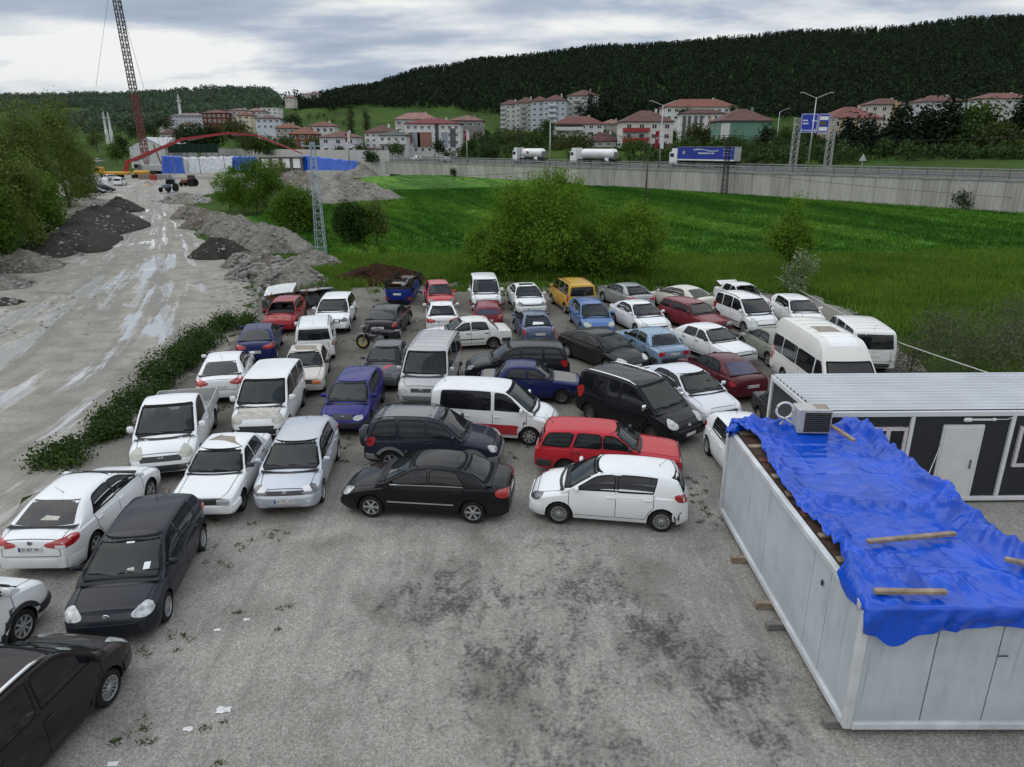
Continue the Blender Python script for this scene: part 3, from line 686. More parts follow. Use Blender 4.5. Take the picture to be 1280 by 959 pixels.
def make_car(name, label, kind, col, loc, head, cat='car', group='impounded vehicles parked on the gravel lot', detail=2, tint=None, rear_tint=None,
             wheel='cap', plate_f=None, plate_r=None, plate_z=None, lamp='lamp', tail='red', side_tint=None, bumper=None, grille=(.30, .52, .62), grille_mat='trim',
             rails=None, dirt=.25, metal=0.0, trim_line=None, side_win=('front', 'rear', 'quarter'), no_rear_glass=False, no_ws=False, extras=None, arch_trim=None,
             emblem=None, mirror=None, handle=None, roof_mat=None, hood_mat=None, antenna=True, wiper=True, roll=None, rough=.35, coat=.8, **kw):
    p = spec_of(kind, **kw)
    sh = Shell(p); L, W, H = p['L'], p['W'], p['H']; hw = W / 2
    pm = col if not isinstance(col, tuple) else paint(name + '_%02x%02x%02x' % tuple(int(255 * c ** .4545) for c in col), col, dirt, metal, rough, coat)
    root = empty(name, loc, head); prop(root, label, cat, group)
    root['role'] = 'vehicle'
    glass = MT[tint or 'glass']; rglass = MT[rear_tint or tint or 'dark_glass']
    bwz = p['bw'] * hw; rwz = p['rw'] * hw; cz = p['cz']
    cab_mid = (p['cab'][0][0] + p['cab'][-1][0]) / 2
    def cw(z): return bwz + (rwz - bwz) * min(1, max(0, (z - cz) / (H - cz))) ** 1.25
    V, F, U = open_glass(sh, p, cw, cab_mid, not no_ws or True, (rear_tint or tint or 'dark_glass') == 'glass' or no_rear_glass, side_tint == 'glass', side_win, glass.name == 'car_glass' or no_ws)
    bm_ = mesh_of('body', V, F, [pm, MT['under']], [u & 1 for u in U], angle=32)
    bm_.polygons.foreach_set('use_smooth', [u < 2 for u in U]); body = link('body', bm_, root)
    if detail > 1: cabin_inside(root, sh, p, cw)
    if not p.get('tub_only'):
        z0, z1 = p['ws']
        ws = sh.patch('front', [(-cw(z0) * .91, z0), (0, z0 - .006), (cw(z0) * .91, z0)], [(-cw(z1) * .875, z1), (0, z1 + .012), (cw(z1) * .875, z1)], 12, 6, .004)
        if not no_ws:
            w_ = put('windscreen', ws, glass, root)
            if wiper and detail > 1:
                V, F = [], []
                for y0, y1 in ((.52, -.02), (-.05, -.5)):
                    v, f = sh.ribbon('front', [(y0 * hw * 1.1, z0 + .02), (y1 * hw * 1.1, z0 + .055)], .022, .016); F += [tuple(i + len(V) for i in q) for q in f]; V += v
                put('wiper', (V, F), MT['trim'], root)
                xc_ = p['cab'][-1][0] - .015; v, f = sh.ribbon('top', [(xc_ - .10 * t * t, t * hw * .80) for t in (-1, -.6, -.2, .2, .6, 1)], .07, .006); put('scuttle', (v, f), MT['trim'], root)
        if not no_rear_glass:
            z0, z1 = p['rwz']; a, b = p['rws']
            put('rear_window', sh.patch('rear', [(-cw(z0) * a - .02, z0), (0, z0 - .015), (cw(z0) * a + .02, z0)], [(-cw(z1) * b, z1), (0, z1 + .01), (cw(z1) * b, z1)], 10, 5, .004), rglass, root)
        sealV, sealF = [], []
        for w in p['win']:
            if w[0] not in side_win: continue
            lo, up = win_poly(p, sh, w)
            for d in ('left', 'right'):
                if detail > 1:
                    v, f = sh.ribbon(d, [lo[0], *up, lo[1], lo[0]], .05 if side_tint == 'glass' else .026, .0062, .12); b_ = len(sealV); sealV.extend(v); sealF.extend([tuple(i + b_ for i in q) for q in f])
                put('side_window', sh.patch(d, lo, up, 6, 3, .004), MT[side_tint or 'dark_glass'], root)
    if not p.get('tub_only'):
        if sealF: prop(put('window_seal', (sealV, sealF), MT['seam'], root), kind='stuff')
        if detail > 1 and not p.get('box') and len(p['win']) > 1 and kind in ('hatch', 'sedan', 'suv'):
            (_, a0, a1, b0, b1), (_, c0, c1, d0, d1) = p['win'][0], p['win'][1]; lo_, up_ = win_poly(p, sh, ('x', c1, a0, d1, b0))
            for d in ('left', 'right'): put('door_pillar', sh.patch(d, lo_, up_, 2, 3, .0045), MT['trim'], root)
        if detail > 1:
            z0, z1 = p['ws']; V, F = [], []
            for pts in ([(-cw(z0) * .91, z0), (-cw(z1) * .875, z1)], [(cw(z0) * .91, z0), (cw(z1) * .875, z1)], [(-cw(z1) * .875, z1), (cw(z1) * .875, z1)], [(-cw(z0) * .91, z0 + .012), (cw(z0) * .91, z0 + .012)]):
                v, f = sh.ribbon('front', pts, .055, .0065, .1); F += [tuple(i + len(V) for i in q) for q in f]; V += v
            if (rear_tint or tint or 'dark_glass') == 'glass' and not no_rear_glass:
                z0, z1 = p['rwz']; ra, rb = p['rws']
                for pts in ([(-cw(z0) * ra - .02, z0), (-cw(z1) * rb, z1)], [(cw(z0) * ra + .02, z0), (cw(z1) * rb, z1)], [(-cw(z1) * rb, z1), (cw(z1) * rb, z1)], [(-cw(z0) * ra, z0 + .01), (cw(z0) * ra, z0 + .01)]):
                    v, f = sh.ribbon('rear', pts, .055, .0065, .1); F += [tuple(i + len(V) for i in q) for q in f]; V += v
            prop(put('glass_seal', (V, F), MT['seam'], root), kind='stuff')
    # doors with their gaps and handles
    zsill = p['zb'] + .12; zbelt = p['ws'][0] - .005
    seamV, seamF = [], []
    def seam(d, pts, w=.014):
        v, f = sh.ribbon(d, pts, w); b = len(seamV); seamV.extend(v); seamF.extend([tuple(i + b for i in q) for q in f])
    Ra = p['wr'] + .075
    for k, (a, b) in enumerate(p['doors']):
        lowpts = [(a, zsill), (b, zsill)]
        for ax in (p['xr'], p['xf']):
            for (x_, sgn) in ((a, 1), (b, -1)):
                if abs(x_ - ax) < Ra:
                    pass
        if k == 1 and a < p['xr'] + Ra:
            xk = min(b - .2, p['xr'] + Ra + .02)
            zz = p['wr'] + math.sqrt(max(0.0, Ra * Ra - min(Ra, abs(a - p['xr'])) ** 2)) + .03
            lowpts = [(a, max(zz, zsill + .2)), ((a + xk) / 2 + .02, zz * .78 + zsill * .1), (xk, zsill), (b, zsill)]
        for d in ('left', 'right'):
            dr = put('door', sh.patch(d, lowpts, [(a, zbelt), (b, zbelt)], 10, 5, .0025, .006), pm, root)
            if detail > 1:
                seam(d, [(a, zbelt), *lowpts, (b, zbelt)])
                hz = zbelt - .13 * (1 if kind not in ('mpv', 'van', 'bus') else 1.5); hx = a + .14
                l_, n_ = sh.hit(d, hx, hz)
                hb = MB(); hb.box(l_.x, l_.y + n_.y * .016, hz, .20, .028, .034, bev=.008)
                hb.obj('door_handle', [handle if handle else (MT['trim'] if p.get('box') else pm)], dr, angle=40)
    if detail > 1:
        # bonnet and boot outlines
        xc = p['cab'][-1][0] - .06; xn = L / 2 - (.20 if not p.get('box') else .06); wy = hw * .78
        seam('top', [(xc - .04, wy * 1.02), (xn - .22, wy * .96), (xn, wy * .80), (xn, -wy * .80), (xn - .22, -wy * .96), (xc - .04, -wy * 1.02)])
        if p['deck']:
            d0, d1 = p['deck']; wy = hw * .74
            seam('top', [(d1, wy), (d0, wy), (d0, -wy), (d1, -wy)])
        zr = p['rwz'][0] - .05
        zt0 = .62 if not p.get('deck') else .60
        seam('rear', [(-hw * .70, zr), (-hw * .72, zt0), (hw * .72, zt0), (hw * .70, zr)])
        # sills
    if seamF: prop(put('panel_gap', (seamV, seamF), MT['seam'], root), kind='stuff')
    if hood_mat:
        xc = p['cab'][-1][0] - .02; xn = L / 2 - .22; wy = hw * .76
        put('bonnet', sh.patch('top', [(xc, -wy), (xn - .2, -wy * .96), (xn, -wy * .8)], [(xc, wy), (xn - .2, wy * .96), (xn, wy * .8)], 8, 8, .005), hood_mat, root)
    if roof_mat:
        xs = [x for x, z in sh.cab if z > H - .09]; x0, x1 = min(xs), max(xs)
        put('roof', sh.patch('top', [(x0, -rwz * .93), (x1, -rwz * .93)], [(x0, rwz * .93), (x1, rwz * .93)], 8, 6, .003), roof_mat, root)
    # lights
    def lampset(nm, spec, sg, mat, mats2=None):
        yaw, a0, a1, zl0, zl1, zu0, zu1 = spec
        d = ('lamp', sg, yaw) if yaw > 1 else ('front' if sg > 0 else 'rear')
        if p.get('box'):
            low, up = [(a0, zl0), (a1, zl1)], [(a0, zu0), (a1, zu1)]
        else:
            d_ = a1 - a0; h0, h1 = zu0 - zl0, zu1 - zl1; lz = lambda t: zl0 + (zl1 - zl0) * t; uz = lambda t: zu0 + (zu1 - zu0) * t
            low = [(a0, lz(0) + .30 * h0), (a0 + .12 * d_, lz(.12) + .08 * h0), (a0 + .45 * d_, lz(.45) - .01), (a0 + .85 * d_, lz(.85) + .06 * h1), (a1, lz(1) + .35 * h1)]
            up = [(a0, lz(0) + .55 * h0), (a0 + .12 * d_, uz(.12) - .22 * h0), (a0 + .45 * d_, uz(.45)), (a0 + .85 * d_, uz(.85) + .01), (a1, uz(1) - .18 * h1)]
        for mir in (False, True):
            o = put(nm, sh.patch(d, low, up, 9, 4, .010, .03, mir), mat, root)
            if mats2 and detail > 1:
                put(mats2[0], sh.patch(d, *mats2[2], 3, 2, .016, .02, mir), MT[mats2[1]], o)
    hs = p['head']
    if lamp:
        lampset('headlight', hs, 1, MT[lamp], p.get('head2'))
    if tail: lampset('tail_light', p['tail'], -1, MT[tail], p.get('tail2'))
    # front face
    if grille:
        yg, zg0, zg1 = grille
        put('grille', sh.patch('front', [(-yg * hw / .5, zg0), (yg * hw / .5, zg0)], [(-yg * hw / .5 * 1.06, zg1), (yg * hw / .5 * 1.06, zg1)], 8, 3, .008, .02), MT[grille_mat], root)
        if detail > 1 and not p.get('box'):
            put('air_intake', sh.patch('front', [(-.30 * hw / .85 * 1.4, p['zb'] + .10), (.30 * hw / .85 * 1.4, p['zb'] + .10)], [(-.42 * hw / .85, p['zb'] + .20), (.42 * hw / .85, p['zb'] + .20)], 6, 2, .006, .02), MT['trim'], root)
    bmat = MT[bumper] if bumper else None
    if plate_z is None: plate_z = (p['zb'] + .24, p['ws'][0] * .74 if not p['deck'] else p['ws'][0] * .72)
    for sg, nm in ((1, 'front_bumper'), (-1, 'rear_bumper')):
        z0, z1 = p['zb'] + .13, p['zb'] + (.31 if p.get('box') else .30)
        if bmat is None and not p.get('box'): z0, z1 = p['zb'] + .12, p['zb'] + .34
        pts = []
        for i in range(15):
            t = (i - 7) / 7
            # follow the plan outline: across the face then round the corner
            xx = sg * (L / 2 - .55 * max(0, (abs(t) - .55) / .45)); yy = hw * min(1, abs(t) / .62) * (1 if t >= 0 else -1)
            if abs(t) <= .55: l_, n_ = sh.hit('front' if sg > 0 else 'rear', t / .55 * hw * .72, (z0 + z1) / 2)
            else: l_, n_ = sh.hit('left' if t > 0 else 'right', sg * (L / 2 - .06 - .44 * (abs(t) - .55) / .45), (z0 + z1) / 2)
            pts.append((l_, n_))
        th = .035 if bmat is not None else .012
        V, F = [], []
        for l_, n_ in pts:
            nn = Vector((n_.x, n_.y, 0)).normalized()
            for zz, o_ in ((z0, -.02), (z0, th), (z0 + .02, th + .006), (z1 - .02, th + .006), (z1, th), (z1, -.02)):
                q = l_ + nn * o_; V.append(Vector((q.x, q.y, zz)))
        for i in range(14):
            for k in range(5):
                F.append((i * 6 + k, (i + 1) * 6 + k, (i + 1) * 6 + k + 1, i * 6 + k + 1))
        if sg < 0: F = [f[::-1] for f in F]
        put(nm, (V, F), bmat or pm, root, 35)
    if detail > 1 and not roll:
        if plate_f is None: plate_f = ''
        if plate_r is None: plate_r = ''
    if plate_f is not None and plate_f is not False: licence_plate(root, sh, True, plate_z[0], plate_f)
    if plate_r is not None and plate_r is not False: licence_plate(root, sh, False, plate_z[1], plate_r)
    if trim_line and detail > 1:
        tz, tm = trim_line
        for d in ('left', 'right'):
            put('side_moulding', sh.ribbon(d, [(p['xr'] + Ra + .06, tz), (p['xf'] - Ra - .06, tz)], .05, .012), MT[tm], root)
    if arch_trim:
        for ax in (p['xf'], p['xr']):
            for d in ('left', 'right'):
                pts = [(ax - math.cos(t * PI / 12) * (Ra + .03), p['wr'] + math.sin(t * PI / 12) * (Ra + .03)) for t in range(0, 13)]
                put('arch_trim', sh.ribbon(d, pts, .10, .02), MT[arch_trim], root)
        for d in ('left', 'right'):
            put('sill_trim', sh.ribbon(d, [(p['xr'] + Ra, p['zb'] + .13), (p['xf'] - Ra, p['zb'] + .13)], .16, .016), MT[arch_trim], root)
    # mirrors
    if detail > 1 or kind in ('mpv', 'van', 'bus'):
        mx, mz = p['win'][0][2] - .08, p['ws'][0] + .06
        for sg in (1, -1):
            l_, n_ = sh.hit('left' if sg > 0 else 'right', mx, mz - .03)
            b = MB(); b.box(mx, l_.y + sg * .13, mz + .02, .10, .19, .14 if kind not in ('mpv', 'van', 'bus') else .20, bev=.035)
            b.box(mx + .01, l_.y + sg * .03, mz - .03, .05, .08, .04, bev=.01)
            b.obj('wing_mirror', [mirror if mirror else (MT['trim'] if p.get('box') else pm)], root, angle=50)
    # wheels
    tm, rm = wheel_meshes(p['wr'], wheel)
    for ax in (p['xf'], p['xr']):
        for sg in (1, -1):
            wl = empty('wheel', (ax, sg * (hw - .115), p['wr'] - .004), 0.0 if sg > 0 else PI, root)
            link('tyre', tm, wl); link('rim', rm, wl)
    if rails:
        xs = [x for x, z in sh.cab if z > H - .10]; x0, x1 = min(xs) + .05, max(xs) - .12
        for sg in (1, -1):
            y = sg * rwz * .90; pts = []
            for i in range(9):
                x = x0 + (x1 - x0) * i / 8; l_, n_ = sh.hit('top', x, y)
                pts.append((x, y, l_.z + (.045 if 0 < i < 8 else .0)))
            b = MB(); b.tube(pts, p.get('rail_r', .017), 6); b.obj('roof_rail', [MT[rails]], root, smooth=True)
    if antenna and detail > 1:
        x = -.0; xs = [x_ for x_, z in sh.cab if z > H - .06]; x = min(xs) + .12
        l_, n_ = sh.hit('top', x, 0); b = MB(); b.tube([(x, 0, l_.z), (x - .05, 0, l_.z + .06)], .010, 5, .006); b.tube([(x - .05, 0, l_.z + .05), (x - .25, 0, l_.z + .26)], .005, 4)
        b.obj('aerial', [MT['trim']], root)
    if emblem:
        z, ds = emblem[0], emblem[1]
        l_, n_ = sh.hit('front' if ds == 'f' else 'rear', 0, z); sg = 1 if ds == 'f' else -1
        em = empty('emblem', (l_.x + sg * .014, 0, z), 0, root); em.rotation_euler = (0, 0, 0)
        r = emblem[3] if len(emblem) > 3 else .06
        b = MB(); ring = [(0, math.cos(t * PI / 8) * r, math.sin(t * PI / 8) * r) for t in range(17)]
        b.tube(ring, .009, 5)
        if emblem[2] == 'vw':
            for pts in ([(0, -.5, .75), (0, 0, .08), (0, .5, .75)], [(0, -.9, .25), (0, -.4, -.72), (0, 0, .02), (0, .4, -.72), (0, .9, .25)]):
                b.tube([(0, q[1] * r, q[2] * r) for q in pts], .006, 4)
        elif emblem[2] == 'bar':
            b.tube([(0, -r, 0), (0, r, 0)], .008, 4)
        elif emblem[2] == 'diamond':
            b = MB(); b.tube([(0, 0, r * 1.3), (0, r * .8, 0), (0, 0, -r * 1.3), (0, -r * .8, 0), (0, 0, r * 1.3)], .012, 4)
        b.obj('badge', [MT['chrome']], em)
        b = MB(); b.lathe([(r * .95, -.004), (r * .95, 0.0)], 16, 'x'); b.obj('badge_field', [MT['trim'] if emblem[2] != 'vw' else MT['lamp_dark']], em)
    if extras: extras(root, sh, p, pm)
    if roll: root.rotation_euler = roll
    return root
# ------------------------------------------------------------------ the parked cars: what each is
# fit: image box (x0, x1, y0, y1), wheel contacts and heading were measured on the photograph; POS holds the solved ground positions
WHT, WHT2, DIRTYW = (.72, .74, .75), (.66, .68, .69), (.58, .57, .53)
BLK, BLKB, NAVY = (.012, .012, .014), (.012, .014, .022), (.010, .014, .075)
SILV = (.42, .44, .47)
CARS = []
def car(id, kind, label, col, head, box, kp=None, **kw):
    CARS.append(dict(id=id, kind=kind, label=label, col=col, head=head, box=box, kp=kp or {}, kw=kw))
car('brown_van', 'mpv', 'dark brown van with silver roof rails cut off by the bottom left corner', (.020, .015, .014), 50, (None, 160, 787, None), {'FR': (146, 884)},
    L=4.4, H=1.80, rails='chrome', rail_r=.034, wheel='multi', tint='glass', rear_tint='dark_glass', bumper=None, dirt=.3)
car('white_stub', 'mpv', 'white van with a missing headlight and smashed nose at the left edge', WHT, 12, (None, 50, 713, None), {'FR': (20, 819)},
    plate_f=False, L=4.7, H=2.0, wr=.34, bumper='trim', arch_trim='trim', wheel='cap', lamp=None, grille=None)
car('white_notchback', 'sedan', 'white saloon seen from behind with number plate 55 AJT 981', WHT, 57, (-3, 200.5, 583.6, 716), {'RR': (123, 698), 'FR': (192, 622)},
    L=4.66, W=1.78, H=1.46, plate_r='55 AJT 981', plate_z=(.4, .78), emblem=(.92, 'r', 'vw', .055), wheel='alloy5', dirt=.12, stick=[('shelf_paper', 'lamp_old', 'rear', [(-.28, 1.12), (.12, 1.13)], [(-.30, 1.17), (.02, 1.19)])], tail2=('reversing_lamp', 'clear', ([(-.20, .79), (-.02, .78)], [(-.20, .86), (-.02, .86)])), taillamp=(32, -.40, .28, .80, .78, .95, .99))
car('black_golf', 'hatch', 'black hatchback facing the camera with chrome window strip at lower left', BLKB, -117, (85, 259, 616.5, 790), {'FL': (211, 780), 'RL': (253, 691)},
    plate_f=False, L=4.2, W=1.76, H=1.49, wheel='multi', emblem=(.66, 'f', 'vw', .065), lamp='lamp', dirt=.3, grille=(.26, .62, .70), stick=[('sticker', 'paper', 'front', [(.40, 1.05), (.52, 1.05)], [(.40, 1.13), (.52, 1.13)]), ('mirror_card', 'clear', 'front', [(-.06, 1.36), (.10, 1.36)], [(-.06, 1.375), (.10, 1.375)]), ('dash_paper', 'lamp_old', 'front', [(.08, 1.03), (.24, 1.05)], [(.10, 1.08), (.22, 1.09)])])
car('white_pickup', 'mpv', 'white dropside pickup beside the brambles with an empty bed', WHT, -103, (161, None, None, 591), {'FL': (254, 583)}, pickup=True,
    L=4.95, W=1.83, H=1.84, bumper='trim', plate_f='06 EL 428', side_win=('front',), antenna=False,
    top=[(-2.195, .55), (-2.19, .72), (-.55, .74), (-.42, 1.05), (-.36, 1.10), (.9, 1.10), (1.25, 1.07), (1.75, .96), (2.0, .85), (2.15, .68), (2.195, .5)],
    cab=[(-.40, 1.0), (-.37, 1.55), (-.33, 1.72), (-.22, 1.80), (.1, 1.83), (.3, 1.80), (.62, 1.71), (1.52, 1.02)], win=[('front', -.14, 1.12, -.14, .58)], doors=[(-.22, 1.2)], rwz=(1.2, 1.62), plate_z=(.40, .8), wheel='steel', emblem=(.72, 'f', 'bar', .07), lamp='lamp_old', dirt=.15, tail=None, grille=(.30, .62, .76), no_rear_glass=True)
car('white_old_hatch', 'boxy', 'old white boxy saloon with bare grey patch on its roof', WHT, -112, (219.8, 341, 538.6, 644), {'FL': (300, 642)},
    plate_f=False, L=4.1, W=1.66, H=1.40, wheel='steel', bumper='white', dirt=.3, grille=(.36, .58, .72), patch=[('roof_patch', 'primer', [(-.75, -.25), (-.35, -.50), (-.30, -.1), (.05, .52)], [(-.62, -.15), (-.55, .18), (-.2, .30), (.1, .58)])])
car('silver_astra', 'hatch', 'silver hatchback with clear dark headlights in front of the blue one', (.46, .49, .54), -110, (319.5, 426, 515, 638), {'FL': (404, 629), 'RL': (423, 577)},
    L=4.25, W=1.75, H=1.46, metal=.35, wheel='alloy5', lamp='lamp_dark', emblem=(.66, 'f', 'bar', .055), plate_f='06 DTL 149', plate_z=(.47, .8), dirt=.1, grille=(.30, .60, .69), head2=('lamp_reflector', 'clear', ([(-.16, .66), (.02, .66)], [(-.14, .74), (.04, .76)])))
car('white_doblo', 'mpv', 'white van with dirty crumpled bonnet behind the old boxy saloon', WHT, -112, (289, 384, 448, None), {},
    plate_f=False, L=4.25, W=1.76, H=1.82, lamp='lamp_old', bumper='trim', wheel='steel', dirt=.15, bonnet=True, rear_tint='dark_glass')
car('white_corolla', 'sedan', 'white saloon seen from behind between the white pickup and the brambles', WHT, 66, (245, 318, 439, 501), {},
    L=4.62, W=1.77, H=1.46, rear_tint='dark_glass', tint='dark_glass', dirt=.1, taillamp=(32, -.34, .22, .80, .78, .97, 1.0))
car('navy_accent', 'sedan', 'navy blue saloon seen from behind in front of the crashed red car', (.012, .018, .085), 66, (295, 354, 405, 450), {},
    L=4.3, W=1.70, H=1.44, tint='dark_glass', plate_r='34 VN 5208', plate_z=(.4, .62), dirt=.1)
car('red_wreck', 'hatch', 'crashed red hatchback with broken windscreen and buckled bonnet', (.26, .012, .02), -112, (328, 384, 366, 418), {},
    plate_f=False, L=3.9, W=1.66, H=1.45, no_ws=True, dirt=.35, lamp=None, grille=None, wheel='steel', bonnet='red', tint='glass')
car('white_audi', 'suv', 'white crossover with tall black grille behind the small white van', WHT, -108, (393, 446, 364, 415), {'FL': (437, 414)},
    L=4.38, W=1.83, H=1.59, wheel='alloy5', lamp='lamp_dark', grille=(.26, .52, .80), grille_mat='trim', dirt=.08, tint='glass')
car('white_fiorino', 'mpv', 'small white van seen from behind with red corner lights and roof rails', WHT, 77, (369, 420, 394, 448), {},
    L=3.96, W=1.70, H=1.72, rails='trim', rear_tint='dark_glass', dirt=.1, taillamp=(25, .02, .24, .80, .80, 1.06, 1.06))
car('white_dirty_saloon', 'boxy', 'grimy white saloon with a brown stained roof and broken nose', DIRTYW, -115, (351, 412, 430, 491), {},
    plate_f=False, L=4.3, W=1.68, H=1.40, wheel='steel', dirt=.75, lamp='amber', patch=[('roof_patch', 'primer', [(-.7, -.5), (0, -.35)], [(-.5, .4), (.1, .5)])], grille=(.36, .58, .72))
car('blue_polo', 'hatch', 'violet blue compact estate facing the camera beside the silver van', (.020, .018, .155), -110, (400.5, 481, 456, 540), {},
    L=4.14, W=1.64, H=1.43, wheel='steel', bumper='trim', plate_f='34 GL 6774', plate_z=(.42, .8), emblem=(.66, 'f', 'vw', .055), dirt=.2, headlamp=(0, .36, .68, .60, .60, .73, .73), grille=(.20, .60, .73))
car('grey_symbol', 'sedan', 'dark grey saloon with red spray mark on its bonnet', (.085, .09, .10), -112, (452, 515, 422, 488), {},
    plate_f=False, L=4.2, W=1.66, H=1.44, wheel='steel', lamp='lamp_dark', dirt=.35, patch=[('spray_mark', 'scribble', [(1.15, .28), (1.55, .02)], [(1.2, .38), (1.6, .12)])])
car('black_laguna', 'sedan', 'black saloon with a missing tail light behind the motorcycle', (.018, .018, .022), 60, (454, 515, 381, 421), {},
    L=4.6, W=1.77, H=1.43, rear_tint='dark_glass', dirt=.35, taillamp=(32, -.1, .22, .76, .74, .95, .96))
car('red_hatch', 'hatch', 'faded red hatchback facing the camera beside the overturned car', (.42, .035, .05), -91, (530, 569, 351, 384), {},
    L=3.9, W=1.62, H=1.42, wheel='steel', dirt=.45, lamp='lamp_dark', mirror='paint')
car('white_accent', 'sedan', 'white saloon seen from behind with green tinted rear window', WHT, 92, (533, 573, 379, 412), {},
    L=4.3, W=1.67, H=1.40, rear_tint='glass', plate_r='', plate_z=(.4, .80), dirt=.1)
car('white_partner', 'mpv', 'white van facing the camera at the back row left of the white saloon', WHT, -91, (587, 626, 341, 387), {},
    L=4.14, W=1.72, H=1.81, dirt=.12, tint='dark_glass')
car('maroon_small', 'hatch', 'small maroon car with blue sunshades in its window behind the white boxy saloon', (.17, .014, .025), 90, (591, 629, 378, 407), {},
    L=3.8, W=1.58, H=1.42, rear_tint='blue_glass', dirt=.3)
car('white_dogan', 'boxy', 'white boxy saloon parked sideways behind the silver van', (.66, .67, .65), 176, (None, 642, 397, 438), {'FL': None, 'RL': (615, 434)},
    L=4.27, W=1.65, H=1.41, wheel='steel', bumper='trim', dirt=.22, trim_line=(.55, 'trim'), handle='trim')
car('silver_van', 'van', 'silver van with ribbed roof and roof rails facing the camera', (.40, .40, .41), -109, (497, 578, 410, 507), {},
    L=4.9, W=1.84, H=1.94, metal=.25, rails='alloy', bumper='grey_trim', plate_f='06 GV 84', plate_z=(.42, .8), emblem=(.72, 'f', 'vw', .07), grille=(.20, .66, .79), ribs=True, dirt=.2, rear_tint='dark_glass')
car('blue_symbol', 'sedan', 'slate blue saloon seen from behind with white papers on its parcel shelf', (.09, .12, .20), 98, (641, 694, 388, 431), {},
    L=4.15, W=1.64, H=1.44, plate_r='34 UZ 5187', plate_z=(.4, .72), dirt=.2, rear_tint='glass', bumper='trim', taillamp=(32, -.06, .20, .70, .68, .94, .95), metal=.3, shelf=True)
car('white_civic', 'sedan', 'white saloon with sunroof facing the camera in the back row', WHT, -78, (634, 683, 353, 392), {},
    L=4.63, W=1.80, H=1.42, lamp='lamp_dark', dirt=.06, sunroof=True, grille=(.36, .58, .66), wheel='alloy5')
car('yellow_doblo', 'mpv', 'yellow taxi style van seen from behind at the foot of the big bush', (.50, .29, .035), 112, (688, 744, 346.5, 391), {},
    L=4.2, W=1.72, H=1.82, rails='trim', rear_tint='dark_glass', tint='dark_glass', bumper='trim', dirt=.2)
car('blue_focus', 'hatch', 'mid blue saloon facing the camera in front of the yellow van', (.075, .16, .36), -69, (711, 768, 372, 417), {},
    L=4.36, W=1.70, H=1.44, metal=.3, dirt=.15, lamp='lamp_old', plate_f='', plate_z=(.42, .8))
car('grey_saloon', 'sedan', 'silver grey saloon in the back row right of the yellow van', (.30, .32, .33), 146, (750, 817, 355, 386), {},
    L=4.5, W=1.75, H=1.43, metal=.3, dirt=.2, rear_tint='glass')
car('white_coupe', 'sedan', 'white saloon with black side windows right of the mid blue saloon', WHT, -40, (760, 840, 376, 416), {},
    L=4.45, W=1.77, H=1.44, dirt=.08, mirror=None, tint='dark_glass')
car('cream_saloon', 'sedan', 'cream white saloon with long boot in the back row before the field', (.58, .57, .50), 150, (810, 893, 356, 395), {},
    L=4.6, W=1.74, H=1.42, dirt=.35, rear_tint='dark_glass', tint='dark_glass')
car('maroon_wagon', 'boxwagon', 'dark red estate car with dusty bonnet behind the white fastback', (.17, .018, .028), -29, (820, 916, 371, 414), {},
    L=4.25, W=1.66, H=1.43, dirt=.35, bumper='trim', wheel='steel', tint='dark_glass')
car('white_wreck', 'boxy', 'wrecked white saloon with no windscreen and its boot lid raised', (.66, .67, .68), -30, (891, 966, 350, 392), {},
    L=4.3, W=1.66, H=1.40, no_ws=True, no_rear_glass=True, dirt=.15, bootlid=True, wheel='steel')
car('white_kangoo', 'mpv', 'white van with roof rails and black side strip beside the high roof minibus', WHT, -36, (889, 974, 362.5, 416), {},
    L=4.0, W=1.72, H=1.74, rails='trim', bumper=None, tint='dark_glass', dirt=.1, trim_line=(.50, 'trim'), wheel='alloy5')
car('white_hatch_back', 'hatch', 'white hatchback with black side windows behind the minibus', WHT, -28, (963, 1031, 372, 404), {},
    L=4.2, W=1.72, H=1.42, tint='dark_glass', dirt=.1)
car('black_fastback', 'sedan', 'black fastback saloon facing right behind the black van', (.014, .014, .015), -37, (695, 812, 412, 461), {},
    L=4.7, W=1.80, H=1.44, dirt=.2, cab=[(-2.0, .98), (-1.3, 1.30), (-.9, 1.41), (-.3, 1.46), (.15, 1.43), (.42, 1.36), (1.32, .9)])
car('sky_saloon', 'boxy', 'sky blue saloon seen from behind with dark rear window', (.20, .30, .42), 146, (769, 861, 409.5, 456), {},
    L=4.45, W=1.70, H=1.39, metal=.3, rear_tint='dark_glass', tint='dark_glass', dirt=.25, plate_r='34 LM 4802', plate_z=(.4, .70), bumper='trim')
car('white_fastback', 'boxy', 'white old fastback with long bonnet beside the maroon saloon', WHT, -34, (834, 947.5, 405, 452), {},
    L=4.4, W=1.70, H=1.40, dirt=.15, tint='dark_glass', cab=[(-1.92, .90), (-1.25, 1.31), (-.95, 1.38), (-.4, 1.42), (.1, 1.40), (.29, 1.35), (.98, .88)])
car('green_saloon', 'sedan', 'grey green saloon half hidden behind the high roof minibus', (.20, .215, .185), -33, (923, None, 411, 459), {'RL': (957, 457)},
    L=4.35, W=1.70, H=1.42, dirt=.4, wheel='alloy6')
car('maroon_saloon', 'sedan', 'dark maroon saloon seen from behind with violet tinted rear window', (.075, .010, .018), 143, (846, 960, 442, 496), {},
    L=4.3, W=1.68, H=1.40, rear_tint='blue_glass', tint='glass', side_tint='glass', dirt=.15, plate_r='06 CR 508', plate_z=(.4, .66), taillamp=(24, .04, .24, .70, .70, .90, .90))
car('white_fluence', 'sedan', 'white saloon facing right between the black van and the maroon saloon', (.62, .65, .69), -42, (796, 926, 455, 528), {},
    plate_f=False, L=4.62, W=1.80, H=1.48, dirt=.08, lamp='clear')
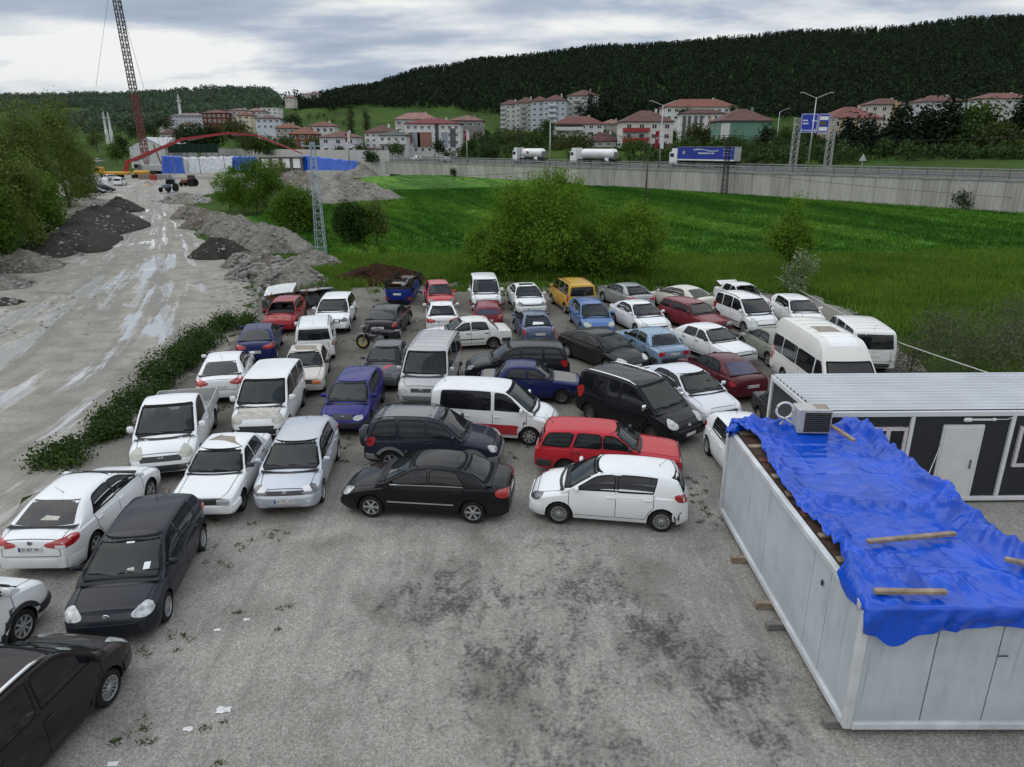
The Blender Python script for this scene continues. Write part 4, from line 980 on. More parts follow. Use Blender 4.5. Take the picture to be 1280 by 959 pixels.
car('black_doblo', 'mpv', 'black van with chrome roof rail and pale headlights', (.010, .010, .013), -38, (719, 879, 452.5, 556), {'RR': None},
    L=4.39, W=1.82, H=1.84, rails='chrome', rail_r=.026, tint='glass', rear_tint='dark_glass', lamp='lamp', dirt=.12, mirror='chrome', wheel='steel', emblem=(.70, 'f', 'bar', .06), plate_f='', plate_z=(.42, .8))
car('white_behind_tarp', 'hatch', 'white hatchback half hidden behind the tarp covered cabin', WHT, -66, (880, None, 514.5, None), {},
    L=4.0, W=1.68, H=1.44, tint='dark_glass', dirt=.1)
car('dark_hulk', 'boxy', 'stripped dark saloon with silver roof behind the tarp covered cabin', (.03, .03, .033), -52, (938, None, 486, None), {},
    L=4.3, W=1.68, H=1.40, tint='dark_glass', dirt=.4, roofm='silver', no_ws=True)
car('minibus', 'bus', 'white high roof minibus with black side windows', (.68, .68, .65), -46, (961, 1110, 396, None), {},
    L=6.1, W=2.0, H=2.62, tint='dark_glass', dirt=.2, ribs=True, patch=[('roof_hatch', 'primer', [(-.9, -.42), (-.1, -.42)], [(-.9, .42), (-.1, .42)]), ('front_roof_panel', 'white', [(.25, -.55), (1.15, -.50)], [(.25, .55), (1.15, .50)])])
car('white_trafic', 'van', 'white panel van seen from behind with twin rear windows', (.68, .69, .69), 142, (1025, 1120, 392.5, 466), {},
    L=4.8, W=1.90, H=1.95, rear_tint='dark_glass', tint='dark_glass', dirt=.15, bumper='trim', ribs=True)
car('rav', 'suv', 'dark blue off roader with spare wheel and grey wheel arches', (.018, .022, .035), -7, (452, 633, 507, 580), {},
    L=4.05, W=1.74, H=1.69, arch_trim='grey_trim', bumper='grey_trim', rails='trim', spare=True, tint='dark_glass', wheel='alloy5', dirt=.15, roofm='dusty')
car('megane', 'sedan', 'black saloon parked sideways nearest the camera', (.008, .008, .009), 176, (428.4, 641, 562.5, 654), {'FL': (463, 647.5), 'RL': (592.6, 654)},
    L=4.5, W=1.78, H=1.46, wheel='alloy6', dirt=.13, tint='glass', rear_tint='glass', side_tint='dark_glass', chrome_line=True, lamp='lamp')
car('clio', 'hatch', 'white hatchback parked sideways with torn rear wheel arch', WHT, 176, (660, 857, 569.4, 664), {'FL': (700, 655.5), 'RL': (827.6, 664)},
    L=4.03, W=1.71, H=1.49, wheel='multi', dirt=.06, tint='glass', side_tint='dark_glass', lamp='lamp_dark', tornarch=True)
car('red_kartal', 'boxwagon', 'bright red boxy estate car behind the white hatchback', (.42, .014, .028), -8, (666, 854, 520, 597), {},
    L=4.25, W=1.66, H=1.43, wheel='steel', bumper='trim', dirt=.12, tint='glass', rear_tint='glass', side_tint='glass', handle='trim')
car('caddy', 'mpv', 'white van with red lower panels and one long black side window', WHT, -6, (534, 702, 469.5, 551), {},
    L=4.25, W=1.70, H=1.83, twotone=True, dirt=.1, win=[('front', .12, 1.12, .12, .60), ('rear', -1.75, -.02, -1.70, -.02)], doors=[(.05, 1.2), (-1.0, .05)], cab=[(-2.185, 1.0), (-2.12, 1.62), (-2.05, 1.74), (-1.75, 1.80), (-.5, 1.83), (.3, 1.80), (.62, 1.71), (1.52, 1.02)], rear_tint='dark_glass')
car('navy_tofas', 'boxy', 'navy blue boxy saloon with dull grey bonnet and boot', (.010, .016, .085), -3, (598, 723, 449, 504.5), {'FR': (708, 504)},
    L=3.9, W=1.62, H=1.42, wheel='steel', bumper='trim', dirt=.1, greylids=True)
car('black_suv', 'suv', 'black off roader facing left behind the navy boxy saloon', (.012, .013, .018), 184, (585, 709, 427, 474), {},
    L=4.25, W=1.78, H=1.62, tint='dark_glass', dirt=.12, rails=None)
POS = {"brown_van": (-8.006, 8.825, 84.0),
       "white_stub": (-10.582, 10.371, 84),
       "white_notchback": (-10.714, 16.05, 91.2),
       "black_golf": (-8.079, 13.483, -81.9),
       "white_pickup": (-10.695, 21.022, -76.1),
       "white_old_hatch": (-8.045, 18.159, -86.4),
       "silver_astra": (-6.103, 18.673, -85.5),
       "white_doblo": (-8.479, 23.469, -84.7),
       "white_corolla": (-11.459, 27.239, 104.3),
       "navy_accent": (-11.748, 32.141, 101.7),
       "red_wreck": (-12.169, 37.345, -84.5),
       "white_audi": (-9.477, 37.413, -84.3),
       "white_fiorino": (-9.198, 32.403, 102.2),
       "white_dirty_saloon": (-8.43, 27.849, -79.9),
       "blue_polo": (-5.664, 24.017, -89.8),
       "grey_symbol": (-5.199, 28.529, -89.1),
       "black_laguna": (-6.448, 36.318, 87.0),
       "red_hatch": (-4.406, 42.399, -79.7),
       "white_accent": (-3.763, 37.204, 96.8),
       "white_partner": (-1.648, 42.306, -83.9),
       "maroon_small": (-1.287, 37.472, 91.6),
       "white_dogan": (-2.242, 33.243, 192.1),
       "silver_van": (-3.188, 26.952, -93.8),
       "blue_symbol": (1.063, 34.815, 97.3),
       "white_civic": (0.838, 41.821, -81.6),
       "yellow_doblo": (3.541, 41.858, 103.1),
       "blue_focus": (4.173, 36.817, -82.9),
       "grey_saloon": (6.875, 42.469, 109.7),
       "white_coupe": (6.728, 36.793, -73.1),
       "cream_saloon": (9.978, 41.681, 122.5),
       "maroon_wagon": (9.647, 36.933, -64.4),
       "white_wreck": (13.808, 42.079, -78.0),
       "white_kangoo": (12.426, 37.009, -74.9),
       "white_hatch_back": (15.493, 37.873, -89.3),
       "black_fastback": (3.996, 30.601, -57.2),
       "sky_saloon": (6.343, 31.562, 107.6),
       "white_fastback": (9.174, 31.627, -64.6),
       "green_saloon": (11.907, 31.356, 97.3),
       "maroon_saloon": (8.363, 27.284, 109.1),
       "white_fluence": (6.462, 24.892, -68.1),
       "black_doblo": (4.351, 22.93, -49.6),
       "white_behind_tarp": (6.986, 19.226, -88.0),
       "dark_hulk": (9.49, 22.044, -88.0),
       "minibus": (11.986, 25.876, -88.2),
       "white_trafic": (15.487, 31.019, 82.7),
       "rav": (-2.333, 19.993, -4.9),
       "megane": (-2.23, 17.239, 173.4),
       "clio": (2.534, 16.831, 170.9),
       "red_kartal": (2.873, 19.504, -8.9),
       "caddy": (-0.547, 22.258, -9.4),
       "navy_tofas": (0.718, 25.918, -1.5),
       "black_suv": (0.191, 28.096, 183.3)}
def place_cars():
    pass
    M_red = paint('torn_red', (.36, .03, .04), .5)
    for C in CARS:
        kw = dict(C['kw']); x, y, a = POS[C['id']]
        flags = {k: kw.pop(k) for k in ('pickup', 'patch', 'stick', 'bonnet', 'ribs', 'sunroof', 'bootlid', 'roofm', 'spare', 'chrome_line', 'tornarch', 'twotone', 'greylids', 'shelf') if k in kw}
        for k in ('mirror', 'handle'):
            if isinstance(kw.get(k), str): kw[k] = None if kw[k] == 'paint' else MT[kw[k]]
        nm = C.get('name') or {'mpv': 'parked_van', 'van': 'parked_van', 'bus': 'minibus', 'suv': 'off_roader'}.get(C['kind'], 'parked_car')
        cat = {'mpv': 'van', 'van': 'van', 'bus': 'minibus', 'suv': 'off-roader'}.get(C['kind'], 'car')
        if flags.get('pickup'): nm, cat = 'pickup_truck', 'pickup'
        if flags.get('roofm') == 'silver': kw['roof_mat'] = paint('silver_roof', (.34, .35, .36), .3)
        if flags.get('roofm') == 'dusty': kw['roof_mat'] = paint('dusty_roof', (.16, .165, .175), .4)
        if flags.get('bonnet'):
            kw['hood_mat'] = paint('crumpled_white', (.5, .47, .42), .9) if flags['bonnet'] is True else M_red
        if flags.get('greylids'): kw['hood_mat'] = paint('grey_lids', (.20, .20, .185), .6, coat=0, rough=.7)
        kw['extras'] = lambda root, sh, p, pm, fl=flags: car_extras(root, sh, p, pm, fl)
        make_car(nm, C['label'], C['kind'], C['col'], (x, y, 0.02), R(a), cat=cat, **kw)
def car_extras(root, sh, p, pm, fl):
    L, W, H = p['L'], p['W'], p['H']; hw = W / 2; rwz = p['rw'] * hw
    for nm, mt, lo, up in fl.get('patch', []):
        put(nm, sh.patch('top', lo, up, 10, 6, .006, .01), MT[mt], root)
    for nm, mt, d, lo, up in fl.get('stick', []):
        put(nm, sh.patch(d, lo, up, 4, 3, .009, .008), MT[mt], root)
    if fl.get('ribs'):
        V, F = [], []
        xs = [x for x, z in sh.cab if z > H - .06]; x0, x1 = min(xs), max(xs)
        for i in range(6):
            x = x0 + .25 + (x1 - x0 - .3) * i / 5
            v, f = sh.ribbon('top', [(x, -rwz * .8), (x, rwz * .8)], .03, .006); F += [tuple(q + len(V) for q in t) for t in f]; V += v
        put('roof_rib', (V, F), MT['grey_trim'] if pm.name.startswith('paint_parked_van_') and 'bcb' in pm.name else plain('roof_rib_grey', (.34, .34, .34), .6), root)
    if fl.get('sunroof'):
        put('sunroof', sh.patch('top', [(-.35, -.40), (.05, -.42)], [(-.35, .40), (.05, .42)], 6, 6, .004), MT['dark_glass'], root)
    if fl.get('bonnet'):
        # buckled sheet metal standing up from the bonnet
        r = random.Random(3); x0 = p['cab'][-1][0] + .02; x1 = L / 2 - .18; rows = []
        for i in range(11):
            row = []
            for j in range(13):
                x = x0 + (x1 - x0) * i / 10; y = -hw * .74 + hw * 1.48 * j / 12
                l, n = sh.hit('top', x, y)
                z = l.z + .008 + .075 * math.sin(PI * i / 10) * abs(math.sin(i * 1.3 + j * .9 + math.sin(j * 2.1))) * r.uniform(.5, 1)
                row.append((x, y, z))
            rows.append(row)
        b = MB(); b.grid(rows); b.obj('buckled_bonnet', [paint('crumple_%s' % fl['bonnet'], (.55, .53, .49) if fl['bonnet'] is True else (.33, .05, .055), .8)], root)
    if fl.get('greylids'):
        d0, d1 = p['deck']
        put('boot_lid', sh.patch('top', [(d0 - .06, -hw * .78), (d1, -hw * .78)], [(d0 - .06, hw * .78), (d1, hw * .78)], 6, 6, .006), paint('grey_lids', (.20, .20, .185), .6), root)
    if fl.get('bootlid'):
        x = p['cab'][0][0] - .02; z = .98
        b = MB(); b.box(0, 0, 0, .55, W * .78, .04, bev=.015, tilt=Matrix.Rotation(R(18), 3, 'Y'))
        o = b.obj('boot_lid', [pm], root, angle=40); o.location = (x - .22, 0, z + .19)
        b = MB(); b.box(0, 0, 0, .5, W * .72, .02); o = b.obj('boot_opening', [MT['under']], root); o.location = (x - .25, 0, z + .02)
    if fl.get('spare'):
        b = MB(); b.lathe([(.0, -.12), (.28, -.12), (.335, -.08), (.345, .04), (.325, .11), (.26, .13), (.0, .13)], 28, 'x')
        o = b.obj('spare_wheel_cover', [paint('cover_dark', (.03, .034, .045), .25)], root, angle=40); o.location = (-L / 2 - .10, -.12, .86)
        c = MB(); c.box(0, 0, 0, .03, .42, .40, bev=.01); q = c.obj('cover_face', [MT['grey_trim']], o); q.location = (-.125, 0, .06)
    if fl.get('chrome_line'):
        for d in ('left', 'right'):
            a, b = p['doors'][1][0], p['doors'][0][1]
            put('window_strip', sh.ribbon(d, [(a + .05, p['ws'][0] + .0), (b - .1, p['ws'][0] - .02)], .02, .009), MT['chrome'], root)
            put('side_moulding', sh.ribbon(d, [(p['xr'] + .5, .52), (p['xf'] - .45, .52)], .035, .012), MT['chrome'], root)
    if fl.get('tornarch'):
        v, f = sh.ribbon('left', [(p['xr'] - .46, .58), (p['xr'] - .40, .36)], .05, .008); put('torn_panel', (v, f), MT['trim'], root)
    if fl.get('twotone'):
        red = paint('low_red', (.40, .015, .03), .15); z0, z1 = p['zb'] + .12, .68
        for d in ('left', 'right'):
            Ra = p['wr'] + .075
            for a, b in ((p['xr'] + Ra, p['xf'] - Ra), (-L / 2 + .12, p['xr'] - Ra - .02), (p['xf'] + Ra + .02, L / 2 - .14)):
                put('lower_panel', sh.patch(d, [(a, z0), (b, z0)], [(a, z1), (b, z1)], 10, 4, .006), red, root)
    if fl.get('shelf'):
        put('paper_sheet', sh.patch('rear', [(-.3, p['rwz'][0] + .03), (.28, p['rwz'][0] + .02)], [(-.24, p['rwz'][0] + .10), (.2, p['rwz'][0] + .12)], 4, 2, .009), MT['paper'], root)
    if fl.get('pickup'):
        # dropside bed behind the cab
        x0, x1 = -L / 2 + .0, -.42; yb = W / 2 + .03
        fl_ = MB(); fl_.box((x0 + x1) / 2, 0, .80, x1 - x0, yb * 2 - .04, .05); fl_.obj('bed_floor', [plain('bed_steel', (.22, .22, .22), .6, .3)], root)
        gm = plain('dropside_alloy', (.42, .42, .41), .5, .3)
        for sg in (1, -1):
            s_ = MB(); s_.box((x0 + x1) / 2, sg * yb, 1.0, x1 - x0, .035, .40, bev=.01)
            for k in range(3): s_.box((x0 + x1) / 2, sg * (yb + .012), .88 + k * .11, x1 - x0 - .06, .03, .035, bev=.01)
            s_.obj('dropside', [gm], root)
        s_ = MB(); s_.box(x0, 0, 1.0, .035, yb * 2, .40, bev=.01); s_.box(x0 - .014, 0, .95, .03, yb * 2 - .1, .04, bev=.01); s_.obj('tailgate', [gm], root)
        s_ = MB(); s_.box(x1, 0, 1.32, .05, yb * 2 - .3, .05); s_.box(x1, .7, 1.05, .05, .05, .55); s_.box(x1, -.7, 1.05, .05, .05, .55); s_.box(x1, 0, 1.0, .03, yb * 2 - .05, .42); s_.obj('headboard', [MT['white']], root)
# ------------------------------------------------------------------ the lie of the land
WALL_A, WALL_B = Vector((64.18, 92.0)), Vector((-31.87, 197.6))       # foot of the retaining wall, right end to left end
_wd = (WALL_B - WALL_A).normalized(); _wn = Vector((_wd.y, -_wd.x))
if _wn.y < 0: _wn = -_wn
ROAD_Z = 4.8
HILL = [(-400, [(260, 179), (700, 168), (1200, 140), (1750, 124)]), (0, [(260, 179), (700, 168), (1200, 140), (1750, 124)]),
        (120, [(260, 179), (700, 168), (1200, 138), (1750, 123)]), (200, [(260, 184), (560, 168), (1000, 142), (1650, 120)]), (270, [(260, 187), (500, 163), (800, 142), (1500, 117)]),
        (340, [(260, 190), (400, 163), (600, 138), (1400, 119)]), (385, [(260, 191), (380, 163), (520, 136), (680, 123)]),
        (450, [(260, 188), (400, 152), (480, 134), (720, 112)]), (540, [(245, 187), (360, 156), (450, 134), (740, 92)]), (620, [(230, 187), (340, 162), (420, 139), (760, 76)]),
        (760, [(215, 188), (300, 172), (400, 152), (800, 62)]), (900, [(200, 190), (300, 170), (400, 150), (820, 50)]),
        (1000, [(195, 192), (300, 167), (400, 147), (820, 43)]), (1280, [(180, 197), (250, 170), (350, 135), (800, 21)]),
        (1700, [(180, 197), (250, 170), (350, 135), (800, 5)])]
def u_of(px): return ((px - 640) / CAM_F) / (_c + (-(150 - 479.5) / CAM_F) * _s)
def elev(py, Y):
    y = -(py - 479.5) / CAM_F
    return CAM_H + Y * (-_s + y * _c) / (_c + y * _s)
_HT = [(u_of(px), [(d, elev(py, d)) for d, py in row]) for px, row in HILL]
def _prof(row, Y):
    if Y <= row[0][0]: return row[0][1]
    for (d0, z0), (d1, z1) in zip(row, row[1:]):
        if Y <= d1:
            t = (Y - d0) / (d1 - d0); return z0 + (z1 - z0) * t
    d, z = row[-1]
    return z - (Y - d) * .10 if Y < d + 500 else z - 50 - (Y - d - 500) * .02
def hill_z(X, Y):
    Y = max(Y, 1.0); u = X / Y
    if u <= _HT[0][0]: return _prof(_HT[0][1], Y)
    for (u0, r0), (u1, r1) in zip(_HT, _HT[1:]):
        if u <= u1:
            t = (u - u0) / (u1 - u0); t = t * t * (3 - 2 * t)
            return _prof(r0, Y) * (1 - t) + _prof(r1, Y) * t
    return _prof(_HT[-1][1], Y)
def sstep(x, a, b):
    t = min(1, max(0, (x - a) / (b - a))); return t * t * (3 - 2 * t)
def behind(X, Y): return (X - WALL_A.x) * _wn.x + (Y - WALL_A.y) * _wn.y
def along(X, Y): return (X - WALL_A.x) * _wd.x + (Y - WALL_A.y) * _wd.y
def foot_z(t): return 1.0 + 1.3 * min(1.3, max(-.2, t / 142.0))
def ground_z(X, Y):
    s = behind(X, Y); t = along(X, Y)
    left = sstep(t, 120, 165)                                   # past the end of the wall: the building site, level
    zf = foot_z(t) * sstep(s, -62, 0) * (1 - left) + .25 * left * sstep(Y, 60, 140)
    if Y < 30: zf *= 0
    z = zf + (ROAD_Z - .5 - zf) * sstep(s, 12, 26)
    if s > 32:
        w = sstep(s, 32, 60); z = z * (1 - w) + hill_z(X, Y) * w
    return z
def fbm(x, y, s=1.0, seed=0):
    v = 0; a = 1
    for k in range(4):
        v += a * math.sin(x * s * 1.7 + seed * 1.3 + math.sin(y * s * 1.3 + k * 2.1)) * math.cos(y * s * 1.9 - seed + math.sin(x * s * 1.1 - k)); s *= 2.1; a *= .5
    return v
def mat_ground():
    m, nt, b = _pb('grassland')
    a = noise_node(nt, .035, 8, .6); f = noise_node(nt, .6, 6, .65); g = noise_node(nt, 6, 4, .7)
    mx = math_node(nt, 'ADD', math_node(nt, 'MULTIPLY', a, .6), math_node(nt, 'MULTIPLY', f, .4))
    c = ramp_node(nt, mx, [(.32, (.022, .034, .010)), (.48, (.034, .066, .012)), (.58, (.052, .098, .016)), (.72, (.072, .078, .030))])
    d = ramp_node(nt, g, [(.3, (.55, .55, .55)), (.7, (1.2, 1.2, 1.2))])
    mm = nt.nodes.new('ShaderNodeMix'); mm.data_type = 'RGBA'; mm.blend_type = 'MULTIPLY'; mm.inputs[0].default_value = .8
    nt.links.new(c, mm.inputs[6]); nt.links.new(d, mm.inputs[7]); nt.links.new(mm.outputs[2], b.inputs['Base Color'])
    b.inputs['Roughness'].default_value = .95; b.inputs['Specular IOR Level'].default_value = .06; bump_node(nt, b, g, .5, .2); return m
def mat_gravel():
    m, nt, b = _pb('lot_gravel')
    sp = noise_node(nt, 26, 5, .75); sp2 = noise_node(nt, 70, 3, .6); md = noise_node(nt, .55, 6, .6, dist=.6); lg = noise_node(nt, .16, 4, .5)
    base = ramp_node(nt, sp, [(.30, (.060, .057, .051)), (.42, (.212, .203, .187)), (.55, (.325, .313, .29)), (.68, (.53, .515, .485))])
    t1 = ramp_node(nt, md, [(.32, (.62, .61, .60)), (.5, (1, 1, .99)), (.68, (1.14, 1.13, 1.12))])
    m1 = nt.nodes.new('ShaderNodeMix'); m1.data_type = 'RGBA'; m1.blend_type = 'MULTIPLY'; m1.inputs[0].default_value = 1
    nt.links.new(base, m1.inputs[6]); nt.links.new(t1, m1.inputs[7])
    # oil and coal dust trodden into the gravel: speckled dark patches in a few places
    tc = nt.nodes.new('ShaderNodeTexCoord'); acc = None
    for (cx, cy, r, k) in ((-1.4, 13.0, 3.0, 1.0), (.2, 11.0, 3.2, .95), (1.6, 13.2, 3.0, .9), (3.0, 11.6, 2.4, 1.0), (3.75, 9.9, 1.4, 1.05), (4.35, 10.6, 1.2, 1.3), (.9, 8.6, 2.4, 1.0), (4.2, 9.2, 1.3, .95),
                          (-2.4, 10.6, 1.3, .6), (1.0, 15.2, 2.2, .7), (-6, 16.0, 1.6, .5), (-5.2, 21.6, 1.6, .9), (-4.5, 19.6, 1.2, .7), (-6.6, 30, 3.0, .7), (1.5, 36.5, 3.2, .8), (6.4, 17.0, .9, .8), (-7, 33, 2.0, .6), (11.5, 15.6, 1.6, .5)):
        v = nt.nodes.new('ShaderNodeVectorMath'); v.operation = 'DISTANCE'; nt.links.new(tc.outputs['Object'], v.inputs[0]); v.inputs[1].default_value = (cx, cy, 0)
        mr = nt.nodes.new('ShaderNodeMapRange'); mr.inputs[1].default_value = r; mr.inputs[2].default_value = r * .1; mr.inputs[3].default_value = 0; mr.inputs[4].default_value = k
        nt.links.new(v.outputs['Value'], mr.inputs[0])
        acc = mr.outputs[0] if acc is None else math_node(nt, 'MAXIMUM', acc, mr.outputs[0])
    n1 = noise_node(nt, 1.5, 13, .82, dist=.3, stretch=(1.25, .8, 1)); n2 = noise_node(nt, 13, 6, .8)
    st = math_node(nt, 'ADD', math_node(nt, 'MULTIPLY', n1, .56), math_node(nt, 'MULTIPLY', n2, .44))
    th = nt.nodes.new('ShaderNodeMapRange'); th.inputs[1].default_value = .455; th.inputs[2].default_value = .54
    nt.links.new(math_node(nt, 'SUBTRACT', st, math_node(nt, 'MULTIPLY', math_node(nt, 'SUBTRACT', 1.0, acc, True), .115)), th.inputs[0])
    stain = math_node(nt, 'MULTIPLY', th.outputs[0], .9, True)
    th2 = nt.nodes.new('ShaderNodeMapRange'); th2.inputs[1].default_value = .57; th2.inputs[2].default_value = .66; th2.inputs[4].default_value = .45
    nt.links.new(st, th2.inputs[0])
    stain = math_node(nt, 'MAXIMUM', stain, th2.outputs[0])
    # faint wheel tracks running up the lot
    tr = noise_node(nt, 1.0, 3, .5, stretch=(2.6, .12, 1)); tw = nt.nodes.new('ShaderNodeMapRange'); tw.inputs[1].default_value = .5; tw.inputs[2].default_value = .7; tw.inputs[4].default_value = .35
    nt.links.new(tr, tw.inputs[0])
    c1 = mix_node(nt, tw.outputs[0], m1.outputs[2], (.13, .125, .115))
    c2 = mix_node(nt, stain, c1, (.020, .020, .021))
    far = mix_node(nt, math_node(nt, 'MULTIPLY', lg, .35), c2, (.20, .19, .165))
    # soil and weeds among the parked cars, darkened further for their contact shade
    sp_ = nt.nodes.new('ShaderNodeSeparateXYZ'); nt.links.new(tc.outputs['Object'], sp_.inputs[0])
    yr = nt.nodes.new('ShaderNodeMapRange'); yr.inputs[1].default_value = 17.0; yr.inputs[2].default_value = 23.0; nt.links.new(sp_.outputs['Y'], yr.inputs[0])
    xr = nt.nodes.new('ShaderNodeMapRange'); xr.inputs[1].default_value = 22; xr.inputs[2].default_value = 17; nt.links.new(sp_.outputs['X'], xr.inputs[0])
    so = nt.nodes.new('ShaderNodeMapRange'); so.inputs[1].default_value = .40; so.inputs[2].default_value = .56; so.inputs[3].default_value = .35; nt.links.new(math_node(nt, 'ADD', math_node(nt, 'MULTIPLY', md, .6), math_node(nt, 'MULTIPLY', n2, .4)), so.inputs[0])
    soil = ramp_node(nt, n2, [(.35, (.045, .042, .030)), (.5, (.095, .088, .070)), (.66, (.20, .19, .165))])
    far = mix_node(nt, math_node(nt, 'MULTIPLY', math_node(nt, 'MULTIPLY', yr.outputs[0], xr.outputs[0]), math_node(nt, 'MULTIPLY', so.outputs[0], .9)), far, soil)
    nt.links.new(far, b.inputs['Base Color']); b.inputs['Roughness'].default_value = .95; b.inputs['Specular IOR Level'].default_value = .2
    hh = math_node(nt, 'ADD', math_node(nt, 'MULTIPLY', sp, .6), math_node(nt, 'MULTIPLY', sp2, .4))
    bump_node(nt, b, hh, .75, .03); return m
def mat_road():
    """pale limestone mud with wet wheel tracks; u runs across the track, v along it"""
    m, nt, b = _pb('mud_road'); N, L = nt.nodes, nt.links
    uv = N.new('ShaderNodeUVMap'); uv.uv_map = 'track'
    sep = N.new('ShaderNodeSeparateXYZ'); L.new(uv.outputs[0], sep.inputs[0])
    def n(sx, sy, d, r, dist=0.0):
        mp = N.new('ShaderNodeMapping'); mp.inputs['Scale'].default_value = (sx, sy, 1); L.new(uv.outputs[0], mp.inputs[0])
        t = N.new('ShaderNodeTexNoise'); t.inputs['Scale'].default_value = 1; t.inputs['Detail'].default_value = d; t.inputs['Roughness'].default_value = r; t.inputs['Distortion'].default_value = dist
        L.new(mp.outputs[0], t.inputs['Vector']); return t.outputs['Fac']
    s1 = n(4.2, .045, 6, .6, .35); s2 = n(1.6, .10, 7, .62, .5); fine = noise_node(nt, 9, 6, .7); med = noise_node(nt, .7, 7, .62)
    base = ramp_node(nt, med, [(.3, (.16, .147, .122)), (.5, (.25, .232, .198)), (.7, (.335, .315, .275))])
    fr = ramp_node(nt, fine, [(.3, (.75, .75, .75)), (.7, (1.12, 1.12, 1.12))])
    mm = N.new('ShaderNodeMix'); mm.data_type = 'RGBA'; mm.blend_type = 'MULTIPLY'; mm.inputs[0].default_value = .9
    L.new(base, mm.inputs[6]); L.new(fr, mm.inputs[7])
    au = math_node(nt, 'ABSOLUTE', sep.outputs[0]); core = N.new('ShaderNodeMapRange'); core.inputs[1].default_value = 1.15; core.inputs[2].default_value = .65
    L.new(au, core.inputs[0])
    tr = N.new('ShaderNodeMapRange'); tr.inputs[1].default_value = .47; tr.inputs[2].default_value = .60; L.new(s1, tr.inputs[0])
    trk = math_node(nt, 'MULTIPLY', tr.outputs[0], core.outputs[0], True)          # dark churned ruts
    c1 = mix_node(nt, math_node(nt, 'MULTIPLY', trk, .7), mm.outputs[2], (.125, .118, .105))
    w1 = math_node(nt, 'ADD', math_node(nt, 'MULTIPLY', s2, .6), math_node(nt, 'MULTIPLY', n(7, .03, 5, .6, .3), .4))
    pw = N.new('ShaderNodeMapRange'); pw.inputs[1].default_value = .515; pw.inputs[2].default_value = .55; L.new(w1, pw.inputs[0])
    pud = math_node(nt, 'MULTIPLY', pw.outputs[0], core.outputs[0], True)          # standing water; bright sky reflection is painted into its pale colour
    c2 = mix_node(nt, pud, c1, (.40, .40, .395))
    L.new(c2, b.inputs['Base Color'])
    rg = N.new('ShaderNodeMapRange'); rg.inputs[3].default_value = .85; rg.inputs[4].default_value = .06; L.new(pud, rg.inputs[0])
    r2 = math_node(nt, 'SUBTRACT', rg.outputs[0], math_node(nt, 'MULTIPLY', trk, .25), True)
    L.new(r2, b.inputs['Roughness'])
    inv = math_node(nt, 'SUBTRACT', 1.0, pud)
    hh = math_node(nt, 'MULTIPLY', math_node(nt, 'ADD', math_node(nt, 'MULTIPLY', fine, .5), s1), inv)
    bump_node(nt, b, hh, .55, .12); return m
def mat_field(name='green_wheat', bump=True):
    m, nt, b = _pb(name); N, L = nt.nodes, nt.links
    tc = N.new('ShaderNodeTexCoord'); mp = N.new('ShaderNodeMapping'); mp.inputs['Rotation'].default_value = (0, 0, -math.atan2(_wd.y, _wd.x) + R(28)); L.new(tc.outputs['Object'], mp.inputs[0])
    def n(sx, sy, d, r):
        q = N.new('ShaderNodeMapping'); q.inputs['Scale'].default_value = (sx, sy, 1); L.new(mp.outputs[0], q.inputs[0])
        t = N.new('ShaderNodeTexNoise'); t.inputs['Scale'].default_value = 1; t.inputs['Detail'].default_value = d; t.inputs['Roughness'].default_value = r; L.new(q.outputs[0], t.inputs['Vector']); return t.outputs['Fac']
    band = n(.010, .13, 5, .58); rows = n(.04, .9, 4, .6); fn = noise_node(nt, 2.5, 6, .7)
    mx = math_node(nt, 'ADD', math_node(nt, 'MULTIPLY', band, .65), math_node(nt, 'ADD', math_node(nt, 'MULTIPLY', rows, .2), math_node(nt, 'MULTIPLY', fn, .15)))
    c = ramp_node(nt, mx, [(.36, (.022, .078, .008)), (.46, (.040, .120, .012)), (.53, (.062, .160, .017)), (.62, (.125, .240, .028))])
    # drill tramlines
    s3 = N.new('ShaderNodeSeparateXYZ'); q3 = N.new('ShaderNodeMapping'); q3.inputs['Rotation'].default_value = (0, 0, -math.atan2(_wd.y, _wd.x) + R(16)); L.new(tc.outputs['Object'], q3.inputs[0]); L.new(q3.outputs[0], s3.inputs[0])
    yy = math_node(nt, 'ADD', s3.outputs['Y'], math_node(nt, 'MULTIPLY', noise_node(nt, .02, 2), 26))
    fr = math_node(nt, 'ABSOLUTE', math_node(nt, 'SUBTRACT', math_node(nt, 'FRACT', math_node(nt, 'DIVIDE', yy, 9.0)), .5)); tl = N.new('ShaderNodeMapRange'); tl.inputs[1].default_value = .055; tl.inputs[2].default_value = .02; tl.inputs[4].default_value = .62
    L.new(math_node(nt, 'ABSOLUTE', math_node(nt, 'SUBTRACT', fr, .09)), tl.inputs[0]); c = mix_node(nt, tl.outputs[0], c, (.014, .050, .006))
    L.new(c, b.inputs['Base Color']); b.inputs['Roughness'].default_value = .8; b.inputs['Specular IOR Level'].default_value = .08
    if bump: bump_node(nt, b, math_node(nt, 'ADD', fn, rows), .8, .3)
    return m
FIELD_MAT = None
